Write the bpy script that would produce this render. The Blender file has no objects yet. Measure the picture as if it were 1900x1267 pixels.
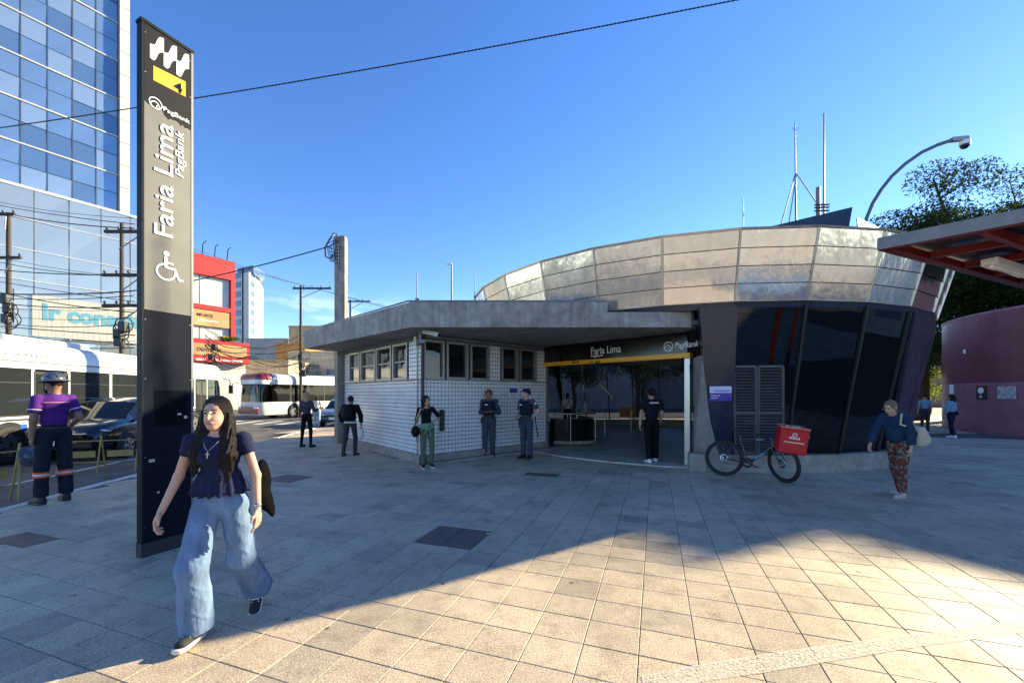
import bpy, bmesh, math, random
import numpy as np
from mathutils import Vector, Matrix, Quaternion
random.seed(7); np.random.seed(7)
R = math.radians
scene = bpy.context.scene
C = scene.collection

# ------------------------------------------------------------------ camera, sky, sun, exposure
F = 760.0; HZ = 730.0; EYE = 1.65            # focal length and horizon of the photograph (pixels), eye height (m)
cam = bpy.data.cameras.new('camera'); cam_o = bpy.data.objects.new('camera', cam); C.objects.link(cam_o)
cam_o.location = (0, 0, EYE); cam_o.rotation_euler = (R(90), 0, 0)
cam.sensor_width = 36.0; cam.lens = F / 1900 * 36; cam.shift_y = (HZ - 633.5) / 1900
cam.clip_start = 0.05; cam.clip_end = 2000
scene.camera = cam_o

SUN_AZ, SUN_EL = 62.0, 22.0
S = Vector((math.sin(R(SUN_AZ)) * math.cos(R(SUN_EL)), math.cos(R(SUN_AZ)) * math.cos(R(SUN_EL)), math.sin(R(SUN_EL))))
sun = bpy.data.lights.new('sun', 'SUN'); sun.energy = 4.1; sun.angle = R(0.5); sun.color = (1.0, 0.86, 0.56)
sun_o = bpy.data.objects.new('sun', sun); C.objects.link(sun_o); sun_o.rotation_euler = S.to_track_quat('Z', 'Y').to_euler()

world = bpy.data.worlds.new('World'); scene.world = world; world.use_nodes = True
wn = world.node_tree.nodes; wl_ = world.node_tree.links
bg = wn['Background']; bg.inputs['Strength'].default_value = 0.085
sky = wn.new('ShaderNodeTexSky'); sky.sky_type = 'NISHITA'; sky.sun_disc = False
sky.sun_elevation = R(SUN_EL); sky.sun_rotation = R(SUN_AZ); sky.air_density = 1.0; sky.dust_density = 0.05; sky.ozone_density = 3.0; sky.altitude = 700
# thin low clouds all round the horizon
tc = wn.new('ShaderNodeTexCoord'); sep = wn.new('ShaderNodeSeparateXYZ'); wl_.new(tc.outputs['Generated'], sep.inputs[0])
mp = wn.new('ShaderNodeMapping'); mp.inputs['Scale'].default_value = (5, 5, 17); wl_.new(tc.outputs['Generated'], mp.inputs[0])
nz = wn.new('ShaderNodeTexNoise'); nz.inputs['Scale'].default_value = 1.3; nz.inputs['Detail'].default_value = 7; nz.inputs['Roughness'].default_value = .6
wl_.new(mp.outputs[0], nz.inputs['Vector'])
cr = wn.new('ShaderNodeValToRGB'); cr.color_ramp.elements[0].position = .5; cr.color_ramp.elements[1].position = .72; wl_.new(nz.outputs['Fac'], cr.inputs[0])
er = wn.new('ShaderNodeValToRGB'); e = er.color_ramp.elements
e[0].position = .06; e[0].color = (1, 1, 1, 1); e[1].position = .235; e[1].color = (0, 0, 0, 1); wl_.new(sep.outputs['Z'], er.inputs[0])
mu = wn.new('ShaderNodeMath'); mu.operation = 'MULTIPLY'; wl_.new(cr.outputs[0], mu.inputs[0]); wl_.new(er.outputs[0], mu.inputs[1])
mx = wn.new('ShaderNodeMix'); mx.data_type = 'RGBA'; wl_.new(mu.outputs[0], mx.inputs['Factor']); hs0 = wn.new('ShaderNodeHueSaturation'); hs0.inputs['Saturation'].default_value = 1.2; hs0.inputs['Hue'].default_value = .511; wl_.new(sky.outputs[0], hs0.inputs['Color']); wl_.new(hs0.outputs[0], mx.inputs['A'])
mx.inputs['B'].default_value = (7.5, 7.6, 8.0, 1); wl_.new(mx.outputs['Result'], bg.inputs['Color'])

vs = scene.view_settings; vs.view_transform = 'Standard'; vs.look = 'None'; vs.gamma = 1; vs.use_curve_mapping = False
vs.exposure = 1.9

# ------------------------------------------------------------------ geometry helpers
def P(px, py, Y): return Vector(((px - 950) * Y / F, Y, EYE + (HZ - py) * Y / F))     # photo pixel at depth Y
def G(px, py): Y = EYE * F / (py - HZ); return Vector(((px - 950) * Y / F, Y, 0))       # photo pixel on the ground
def V(*a): return Vector(a)
def frame(d, up=V(0, 0, 1)):
    d = Vector(d).normalized()
    if abs(d.dot(up)) > .98: up = V(0, 1, 0)
    x = d.cross(up).normalized(); return x, x.cross(d).normalized() * 1.0, d           # side, up, forward

class MB:
    """collects shapes, links them as one mesh object"""
    def __init__(s): s.v = []; s.f = []; s.m = []; s.smooth = []
    def add(s, vs_, fs, mi=0, sm=False):
        o = len(s.v); s.v += [tuple(q) for q in vs_]; s.f += [tuple(i + o for i in f) for f in fs]; s.m += [mi] * len(fs); s.smooth += [sm] * len(fs); return s
    def box(s, c, size, rz=0, mi=0, M=None, bev=0):
        a, b, d = size[0] / 2, size[1] / 2, size[2] / 2
        if bev:
            bm = bmesh.new(); bmesh.ops.create_cube(bm, size=1); bmesh.ops.scale(bm, vec=size, verts=bm.verts)
            bmesh.ops.bevel(bm, geom=bm.edges[:], offset=bev, segments=2, affect='EDGES', profile=.5)
            bm.verts.index_update(); vv = [v.co.copy() for v in bm.verts]; ff = [[v.index for v in f.verts] for f in bm.faces]; bm.free()
        else:
            vv = [V(x, y, z) for z in (-d, d) for x, y in ((-a, -b), (a, -b), (a, b), (-a, b))]
            ff = [(3, 2, 1, 0), (4, 5, 6, 7), (0, 1, 5, 4), (1, 2, 6, 5), (2, 3, 7, 6), (3, 0, 4, 7)]
        m = M if M is not None else Matrix.Rotation(rz, 4, 'Z')
        return s.add([m @ q + Vector(c) for q in vv], ff, mi)
    def bar(s, a, b, w, h, up=V(0, 0, 1), mi=0):
        a, b = Vector(a), Vector(b); x, u, d = frame(b - a, up)
        vv = [p + x * sx * w / 2 + u * su * h / 2 for p in (a, b) for sx, su in ((-1, -1), (1, -1), (1, 1), (-1, 1))]
        return s.add(vv, [(0, 1, 2, 3), (7, 6, 5, 4), (0, 4, 5, 1), (1, 5, 6, 2), (2, 6, 7, 3), (3, 7, 4, 0)], mi)
    def prism(s, poly, z0, z1, mi=0):
        n = len(poly); vv = [(p[0], p[1], z0) for p in poly] + [(p[0], p[1], z1) for p in poly]
        a = sum(poly[i][0] * poly[(i + 1) % n][1] - poly[(i + 1) % n][0] * poly[i][1] for i in range(n))
        ff = [tuple(range(n - 1, -1, -1)), tuple(range(n, 2 * n))] + [(i, (i + 1) % n, n + (i + 1) % n, n + i) for i in range(n)]
        if a < 0: ff = [f[::-1] for f in ff]
        return s.add(vv, ff, mi)
    def slab(s, quad, t, mi=0):
        """flat polygon of 3-D points thickened by t backwards along its normal"""
        q = [Vector(p) for p in quad]; n = (q[1] - q[0]).cross(q[2] - q[0]).normalized(); k = len(q)
        return s.add(q + [p - n * t for p in q], [tuple(range(k)), tuple(range(2 * k - 1, k - 1, -1))] + [((i + 1) % k, i, k + i, k + (i + 1) % k) for i in range(k)], mi)
    def cyl(s, a, b, r1, r2=None, n=12, caps=True, mi=0):
        r2 = r1 if r2 is None else r2; a, b = Vector(a), Vector(b); x, u, d = frame(b - a)
        vv = []
        for p, r in ((a, r1), (b, r2)):
            vv += [p + (x * math.cos(2 * math.pi * i / n) + u * math.sin(2 * math.pi * i / n)) * r for i in range(n)]
        s.add(vv, [(i, (i + 1) % n, n + (i + 1) % n, n + i)[::-1] for i in range(n)], mi, True)
        if caps: s.add(vv, [tuple(range(n)), tuple(range(2 * n - 1, n - 1, -1))], mi)
        return s
    def tube(s, pts, r, n=8, caps=True, mi=0, closed=False):
        pts = [Vector(p) for p in pts]; k = len(pts); vv = []; rr = r if isinstance(r, (list, tuple)) else [r] * k
        x0 = None
        for i, p in enumerate(pts):
            d = (pts[(i + 1) % k] - pts[i - 1]) if closed else (pts[min(i + 1, k - 1)] - pts[max(i - 1, 0)])
            d.normalize()
            if x0 is None: x0 = frame(d)[0]
            x0 = (x0 - d * x0.dot(d)).normalized(); u = d.cross(x0)
            vv += [p + (x0 * math.cos(2 * math.pi * j / n) + u * math.sin(2 * math.pi * j / n)) * rr[i] for j in range(n)]
        ff = []
        for i in range(k if closed else k - 1):
            a, b = i * n, ((i + 1) % k) * n
            ff += [(a + j, a + (j + 1) % n, b + (j + 1) % n, b + j) for j in range(n)]
        s.add(vv, ff, mi, True)
        if caps and not closed: s.add(vv, [tuple(range(n - 1, -1, -1)), tuple(range((k - 1) * n, k * n))], mi)
        return s
    def ell(s, c, r, nu=16, nv=10, M=None, mi=0, z0=-1.0):
        vv = []; ff = []
        for i in range(nv + 1):
            z = max(math.cos(math.pi * i / nv), z0); q = math.sqrt(max(0, 1 - z * z)) if z > z0 else math.sin(math.pi * i / nv)
            for j in range(nu):
                p = V(r[0] * q * math.cos(2 * math.pi * j / nu), r[1] * q * math.sin(2 * math.pi * j / nu), r[2] * z)
                vv.append((M @ p if M is not None else p) + Vector(c))
        for i in range(nv):
            for j in range(nu): ff.append((i * nu + j, (i + 1) * nu + j, (i + 1) * nu + (j + 1) % nu, i * nu + (j + 1) % nu))
        return s.add(vv, ff, mi, True)
    def lathe(s, prof, c, M=None, n=24, mi=0, sm=True):
        """profile of (radius, height) turned about local Z"""
        vv = []; k = len(prof)
        for i in range(n):
            a = 2 * math.pi * i / n
            for r, z in prof:
                p = V(r * math.cos(a), r * math.sin(a), z); vv.append((M @ p if M is not None else p) + Vector(c))
        ff = [(i * k + j, ((i + 1) % n) * k + j, ((i + 1) % n) * k + j + 1, i * k + j + 1) for i in range(n) for j in range(k - 1)]
        return s.add(vv, ff, mi, sm)
    def move(s, off): s.v = [tuple(Vector(q) + Vector(off)) for q in s.v]; return s
    def xf(s, M): s.v = [tuple(M @ Vector(q)) for q in s.v]; return s
    def build(s, name, mats, parent=None, **kw):
        me = bpy.data.meshes.new(name)
        off = wloc(parent) if (parent is not None and kw.pop('world', True)) else V(0, 0, 0)
        me.from_pydata([tuple(Vector(q) - off) for q in s.v], [], s.f)
        for m in (mats if isinstance(mats, (list, tuple)) else [mats]): me.materials.append(m)
        me.polygons.foreach_set('material_index', s.m); me.polygons.foreach_set('use_smooth', s.smooth); me.update()
        return link(name, me, parent, **kw)

def wloc(o):
    p = V(0, 0, 0)
    while o is not None: p += o.location; o = o.parent
    return p
def tag(o, label=None, cat=None, group=None, kind=None):
    if label: o['label'] = label
    if cat: o['category'] = cat
    if group: o['group'] = group
    if kind: o['kind'] = kind
    return o
def link(name, data, parent=None, label=None, cat=None, group=None, kind=None, loc=None, rz=None):
    o = bpy.data.objects.new(name, data); C.objects.link(o); o.parent = parent
    if loc is not None: o.location = loc
    if rz is not None: o.rotation_euler[2] = rz
    return tag(o, label, cat, group, kind)
def thing(name, label, cat, loc=(0, 0, 0), rz=0, group=None): return link(name, None, None, label, cat, group, None, loc, rz)
def copy_tree(o, parent=None):
    c = o.copy(); C.objects.link(c); c.parent = parent
    for ch in list(o.children): copy_tree(ch, c)
    return c

_fontcache = {}
def text_mesh(txt, size, depth=.004, shear=0, bold=0):
    cu = bpy.data.curves.new('lettering', 'FONT'); cu.body = txt; cu.size = size; cu.extrude = depth; cu.shear = shear; cu.offset = bold
    cu.align_x = 'LEFT'; cu.resolution_u = 3
    o = bpy.data.objects.new('t', cu); C.objects.link(o); dg = bpy.context.evaluated_depsgraph_get()
    me = bpy.data.meshes.new_from_object(o.evaluated_get(dg)); bpy.data.objects.remove(o); return me
def lettering(txt, size, org, xdir, ydir, mat, parent, width=None, bold=0.0, shear=0, name='lettering', label=None, height=None):
    """flat lettering: org = lower left, xdir along the line, ydir up the letters; width fits it"""
    me = text_mesh(txt, 1.0, .004, shear, bold)
    co = [v.co.copy() for v in me.vertices]
    if not co: return None
    x0 = min(c.x for c in co); x1 = max(c.x for c in co); y0 = min(c.y for c in co); y1 = max(c.y for c in co)
    k = size if height is None else height / (y1 - y0)
    kx = k if width is None else width / (x1 - x0)
    xd, yd = Vector(xdir).normalized(), Vector(ydir).normalized(); n = xd.cross(yd); off = wloc(parent)
    base = 0 if height is None else y0
    for v, c in zip(me.vertices, co):
        v.co = Vector(org) + xd * (c.x - x0) * kx + yd * (c.y - base) * k + n * c.z - off
    me.materials.clear(); me.materials.append(mat)
    for p in me.polygons: p.material_index = 0
    return link(name, me, parent, label)

# ------------------------------------------------------------------ materials
def nodes(name):
    m = bpy.data.materials.new(name); m.use_nodes = True; return m, m.node_tree.nodes, m.node_tree.links, m.node_tree.nodes['Principled BSDF']
_mats = {}
def mat(name, col, rough=.6, metal=0.0, var=.12, scale=6.0, bump=0.0, bscale=60.0, spec=.5, streak=0.0, coat=0.0, stretch=None, rvar=.1, obj=False, emit=None, dirt=0.0, trans=0.0):
    """principled with uneven colour, dirt, fine relief"""
    if name in _mats: return _mats[name]
    m, n, l, b = nodes(name)
    b.inputs['Roughness'].default_value = rough; b.inputs['Metallic'].default_value = metal; b.inputs['Specular IOR Level'].default_value = spec
    b.inputs['Coat Weight'].default_value = coat; b.inputs['Coat Roughness'].default_value = .06
    if obj: src = n.new('ShaderNodeTexCoord').outputs['Object']
    else: src = n.new('ShaderNodeNewGeometry').outputs['Position']
    if stretch:
        mp = n.new('ShaderNodeMapping'); mp.inputs['Scale'].default_value = stretch; l.new(src, mp.inputs[0]); vec = mp.outputs[0]
    else: vec = src
    t = n.new('ShaderNodeTexNoise'); t.inputs['Scale'].default_value = scale; t.inputs['Detail'].default_value = 6; t.inputs['Roughness'].default_value = .62; l.new(vec, t.inputs['Vector'])
    r = n.new('ShaderNodeValToRGB'); r.color_ramp.elements[0].position = .3; r.color_ramp.elements[1].position = .72
    c = Vector(col[:3]); lo = c * (1 - var); hi = c * (1 + var)
    r.color_ramp.elements[0].color = (*lo, 1); r.color_ramp.elements[1].color = (*[min(1, q) for q in hi], 1); l.new(t.outputs['Fac'], r.inputs[0])
    out = r.outputs[0]
    if streak:                                   # vertical water streaks
        mp2 = n.new('ShaderNodeMapping'); mp2.inputs['Scale'].default_value = (7, 7, .5); l.new(src, mp2.inputs[0])
        t2 = n.new('ShaderNodeTexNoise'); t2.inputs['Scale'].default_value = 1.6; t2.inputs['Detail'].default_value = 5; l.new(mp2.outputs[0], t2.inputs['Vector'])
        r2 = n.new('ShaderNodeValToRGB'); r2.color_ramp.elements[0].position = .42; r2.color_ramp.elements[1].position = .66
        g = 1 - streak; r2.color_ramp.elements[0].color = (1, 1, 1, 1); r2.color_ramp.elements[1].color = (g, g * .97, g * .92, 1); l.new(t2.outputs['Fac'], r2.inputs[0])
        x = n.new('ShaderNodeMix'); x.data_type = 'RGBA'; x.blend_type = 'MULTIPLY'; x.inputs['Factor'].default_value = 1; l.new(out, x.inputs['A']); l.new(r2.outputs[0], x.inputs['B']); out = x.outputs['Result']
    if dirt:
        t3 = n.new('ShaderNodeTexNoise'); t3.inputs['Scale'].default_value = 1.1; t3.inputs['Detail'].default_value = 9; t3.inputs['Roughness'].default_value = .7; l.new(src, t3.inputs['Vector'])
        r3 = n.new('ShaderNodeValToRGB'); r3.color_ramp.elements[0].position = .38; r3.color_ramp.elements[1].position = .62
        g = 1 - dirt; r3.color_ramp.elements[0].color = (g, g * .96, g * .9, 1); r3.color_ramp.elements[1].color = (1, 1, 1, 1); l.new(t3.outputs['Fac'], r3.inputs[0])
        x = n.new('ShaderNodeMix'); x.data_type = 'RGBA'; x.blend_type = 'MULTIPLY'; x.inputs['Factor'].default_value = 1; l.new(out, x.inputs['A']); l.new(r3.outputs[0], x.inputs['B']); out = x.outputs['Result']
    l.new(out, b.inputs['Base Color'])
    if rvar:
        rr = n.new('ShaderNodeMapRange'); rr.inputs['To Min'].default_value = max(0, rough - rvar); rr.inputs['To Max'].default_value = min(1, rough + rvar); l.new(t.outputs['Fac'], rr.inputs[0]); l.new(rr.outputs[0], b.inputs['Roughness'])
    if bump:
        tb = n.new('ShaderNodeTexNoise'); tb.inputs['Scale'].default_value = bscale; tb.inputs['Detail'].default_value = 4; l.new(vec, tb.inputs['Vector'])
        bu = n.new('ShaderNodeBump'); bu.inputs['Strength'].default_value = bump; bu.inputs['Distance'].default_value = .02; l.new(tb.outputs['Fac'], bu.inputs['Height']); l.new(bu.outputs[0], b.inputs['Normal'])
    if emit: b.inputs['Emission Color'].default_value = (*emit[:3], 1); b.inputs['Emission Strength'].default_value = emit[3]
    if trans: b.inputs['Transmission Weight'].default_value = trans
    _mats[name] = m; return m

def glass(name, tint=(.05, .06, .07), see=.25, rough=.02, wave=.0, wscale=.6, ior=1.6, refl=None):
    """tinted window glass: part see-through, part mirror by angle"""
    if name in _mats: return _mats[name]
    m, n, l, b = nodes(name); n.remove(b); out = n['Material Output']
    tr = n.new('ShaderNodeBsdfTransparent'); tr.inputs[0].default_value = (*[min(1, see * (t / max(tint))) for t in tint], 1)
    gl = n.new('ShaderNodeBsdfGlossy'); gl.inputs['Roughness'].default_value = rough; gl.inputs['Color'].default_value = (*(refl or (.9, .93, .95)), 1)
    df = n.new('ShaderNodeBsdfDiffuse'); df.inputs[0].default_value = (*tint, 1)
    fr = n.new('ShaderNodeFresnel'); fr.inputs['IOR'].default_value = ior
    a = n.new('ShaderNodeMixShader'); a.inputs[0].default_value = .35 if see else 1.0; l.new(tr.outputs[0], a.inputs[1]); l.new(df.outputs[0], a.inputs[2])
    c = n.new('ShaderNodeMixShader'); l.new(fr.outputs[0], c.inputs[0]); l.new(a.outputs[0], c.inputs[1]); l.new(gl.outputs[0], c.inputs[2]); l.new(c.outputs[0], out.inputs['Surface'])
    if wave:
        g = n.new('ShaderNodeNewGeometry'); t = n.new('ShaderNodeTexNoise'); t.inputs['Scale'].default_value = wscale; t.inputs['Detail'].default_value = 1; l.new(g.outputs['Position'], t.inputs['Vector'])
        bu = n.new('ShaderNodeBump'); bu.inputs['Strength'].default_value = wave; bu.inputs['Distance'].default_value = .3; l.new(t.outputs['Fac'], bu.inputs['Height'])
        l.new(bu.outputs[0], gl.inputs['Normal']); l.new(bu.outputs[0], fr.inputs['Normal'])
    _mats[name] = m; return m
# ------------------------------------------------------------------ pavement, road
TH = .3377; TA, TB = .3498, .3074; TO = V(.799, 2.588, 0)          # paving grid measured from the photograph
ta = V(math.cos(TH), -math.sin(TH), 0); tb = V(math.sin(TH), math.cos(TH), 0)
KD = V(-.16, .987, 0); KN = V(.987, .16, 0); K0 = V(-7.3, 5.8, 0)    # kerb line
def kerb(s, off=0): return K0 + KD * s + KN * off
PLAZA = [kerb(14.5)[:2], (2, 27), (70, 34), (70, -16), tuple(kerb(-22)[:2])]

def paving_mat():
    m, n, l, b = nodes('granite paving')
    g = n.new('ShaderNodeNewGeometry'); mp = n.new('ShaderNodeMapping'); mp.vector_type = 'POINT'
    mp.inputs['Rotation'].default_value = (0, 0, TH); l.new(g.outputs['Position'], mp.inputs[0])
    sx = n.new('ShaderNodeSeparateXYZ'); l.new(mp.outputs[0], sx.inputs[0])
    cx = []
    o2 = Matrix.Rotation(TH, 3, 'Z') @ TO
    for ax, sp, oo in (('X', TA, o2.x), ('Y', TB, o2.y)):
        s1 = n.new('ShaderNodeMath'); s1.operation = 'SUBTRACT'; s1.inputs[1].default_value = oo; l.new(sx.outputs[ax], s1.inputs[0])
        d = n.new('ShaderNodeMath'); d.operation = 'DIVIDE'; d.inputs[1].default_value = sp; l.new(s1.outputs[0], d.inputs[0])
        f = n.new('ShaderNodeMath'); f.operation = 'FLOOR'; l.new(d.outputs[0], f.inputs[0]); cx.append(f)
    cb = n.new('ShaderNodeCombineXYZ'); l.new(cx[0].outputs[0], cb.inputs[0]); l.new(cx[1].outputs[0], cb.inputs[1])
    wnz = n.new('ShaderNodeTexWhiteNoise'); wnz.noise_dimensions = '2D'; l.new(cb.outputs[0], wnz.inputs['Vector'])
    def noise(scale, det=5, rough=.6):
        t = n.new('ShaderNodeTexNoise'); t.inputs['Scale'].default_value = scale; t.inputs['Detail'].default_value = det; t.inputs['Roughness'].default_value = rough; l.new(g.outputs['Position'], t.inputs['Vector']); return t.outputs['Fac']
    def ramp(fac, stops):
        r = n.new('ShaderNodeValToRGB'); el = r.color_ramp.elements
        while len(el) < len(stops): el.new(.5)
        for q, (p, c) in zip(el, stops): q.position = p; q.color = (*c, 1)
        l.new(fac, r.inputs[0]); return r.outputs[0]
    def mul(a, bb, f=1.0):
        x = n.new('ShaderNodeMix'); x.data_type = 'RGBA'; x.blend_type = 'MULTIPLY'; x.inputs['Factor'].default_value = f; l.new(a, x.inputs['A']); l.new(bb, x.inputs['B']); return x.outputs['Result']
    speck = noise(95, 3, .75)
    col = ramp(speck, [(.33, (.20, .163, .125)), (.46, (.455, .38, .295)), (.56, (.57, .478, .375)), (.68, (.73, .625, .50))])
    col = mul(col, ramp(wnz.outputs['Value'], [(0, (.74, .75, .77)), (.25, (.92, .92, .91)), (1, (1.06, 1.04, 1.0))]))
    col = mul(col, ramp(noise(.55, 8, .7), [(.36, (.76, .75, .73)), (.6, (1.08, 1.07, 1.04))]))
    col = mul(col, ramp(noise(5.5, 8, .72), [(.34, (.78, .76, .73)), (.5, (1.05, 1.04, 1.02))]))
    gum = n.new('ShaderNodeTexVoronoi'); gum.inputs['Scale'].default_value = 2.6; gum.inputs['Randomness'].default_value = 1; l.new(g.outputs['Position'], gum.inputs['Vector'])
    col = mul(col, ramp(gum.outputs['Distance'], [(.0, (.35, .34, .33)), (.045, (.4, .39, .38)), (.06, (1, 1, 1))]))
    l.new(col, b.inputs['Base Color'])
    rr = n.new('ShaderNodeMapRange'); rr.inputs['From Min'].default_value = .3; rr.inputs['From Max'].default_value = .7; rr.inputs['To Min'].default_value = .42; rr.inputs['To Max'].default_value = .74; l.new(noise(1.3, 6), rr.inputs[0]); l.new(rr.outputs[0], b.inputs['Roughness'])
    bu = n.new('ShaderNodeBump'); bu.inputs['Strength'].default_value = .45; bu.inputs['Distance'].default_value = .006; l.new(speck, bu.inputs['Height']); l.new(bu.outputs[0], b.inputs['Normal'])
    b.inputs['Specular IOR Level'].default_value = .2
    return m
M_pave = paving_mat()
M_joint = mat('joint sand', (.085, .08, .07), .9, bump=.3, bscale=120)
M_asph = mat('asphalt', (.10, .098, .094), .82, var=.35, scale=2.2, bump=.5, bscale=160, dirt=.25)
M_white_paint = mat('worn white paint', (.62, .61, .57), .7, var=.22, scale=14, bump=.2, bscale=150, dirt=.35)
M_yellow_paint = mat('yellow paint', (.72, .43, .03), .5, var=.15, scale=20, dirt=.2)

b = MB(); b.add([(-900, -700, -.12), (900, -700, -.12), (900, 1500, -.12), (-900, 1500, -.12)], [(0, 1, 2, 3)])
b.build('road', M_asph, kind='structure')
pave = MB().prism(PLAZA, -.16, -.011).build('pavement', M_joint, kind='structure')
# the slabs: the 300 that show largest are objects, the rest one mesh
CX, CY = 5.7, 14.8                                                   # rotunda centre
KC = V(-2.1, 9.65, 0); UL = V(-.656, .755, 0); UR = V(.755, .656, 0)  # ticket kiosk corner and its two wall directions
def slab_mesh():
    m = MB(); w, h, c = TA / 2 - .0026, TB / 2 - .0026, .003
    lo = [(-w, -h, -.02), (w, -h, -.02), (w, h, -.02), (-w, h, -.02)]; md = [(x, y, -c) for x, y, _ in lo]; hi = [(x * (1 - c / w), y * (1 - c / h), 0) for x, y, _ in lo]
    f = [(8, 9, 10, 11)] + [(i, (i + 1) % 4, 4 + (i + 1) % 4, 4 + i) for i in range(4)] + [(4 + i, 4 + (i + 1) % 4, 8 + (i + 1) % 4, 8 + i) for i in range(4)]
    return lo + md + hi, f
sv, sf = slab_mesh()
def inside_plaza(p): return (p - K0).dot(KN) > .16
def in_building(p):
    if (p.x - CX) ** 2 + (p.y - CY) ** 2 < 6.0 ** 2: return True
    q = p - KC; a = q.dot(UL); c = q.dot(UR); return a > -0.0 and c > 0.0 and a < 6 and c < 9
BROWN = {}
for px, py in ((816, 984), (858, 992), (805, 1000), (850, 1006), (520, 884), (556, 888), (498, 890), (535, 893), (2, 1003), (20, 1008), (-20, 1003), (988, 881), (1010, 878)):
    q = G(px, py) - TO; BROWN[(round(q.dot(ta) / TA - .5), round(q.dot(tb) / TB - .5))] = 1
cells = []
for i in range(-48, 52):
    for j in range(-14, 56):
        c = TO + ta * (i + .5) * TA + tb * (j + .5) * TB
        if c.y < 1.2 or c.y > 17 or not inside_plaza(c) or in_building(c): continue
        px = 950 + F * c.x / c.y; py = HZ + F * EYE / c.y
        if px < -260 or px > 2160: continue
        vis = -40 < px < 1940 and py < 1300
        cells.append(((1 / c.y ** 3) if vis else 0, i, j, c))
cells.sort(key=lambda t: -t[0])
M_brown = mat('brown iron cover', (.125, .09, .078), .6, var=.25, scale=9, bump=.3, bscale=90)
me = bpy.data.meshes.new('paving_slab'); me.from_pydata(sv, [], sf); me.materials.append(M_pave); me.update()
far = MB(); rz = Matrix.Rotation(-TH, 4, 'Z')
me_b = me.copy(); me_b.materials.clear(); me_b.materials.append(M_brown)
rnd = random.Random(3)
for k, (w, i, j, c) in enumerate(cells):
    z = -rnd.random() * .0022; br = (i, j) in BROWN
    if k < 300 or br:
        o = link('iron_cover_plate' if br else 'paving_slab', me_b if br else me, pave, loc=(c.x, c.y, z), rz=-TH)
        o.rotation_euler[0] = rnd.uniform(-.0022, .0022); o.rotation_euler[1] = rnd.uniform(-.0022, .0022)
    else:
        far.add([rz @ Vector(q) + V(c.x, c.y, z) for q in sv], sf)
far.build('paving_slabs', M_pave, pave, kind='stuff')
b = MB().prism([p for p in [(kerb(14)[0] + .3, kerb(14)[1]), (2, 26.8), (69, 33.8), (69, 17.1), (-10, 17.1)]], -.05, -.0035); b.build('paved_ground', M_pave, pave)
b = MB().prism([kerb(-21.9, .16)[:2], (24, -15.9), (24, .9), kerb(-4.85, .16)[:2]], -.05, -.0035); b.build('paved_ground', M_pave, pave)
# kerb stones painted white
for s in np.arange(-20, 14, 1.0):
    a = kerb(s, 0.0); mb = MB()
    mb.prism([kerb(s + .006, -.02)[:2], kerb(s + .994, -.02)[:2], kerb(s + .994, .15)[:2], kerb(s + .006, .15)[:2]], -.16, .006 + rnd.uniform(-.003, .003)); mb.build('kerb_stone', M_white_paint, pave)
# road markings (sheets 4 mm above the asphalt)
def marking(pts): 
    m = MB(); m.add([(p[0], p[1], -.116) for p in pts], [tuple(range(len(pts)))]); return m
a = marking([kerb(-20, -2.0)[:2], kerb(9, -2.0)[:2], kerb(9, -2.12)[:2], kerb(-20, -2.12)[:2]]); a.build('lane_line', M_white_paint, kind='structure')
for k in range(7):
    p = V(-9.5 - k * 1.35, 23.0 + k * .1, 0); m = marking([(p.x, p.y), (p.x + .5, p.y), (p.x + .2, p.y + 3.2), (p.x - .3, p.y + 3.2)]); m.build('crossing_bar', M_white_paint, kind='structure')
# the street and pavement behind the photographer (mirrored in the rotunda)
MB().prism([(-40, -70), (60, -70), (60, -27), (-40, -27)], -.16, .0).build('far_pavement', M_pave, kind='structure')
marking([(-30, -19.2), (50, -19.2), (50, -19.35), (-30, -19.35)]).build('lane_line', M_white_paint, kind='structure')
marking([(-30, -16.6), (50, -16.6), (50, -16.8), (-30, -16.8)]).build('lane_line', M_white_paint, kind='structure')
for k in range(8): marking([(-3 + k * 1.1, -18.5), (-2.45 + k * 1.1, -18.5), (-2.45 + k * 1.1, -15.2), (-3 + k * 1.1, -15.2)]).build('crossing_bar', M_white_paint, kind='structure')
# worn pale strip across the paving in front of the camera
up = [(1190, 1254), (1300, 1232), (1458, 1207), (1695, 1176), (1900, 1147), (2000, 1134)]; lw = [(1195, 1290), (1300, 1266), (1489, 1236), (1695, 1201), (1900, 1173), (2000, 1160)]
m = MB(); ts = np.linspace(0, 1, 90); vv = []
def along(L, t):
    x = L[0][0] + t * (L[-1][0] - L[0][0]); 
    for (x0, y0), (x1, y1) in zip(L, L[1:]):
        if x0 <= x <= x1: return x, y0 + (y1 - y0) * (x - x0) / (x1 - x0)
    return L[-1]
for t in ts:
    p = G(*along(up, t)); q = G(*along(lw, t)); d = (p - q).normalized()
    p += d * rnd.uniform(-.004, .004); q += d * rnd.uniform(-.004, .004); vv += [(p.x, p.y, .0022), (q.x, q.y, .0022)]
m.add(vv, [(2 * i, 2 * i + 1, 2 * i + 3, 2 * i + 2) for i in range(len(ts) - 1)])
def worn():
    mm, n, l, bs = nodes('worn pale strip'); g = n.new('ShaderNodeNewGeometry'); t = n.new('ShaderNodeTexNoise'); t.inputs['Scale'].default_value = 60; t.inputs['Detail'].default_value = 9; t.inputs['Roughness'].default_value = .7
    l.new(g.outputs['Position'], t.inputs['Vector']); r = n.new('ShaderNodeValToRGB'); r.color_ramp.elements[0].position = .36; r.color_ramp.elements[1].position = .56; r.color_ramp.elements[1].color = (.85, .85, .85, 1); l.new(t.outputs['Fac'], r.inputs[0]); l.new(r.outputs[0], bs.inputs['Alpha'])
    bs.inputs['Base Color'].default_value = (.60, .56, .45, 1); bs.inputs['Roughness'].default_value = .75; return mm
m.build('worn_line', worn(), kind='structure')
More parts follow.
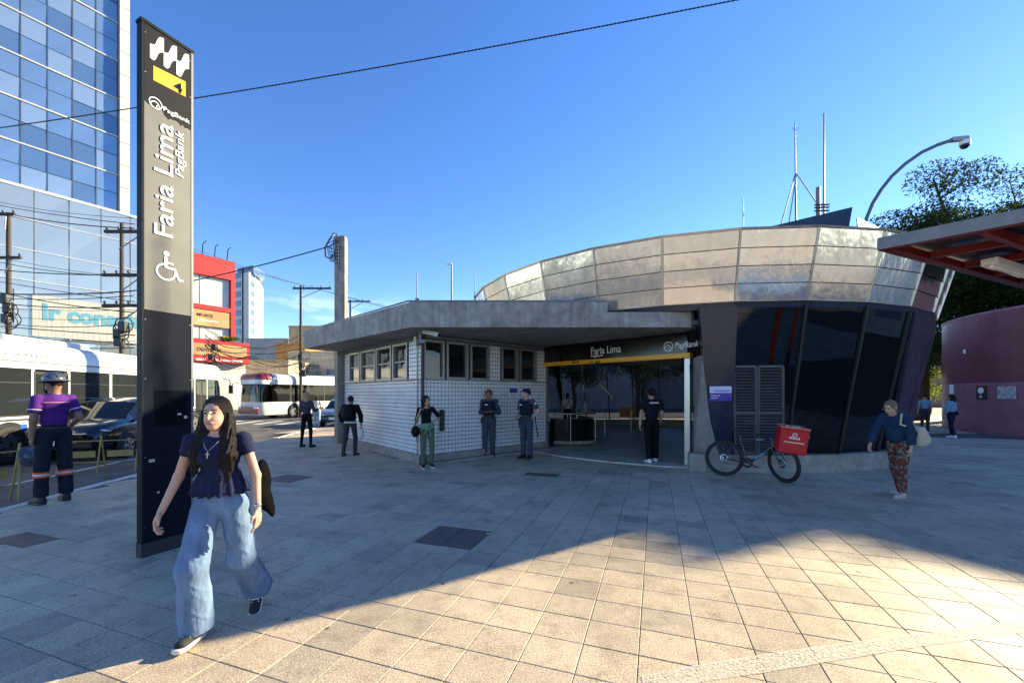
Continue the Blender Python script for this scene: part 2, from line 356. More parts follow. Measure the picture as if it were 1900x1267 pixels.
# litter: flattened scraps of paper
for k, (px, py) in enumerate(((638, 909), (907, 991), (1452, 967), (895, 926), (1740, 928))):
    p = G(px, py); m = MB(); n = 7; m.add([(p.x, p.y, .012)] + [(p.x + rnd.uniform(.02, .035) * math.cos(q * 6.283 / n), p.y + rnd.uniform(.02, .035) * math.sin(q * 6.283 / n), .004 + rnd.uniform(0, .008)) for q in range(n)], [(0, 1 + q, 1 + (q + 1) % n) for q in range(n)])
    m.build('paper_scrap', M_white_paint, label=('white paper scrap on the shaded paving right of the walking woman', 'white paper scrap at the right corner of the brown cover plates', 'white paper scrap at the edge of the sunlit paving', 'faint white paper scrap between the cover plates and the kiosk', 'white paper scrap by the feet of the woman in camouflage trousers')[k], cat='litter', group='paper scraps on the paving')
# ------------------------------------------------------------------ station: concrete kiosk
M_conc = mat('weathered concrete', (.36, .345, .32), .85, var=.28, scale=5, bump=.5, bscale=45, streak=.18, dirt=.3)
M_conc2 = mat('plinth concrete', (.33, .31, .28), .85, var=.25, scale=8, bump=.4, bscale=60, dirt=.3)
M_tile = mat('glazed white tile', (.78, .79, .81), .22, var=.1, scale=9, rvar=.06, dirt=.12)
M_grout = mat('blue grey grout', (.10, .12, .15), .9)
M_alu = mat('weathered aluminium', (.36, .35, .33), .45, .6, var=.2, scale=12)
M_dglass = glass('dark window', (.010, .011, .013), 0, .02, .02, 2.0)
M_navy = mat('navy cladding', (.012, .022, .045), .28, var=.15, scale=3, coat=.15, rvar=.05)
M_black = mat('black gloss panel', (.006, .006, .007), .16, var=.2)
M_blackp = mat('black plastic', (.012, .012, .013), .5)
M_white = mat('white enamel', (.78, .78, .76), .4, var=.05)
M_yellow = mat('station yellow', (.80, .36, .012), .35, var=.06)
M_steel = mat('brushed steel', (.40, .40, .41), .3, 1.0, var=.12, scale=18)
M_pipe = mat('brown pipe paint', (.055, .022, .018), .5, var=.2)
M_signblue = mat('sign blue', (.055, .045, .33), .35, var=.05)
M_galv = mat('galvanised steel', (.17, .175, .19), .5, .6, var=.15, scale=10)
M_floor = mat('station floor', (.48, .46, .42), .35, var=.2, scale=4, rvar=.12, dirt=.2)
M_ceil = mat('dark soffit', (.10, .095, .09), .9)

def rp(px, py, p0, n):
    d = V((px - 950) / F, 1, (HZ - py) / F); o = V(0, 0, EYE); return o + d * ((Vector(p0) - o).dot(n) / d.dot(n))
kiosk = thing('ticket_kiosk', 'low concrete kiosk with white tiled walls under a thick overhanging roof slab', 'building', KC)
NL = V(-.755, -.656, 0); NR = V(.656, -.755, 0)                 # outward normals of the street wall and the front wall
LL, LR = 5.28, 4.12
def wall_pt(side, t, z, off=0):
    u, n = (UL, NL) if side == 'L' else (UR, NR); p = KC + u * t + n * off; return V(p.x, p.y, z)
def wall_t(side, px):
    u = UL if side == 'L' else UR; a = (px - 950) / F; return (a * KC.y - KC.x) / (u.x - a * u.y)
def wbox(m, side, t0, t1, z0, z1, o0, o1, mi=0):
    a, b_, c, d = wall_pt(side, t0, 0, o0), wall_pt(side, t1, 0, o0), wall_pt(side, t1, 0, o1), wall_pt(side, t0, 0, o1)
    return m.prism([a[:2], b_[:2], c[:2], d[:2]], z0, z1, mi)
SILL, HEAD, SOF = 2.0, 2.93, 3.05
# walls: below the sill, piers, lintel
m = MB(); wbox(m, 'L', 0, LL, .2, SILL, -.2, 0); wbox(m, 'L', 0, LL, HEAD, SOF + .02, -.2, 0); wbox(m, 'L', wall_t('L', 649), LL, SILL, HEAD, -.2, 0)
wbox(m, 'R', .003, LR, .2, SILL, -.2, .001); wbox(m, 'R', .003, LR, HEAD, SOF + .02, -.2, .001); t1, t2 = wall_t('R', 909), wall_t('R', 928)
wbox(m, 'R', t1, t2, SILL, HEAD, -.2, .001); wbox(m, 'R', wall_t('R', 996), LR, SILL, HEAD, -.2, .001)
m.build('wall', M_grout, kiosk)
m = MB(); wbox(m, 'L', -.06, LL + .05, -.02, .2, -.2, .05); wbox(m, 'R', .053, LR + .02, -.02, .197, -.2, .08); m.build('plinth', M_conc2, kiosk)
m = MB(); wbox(m, 'R', .09, LR + .1, -.02, .05, .082, .32); m.build('step', M_conc2, kiosk)
# wall tiles, 10 cm, each with its own joint
m = MB(); tp = .1
def tiles(side, t0, t1, z0, z1, base):
    u, n = (UL, NL) if side == 'L' else (UR, NR)
    nt, nz_ = max(1, round((t1 - t0) / tp)), max(1, round((z1 - z0) / tp)); dt, dz = (t1 - t0) / nt, (z1 - z0) / nz_
    for i in range(nt):
        for j in range(nz_):
            o = base + .006 + rnd.uniform(-.0012, .0012); tl = rnd.uniform(-.0008, .0008)
            a, c = t0 + i * dt + .008, t0 + (i + 1) * dt - .008; e_, g_ = z0 + j * dz + .008, z0 + (j + 1) * dz - .008
            q = [wall_pt(side, a, e_, o), wall_pt(side, c, e_, o + tl), wall_pt(side, c, g_, o - tl), wall_pt(side, a, g_, o)]
            r = [wall_pt(side, a - .002, e_ - .002, base - .002), wall_pt(side, c + .002, e_ - .002, base - .002), wall_pt(side, c + .002, g_ + .002, base - .002), wall_pt(side, a - .002, g_ + .002, base - .002)]
            ff = [(0, 1, 2, 3)] + [(4 + k, 4 + (k + 1) % 4, (k + 1) % 4, k) for k in range(4)]
            if side == 'L': ff = [f[::-1] for f in ff]
            m.add(q + r, ff)
tiles('L', .0, LL, .2, SILL, 0); tiles('L', 0, wall_t('L', 759), SILL, HEAD, 0); tiles('L', wall_t('L', 648), LL, SILL, HEAD, 0)
tiles('R', .0, LR, .2, SILL, .001); tiles('R', t1, t2, SILL, HEAD, .001); tiles('R', wall_t('R', 996), LR, SILL, HEAD, .001)
m.build('wall_tiles', M_tile, kiosk, kind='stuff')
# windows
def window(side, pxa, pxb):
    a, c = sorted((wall_t(side, pxa), wall_t(side, pxb))); fr = MB(); w = .055
    for t0, t1_ in ((a, a + w), (c - w, c)): wbox(fr, side, t0, t1_, SILL, HEAD, -.12, .03)
    for z0, z1 in ((SILL, SILL + w), (HEAD - w, HEAD)): wbox(fr, side, a + w, c - w, z0, z1, -.118, .028)
    f = fr.build('window', M_alu, kiosk)
    p = MB(); p.slab([wall_pt(side, a + w, SILL + w, -.04), wall_pt(side, c - w, SILL + w, -.04), wall_pt(side, c - w, HEAD - w, -.04), wall_pt(side, a + w, HEAD - w, -.04)][::(1 if side == 'R' else -1)], .012); p.build('pane', M_dglass, f)
    if side == 'L':
        q = MB(); wbox(q, side, a + w, c - w, (SILL + HEAD) / 2 - .015, (SILL + HEAD) / 2 + .015, -.05, -.01); q.build('transom', M_alu, f)
for a, c in ((649, 668.5), (670.5, 697), (699, 727), (729.5, 757)): window('L', a, c)
for a, c in ((785, 824), (828, 868), (872, 908), (930, 961), (964, 995)): window('R', a, c)
m = MB(); wbox(m, 'L', -.02, LL, SILL - .03, SILL - .002, .008, .07); m.build('sill', M_conc2, kiosk)
m = MB(); wbox(m, 'R', .06, LR, SILL - .03, SILL - .002, .009, .06); m.build('sill', M_conc2, kiosk)
# inner dark box so that nobody sees through
m = MB(); wbox(m, 'L', .3, LL - .1, 0, SOF, -.9, -.25); wbox(m, 'R', 1.0, LR - .1, 0, SOF, -.9, -.25); m.build('inner_wall', M_ceil, kiosk)
# roof slab
SL = [(-6.49, 12.8), (-2.14, 8.65), (2.02, 8.65), (2.02, 14.6), (-3.2, 17.2)]
m = MB().prism(SL, SOF, 3.585); m.build('roof_slab', M_conc, kiosk)
m = MB().prism([(2.022, 8.65), (3.78, 8.65), (3.92, 8.8), (3.92, 12), (2.022, 14.4)], SOF, 3.37); m.build('roof_slab', M_conc, kiosk)
m = MB().bar(V(-2.2, 8.68, 3.61), V(2.0, 8.68, 3.61), .03, .03); m.bar(V(-6.45, 12.8, 3.61), V(-2.2, 8.68, 3.61), .03, .03); m.build('flashing', M_galv, kiosk)
# column, pipes
cpt = G(632, 821); m = MB().box((cpt.x, cpt.y, SOF / 2), (.3, .3, SOF), R(41)); m.build('column', M_conc2, kiosk)
q = KC + NL * .06 + NR * .10; m = MB().cyl((q.x, q.y, .02), (q.x, q.y, 2.98), .042, n=14); m.box((q.x, q.y, .09), (.12, .12, .18), R(41)); m.build('downpipe', M_pipe, kiosk)
q = wall_pt('L', .22, 0, .03); m = MB().cyl((q.x, q.y, .1), (q.x, q.y, 2.9), .014, n=8); m.box((q.x, q.y, .55), (.05, .05, .12), R(41)); m.build('conduit', M_alu, kiosk)
m = MB().bar(wall_pt('R', .05, 2.985, .09), wall_pt('R', 3.9, 2.985, .09), .03, .03); m.build('conduit', M_alu, kiosk)
m = MB(); q = wall_pt('L', .06, 2.88, .1); m.box(q, (.16, .12, .2), R(41)); m.build('junction_box', M_alu, kiosk)
# CCTV camera on the corner
q = P(781, 622, 9.1); cctv = thing('bullet_camera', 'grey bullet security camera on the kiosk corner under the roof slab', 'camera', (q.x, q.y, q.z))
m = MB().bar(q + V(-.02, 0, .28), q + V(-.02, 0, -.18), .05, .05).bar(q + V(-.15, 0, .1), q + V(.02, 0, .1), .03, .03).box(q + V(.03, 0, -.14), (.14, .08, .07)); m.build('bracket', M_galv, cctv)
m = MB(); a = q + V(.06, -.02, .08); d = V(.36, -.1, -.09); m.bar(a, a + d, .10, .09); hs = m.build('housing', M_alu, cctv); m = MB().bar(a + d, a + d * 1.02, .08, .07); m.build('lens', M_black, hs)
# narrow black box on the wall, paper notices
q = wall_pt('R', wall_t('R', 818), 1.0, .05); m = MB().box(q, (.1, .1, .52), R(41), bev=.02); ex = m.build('wall_unit', M_blackp, label='narrow upright black box fixed to the tiled wall', cat='box')
def notice(name, label, pxa, pxb, ya, yb, header):
    n_ = NR; a = wall_pt('R', 0, 0, .012); k = [rp(x, y, a, n_) for x, y in ((pxa, yb), (pxb, yb), (pxb, ya), (pxa, ya))]
    z0, z1 = k[0].z, k[3].z; t0, t1_ = (k[0] - KC).dot(UR), (k[1] - KC).dot(UR)
    m = MB(); wbox(m, 'R', t0, t1_, z0, z1, .009, .014); o = m.build(name, M_white, label=label, cat='notice')
    m = MB(); wbox(m, 'R', t0 + .004, t1_ - .004, z1 - (z1 - z0) * header, z1 - .004, .0142, .0162); m.build('header', M_signblue, o)
    for i in range(5):
        m = MB(); zz = z0 + (z1 - z0) * (1 - header) * (.15 + .16 * i); wbox(m, 'R', t0 + .03, t1_ - .03 - .02 * (i % 2), zz, zz + .008, .0142, .0156); m.build('text_line', M_signblue, o)
    return o
notice('wall_notice', 'blue and white paper notice on the tiles between the two officers', 945, 960, 720, 739, .45)
notice('wall_notice', 'pale notice on the tiles behind the officer in the cap', 969, 984, 720, 737, .3)
# rods on the slab
def rod(name, label, px, y0, y1, Y, r, cat='pole', head=False):
    a, c = P(px, y0, Y), P(px, y1, Y); t = thing(name, label, cat, a); MB().cyl(a, c, r, r * .7, 8).build('shaft', M_galv, t)
    MB().cyl(a, a + V(0, 0, .05), r * 2.6, n=10).build('base_plate', M_galv, t)
    if head: MB().box(c + V(-.08, 0, 0), (.2, .09, .05), bev=.015).build('lamp_head', M_white, t)
    return t
rod('lightning_rod', 'thin pale rod standing on the kiosk roof above its corner', 774, 558, 503, 9.0, .016)
rod('small_street_lamp', 'slim post with a small flat lamp head above the kiosk roof', 838, 600, 490, 14.0, .035, 'lamp', True)

# ------------------------------------------------------------------ station: rotunda
rot = thing('rotunda', 'round station hall of flared steel panels over dark glass', 'building', (CX, CY, 0))
NF = 31; ST = 360 / NF; A0 = -89.0
Z0, Z1, Z2 = .36, 3.5, 4.8
def Rz(z): return 6.12 + (z - Z0) / (Z1 - Z0) * .58 if z < Z1 else 6.7 + (z - Z1) / (Z2 - Z1) * .33
def ring(a, z, dr=0): r = Rz(z) + dr; return V(CX + r * math.cos(R(a)), CY + r * math.sin(R(a)), z)
def hit(px, r):
    a = (px - 950) / F; A = 1 + a * a; B = a * CX + CY; c = CX * CX + CY * CY - r * r; t = (B - math.sqrt(max(0, B * B - A * c))) / A; return V(a * t, t, 0)

def panel_mat():
    m, n, l, bs = nodes('dull steel panel'); g = n.new('ShaderNodeNewGeometry'); oi = n.new('ShaderNodeObjectInfo')
    bs.inputs['Metallic'].default_value = 1.0
    def noise(scale, st=(1, 1, 1), det=5):
        mp = n.new('ShaderNodeMapping'); mp.inputs['Scale'].default_value = st; l.new(g.outputs['Position'], mp.inputs[0]); t = n.new('ShaderNodeTexNoise'); t.inputs['Scale'].default_value = scale; t.inputs['Detail'].default_value = det; t.inputs['Roughness'].default_value = .6; l.new(mp.outputs[0], t.inputs['Vector']); return t.outputs['Fac']
    r1 = n.new('ShaderNodeValToRGB'); r1.color_ramp.elements[0].position = .32; r1.color_ramp.elements[0].color = (.84, .81, .77, 1); r1.color_ramp.elements[1].position = .66; r1.color_ramp.elements[1].color = (.96, .94, .91, 1); l.new(noise(2.2, (3, 3, .7), 8), r1.inputs[0])
    r2 = n.new('ShaderNodeValToRGB'); r2.color_ramp.elements[0].color = (.80, .80, .81, 1); r2.color_ramp.elements[1].color = (1.05, 1.03, 1, 1); l.new(oi.outputs['Random'], r2.inputs[0])
    x = n.new('ShaderNodeMix'); x.data_type = 'RGBA'; x.blend_type = 'MULTIPLY'; x.inputs['Factor'].default_value = 1; l.new(r1.outputs[0], x.inputs['A']); l.new(r2.outputs[0], x.inputs['B']); l.new(x.outputs['Result'], bs.inputs['Base Color'])
    rr = n.new('ShaderNodeMapRange'); rr.inputs['To Min'].default_value = .10; rr.inputs['To Max'].default_value = .20; l.new(noise(3.5, (2, 2, .6)), rr.inputs[0]); l.new(rr.outputs[0], bs.inputs['Roughness'])
    ad = n.new('ShaderNodeMath'); ad.operation = 'ADD'; l.new(noise(1.7, (1, 1, .35), 1), ad.inputs[0]); 
    m2 = n.new('ShaderNodeMath'); m2.operation = 'MULTIPLY'; m2.inputs[1].default_value = .35; l.new(noise(5.0, (1, 1, .5), 2), m2.inputs[0]); l.new(m2.outputs[0], ad.inputs[1])
    bu = n.new('ShaderNodeBump'); bu.inputs['Strength'].default_value = .2; bu.inputs['Distance'].default_value = .08; l.new(ad.outputs[0], bu.inputs['Height']); l.new(bu.outputs[0], bs.inputs['Normal'])
    return m
M_panel = panel_mat()
M_strip = mat('panel cover strip', (.50, .46, .40), .32, .9, var=.2, scale=6)
M_rglass = glass('smoked rotunda glass', (.005, .006, .008), .42, .012, .03, .8, 1.62, (.70, .76, .84))
M_rglass2 = glass('clear hall glass', (.03, .032, .035), .85, .012, .03, .8, 1.45)
# shared meshes: one facet at angle 0..ST about the centre, turned per facet
def facet(z_a, z_b, gap, dr, t, name, M):
    m = MB(); h = ST / 2
    def rp_(a, z): r = Rz(z) + dr; return V(r * math.cos(R(a)), r * math.sin(R(a)), z)
    ga = math.degrees(gap / 6.7)
    m.slab([rp_(-h + ga, z_a), rp_(h - ga, z_a), rp_(h - ga, z_b), rp_(-h + ga, z_b)], t)
    me = bpy.data.meshes.new(name); me.from_pydata(m.v, [], m.f); me.materials.append(M); me.update(); return me
rows = np.linspace(Z1, Z2, 5)
pm = [facet(rows[i] + .008, rows[i + 1] - .004, .022, .0, .02, 'steel_panel', M_panel) for i in range(4)]
for i in range(4):       # lower edge stands a little proud, like lapped sheets
    for v in pm[i].vertices:
        if abs(v.co.z - rows[i] - .008) < .002: d = Vector((v.co.x, v.co.y, 0)).normalized(); v.co += d * .014
gm = facet(Z0 + .02, Z1 - .13, .03, 0, .014, 'glass_pane', M_rglass)
gm2 = gm.copy(); gm2.materials.clear(); gm2.materials.append(M_rglass2)
m = MB(); r0, r1 = Rz(Z1) + .015, Rz(Z2) + .015
hs_ = R(ST / 2)
m.bar((r0, 0, Z1), (r1, 0, Z2), .036, .03, V(1, 0, 0)); stm = bpy.data.meshes.new('cover_strip'); stm.from_pydata(m.v, [], m.f); stm.materials.append(M_strip)
m = MB(); m.bar((Rz(Z0) + .0, 0, Z0), (Rz(Z1) - .0, 0, Z1 - .1), .05, .06, V(1, 0, 0)); mlm = bpy.data.meshes.new('mullion'); mlm.from_pydata(m.v, [], m.f); mlm.materials.append(M_blackp)
for k in range(NF):
    a = A0 + k * ST; am = a + ST / 2
    aw = (am + 180) % 360 - 180
    for i in range(4): link('steel_panel', pm[i], rot, rz=R(am))
    link('cover_strip', stm, rot, rz=R(a))
    if not (-163 < aw < -104): 
        link('glass_pane', gm if -105 < aw < -40 else gm2, rot, rz=R(am))
    if not (-165 < ((a + 180) % 360 - 180) < -108): link('mullion', mlm, rot, rz=R(a))
def ring_wall(z_a, z_b, dra, drb, M, name, closed_top=None, a0=0, a1=360, n=None, t=.1):
    m = MB(); ks = [A0 + k * ST for k in range(NF)] if n is None else list(np.linspace(a0, a1, n))
    full = n is None; vv = []
    for a in ks:
        for z, dr in ((z_a, dra), (z_b, drb), (z_b, drb - t), (z_a, dra - t)): p = ring(a, z, dr); vv.append(p)
    nn = len(ks); ff = []
    for i in range(nn if full else nn - 1):
        j = (i + 1) % nn
        for q in range(4): ff.append((4 * i + q, 4 * j + q, 4 * j + (q + 1) % 4, 4 * i + (q + 1) % 4))
    if not full: ff += [(0, 1, 2, 3), (4 * nn - 1, 4 * nn - 2, 4 * nn - 3, 4 * nn - 4)]
    m.add(vv, ff); return m.build(name, M, rot)
ring_wall(Z1, Z2, -.035, -.035, M_blackp, 'panel_backing', t=.12)
ring_wall(Z2 - .005, Z2 + .035, .03, .035, M_strip, 'rim_flashing', t=.2)
ring_wall(Z1 - .012, Z1 + .004, .03, .03, M_strip, 'bottom_flashing', t=.15)
ring_wall(Z1 - .13, Z1 - .014, -.01, .0, M_navy, 'fascia', t=.2)
def disc(r, z, name, M, t=.1):
    m = MB().prism([(CX + r * math.cos(R(A0 + k * ST)), CY + r * math.sin(R(A0 + k * ST))) for k in range(NF)], z - t, z); return m.build(name, M, rot)
disc(6.85, Z2 - .14, 'roof', M_conc2, .15); disc(6.45, Z1 - .3, 'ceiling', M_ceil, .1); disc(6.05, .03, 'floor', M_floor, .1)
# curved concrete plinth: from the entrance round to the far side
def arc_wall(a0, a1, r_o, r_i, z_a, z_b, name, M, n=40):
    m = MB(); vv = []
    for a in np.linspace(a0, a1, n):
        c, s_ = math.cos(R(a)), math.sin(R(a)); vv += [(CX + r_o * c, CY + r_o * s_, z_a), (CX + r_o * c, CY + r_o * s_, z_b), (CX + r_i * c, CY + r_i * s_, z_b), (CX + r_i * c, CY + r_i * s_, z_a)]
    ff = [(4 * i + q, 4 * i + 4 + q, 4 * i + 4 + (q + 1) % 4, 4 * i + (q + 1) % 4) for i in range(n - 1) for q in range(4)] + [(0, 1, 2, 3), (4 * n - 1, 4 * n - 2, 4 * n - 3, 4 * n - 4)]
    m.add(vv, ff); return m.build(name, M, rot)
arc_wall(-107.5, 160, 6.27, 5.95, -.02, Z0 - .004, 'plinth', M_conc2, 60)
# navy tapered columns
def column(pt0, pt1, pb0, pb1, name):
    a, c = hit(pt0, Rz(Z1 - .1) + .06), hit(pt1, Rz(Z1 - .1) + .06); d, e_ = hit(pb0, Rz(Z0) + .06), hit(pb1, Rz(Z0) + .06)
    a.z = c.z = Z1 - .10; d.z = e_.z = Z0 - .02
    m = MB().slab([d, e_, c, a], .22); return m.build(name, M_navy, rot)
column(1297, 1369, 1324, 1357, 'tapered_column'); column(1702, 1737, 1652, 1686, 'tapered_column')
# louvred door seen through the glass
lv = []
M_louv = mat('dark grey louvre', (.075, .078, .082), .5, var=.2, scale=8)
def on_cone(px, z, dr=.03): q = hit(px, Rz(z) + dr); return V(q.x, q.y, z)
for pa, pb in ((1364, 1402), (1407, 1452)):
    fr = MB()
    for p in (pa, pb): fr.bar(on_cone(p, .38), on_cone(p - 4 * (p < 1400), 2.2), .05, .05, V(0, 1, 0))
    for z in (.40, 1.25, 2.2): fr.bar(on_cone(pa, z, .032), on_cone(pb, z, .032), .05, .05)
    o = fr.build('louvre_door', M_louv, rot)
    for i in range(28):
        z = .46 + i * .062; s_ = MB(); s_.bar(on_cone(pa, z, .02), on_cone(pb, z, .02), .05, .012, V(0, -.7, .7)); s_.build('slat', M_louv, o)
# blue notice on the column
pl0 = hit(1335, Rz(1.6) + .08); pn = V(pl0.x - CX, pl0.y - CY, 0).normalized(); pn = (pn - V(0, 0, .16)).normalized(); cc = V(pl0.x, pl0.y, 1.6) + pn * .03
k = [rp(x, y, cc, pn) for x, y in ((1316, 744), (1358, 744), (1358, 716), (1316, 716))]
bs_ = MB().slab(k, .02).build('opening_hours_sign', M_signblue, label='blue and white sign on the navy column beside the entrance', cat='sign')
xd = (k[1] - k[0]).normalized(); yd = (k[3] - k[0]).normalized(); W = (k[1] - k[0]).length; H = (k[3] - k[0]).length
MB().slab([k[0] + xd * .01 + yd * H * .54 + pn * .003, k[0] + xd * (W - .01) + yd * H * .54 + pn * .003, k[0] + xd * (W - .01) + yd * (H - .01) + pn * .003, k[0] + xd * .01 + yd * (H - .01) + pn * .003], .002).build('panel', mat('pale sign', (.55, .62, .78), .4), bs_)
lettering('Funcionamento', 1, k[0] + xd * W * .22 + yd * H * .64 + pn * .004, xd, yd, M_signblue, bs_, width=W * .7, height=H * .11, bold=.01)
for i, w in enumerate((.4, .3)): lettering('Horario das' if i == 0 else 'estacoes', 1, k[0] + xd * W * .08 + yd * H * (.34 - .16 * i) + pn * .004, xd, yd, M_white, bs_, width=W * w, height=H * .09, bold=.01)
# ---- entrance
E0, E1 = V(1.0, 12.42, 0), V(4.10, 9.30, 0); ED = (E1 - E0).normalized(); EN = V(ED.y, -ED.x, 0); EN = EN if EN.y < 0 else -EN
LE = (E1 - E0).length
def ept(t, z, o=0): p = E0 + ED * t + EN * o; return V(p.x, p.y, z)
def ebox(m, t0, t1, z0, z1, o0, o1): return m.prism([ept(t0, 0, o0)[:2], ept(t1, 0, o0)[:2], ept(t1, 0, o1)[:2], ept(t0, 0, o1)[:2]], z0, z1)
ent = thing('entrance_sign', 'black fascia with yellow bar over the station entrance', 'sign', ept(LE / 2, 2.45))
m = MB(); ebox(m, -.15, LE - .08, 2.57, 3.04, 0, .10); m.build('fascia', M_black, ent)
m = MB(); ebox(m, -.35, LE - .0, 2.46, 2.568, .0, .16); m.build('yellow_bar', M_yellow, ent)
ep = ept(0, 0, .104)
def elet(txt, px0, px1, yb, yt, M, bold=.0, shear=0, z_=None):
    a, c, d = rp(px0, yb, ep, EN), rp(px1, yb, ep, EN), rp(px0, yt, ep, EN)
    lettering(txt, 1, a, ED, V(0, 0, 1), M, ent, width=(V(c.x, c.y, 0) - V(a.x, a.y, 0)).length, height=d.z - a.z, bold=bold, shear=shear)
elet('Faria Lima', 1097, 1152, 658, 644.5, M_white, .004); elet('PagBank', 1097, 1119, 664, 658.6, M_white, .006); elet('PagBank', 1252, 1297, 649.5, 635.5, M_white, .006, .2)
a = rp(1240, 643, ep, EN); m = MB(); Mr = Matrix(((ED.x, 0, EN.x, 0), (ED.y, 0, EN.y, 0), (0, 1, 0, 0), (0, 0, 0, 1)))
def ringmark(m, c, r, w, Mr, n=28, a0=0, a1=6.2832):
    vv = []; 
    for i in range(n + 1):
        t = a0 + (a1 - a0) * i / n; vv += [Mr @ V((r - w) * math.cos(t), (r - w) * math.sin(t), 0) + c, Mr @ V(r * math.cos(t), r * math.sin(t), 0) + c]
    m.add(vv, [(2 * i, 2 * i + 1, 2 * i + 3, 2 * i + 2) for i in range(n)])
ringmark(m, a, .115, .018, Mr); ringmark(m, a + ED * -.01 + V(0, 0, -.035), .075, .018, Mr, 16, 0, 3.1); ringmark(m, a + ED * .045 + V(0, 0, -.055), .038, .013, Mr, 14)
m.build('logo', M_white, ent)
yp = ept(0, 0, .164)
for tx, p0, p1 in (('4', 1062, 1073), ('Amarela', 1090, 1103), ('4', 1105, 1113)):
    a, c = rp(p0, 673.5, yp, EN), rp(p1, 673.5, yp, EN); w = (c - a).length
    m = MB().slab([a - V(0, 0, .01), a - V(0, 0, .01) + ED * w, a + V(0, 0, .05) + ED * w, a + V(0, 0, .05)], .002).build('line_badge', M_black if tx == '4' else M_yellow, ent)
    lettering(tx, 1, a + ED * w * .15 + V(0, 0, .004) + EN * .003, ED, V(0, 0, 1), M_yellow if tx == '4' else M_black, m, width=w * .7, height=.034, bold=.01)
# door posts and pillar
m = MB(); ebox(m, LE - .16, LE - .04, -.02, 2.45, -.05, .06); m.build('door_post', M_steel, rot)
m = MB(); ebox(m, -.02, .1, -.02, 2.45, -.05, .06); m.build('door_post', M_alu, rot)
a0_, a1_ = ept(LE - .035, 0, -.1), hit(1326, 6.22); m = MB(); d_ = (a1_ - a0_)
m.slab([a0_ + V(0, 0, .0), a1_ + V(0, 0, .0), V(*hit(1304, 6.45)[:2], 2.46), ept(LE - .035, 2.46, -.1)], .25); m.build('concrete_pier', M_conc2, rot)
q = G(1300, 872); m = MB().box((q.x + .03, q.y + .12, .16), (.36, .4, .34), R(-38), bev=.015); m.build('concrete_block', M_conc2, rot)
m = MB().bar(ept(LE - .02, 2.3, .1), ept(LE + .02, 1.35, .1), .02, .02).box(ept(LE + .02, 1.3, .1), (.06, .05, .16)); m.build('card_reader', M_blackp, rot)
m = MB(); ebox(m, -.1, LE + .05, -.01, .034, -.06, .12); m.build('threshold', M_conc2, rot)
# stairwell parapet with steel rail, inside
st = thing('stair_parapet', 'black rounded stair parapet with a steel handrail inside the entrance', 'railing', (2.0, 14.0, .03))
pts = []
for t in np.linspace(0, 1, 26):
    ang = R(-60 + 240 * t); pts.append(V(2.1, 13.9, 0) + V(-.15, .0, 0) + (V(.95 * math.cos(ang), 1.2 * math.sin(ang), 0)))
base = [V(1.25, 12.9, 0), V(1.75, 12.75, 0), V(2.25, 12.85, 0), V(2.6, 13.15, 0), V(2.72, 13.6, 0), V(2.68, 14.2, 0), V(2.5, 15.2, 0)]
vv = []; 
for p in base: vv += [V(p.x, p.y, .03), V(p.x, p.y, .85), V(p.x - .05, p.y + .08, .85), V(p.x - .05, p.y + .08, .03)]
m = MB().add(vv, [(4 * i + q, 4 * i + 4 + q, 4 * i + 4 + (q + 1) % 4, 4 * i + (q + 1) % 4) for i in range(len(base) - 1) for q in range(4)]); m.build('parapet', M_black, st)
m = MB().tube([p + V(.06, -.08, 1.02) for p in base], .022); m.build('handrail', M_steel, st)
m = MB().tube([p + V(.06, -.08, .12) for p in base], .06); m.build('kick_rail', M_conc2, st)
for i in (1, 3, 5): p = base[i] + V(.06, -.08, 0); MB().cyl(p + V(0, 0, .03), p + V(0, 0, 1.02), .018).build('post', M_steel, st)
for px, py, h in ((1171, 802, .95), (1122, 811, .9)):
    p = G(px, py); t = thing('queue_post', 'slim steel queue post standing on the hall floor, ' + ('beside the man in black' if px > 1150 else 'next to the stair parapet'), 'post', (p.x, p.y, .03)); MB().cyl((p.x, p.y, .03), (p.x, p.y, h), .028).build('shaft', M_steel, t); MB().lathe([(0, .05), (.13, .045), (.15, .032), (.15, .03)], (p.x, p.y, 0)).build('base_plate', M_steel, t)
q = P(1165, 765, 19.6); MB().box(q, (.75, .15, .42)).build('low_panel', mat('orange panel', (.5, .16, .02), .5), rot, label='orange panel low on the back wall')
m = MB(); a = P(1112, 712, 17); c = P(1136, 737, 17); m.bar(a, c, .05, .05); m.build('slanted_rail', M_white, label='white slanted bar beyond the stair inside the hall', cat='rail')

# wedge skylight, its added glint plate, antennas, curved CCTV pole
wd = thing('roof_wedge', 'dark blue wedge shaped skylight box on the rotunda roof', 'skylight', (6.6, 9.3, Z2 - .1))
A = P(1385, 432, 9.0); T = P(1582, 384, 9.0); Bq = P(1566, 445, 8.95); A2 = A + V(.4, 1.7, .1); T2 = T + V(.35, 1.9, .05); 
A = P(1402, 427, 9.0); A2 = A + V(.4, 1.7, .1); zb_ = Z2 - .14; dn = lambda p: V(p.x, p.y, zb_)
m = MB().add([A, Bq, T, A2, dn(T2), T2, dn(A), dn(Bq), dn(A2)], [(6, 7, 2, 0), (0, 2, 5, 3), (7, 4, 5, 2), (3, 5, 4, 8), (6, 0, 3, 8), (6, 8, 4, 7)]); m.build('casing', M_navy, wd)
hv = (S + (V(0, 0, EYE) - T).normalized()).normalized()          # polished plate added, tilted so it sends the sun to the camera
c0 = P(1594, 412, 8.9); xx = hv.cross(V(0, 0, 1)).normalized(); yy = xx.cross(hv)
k = [c0 + (-xx) * -a_ + yy * b_ for a_, b_ in ((-.22, -.26), (.34, -.26), (.16, .02), (-.10, .30))]
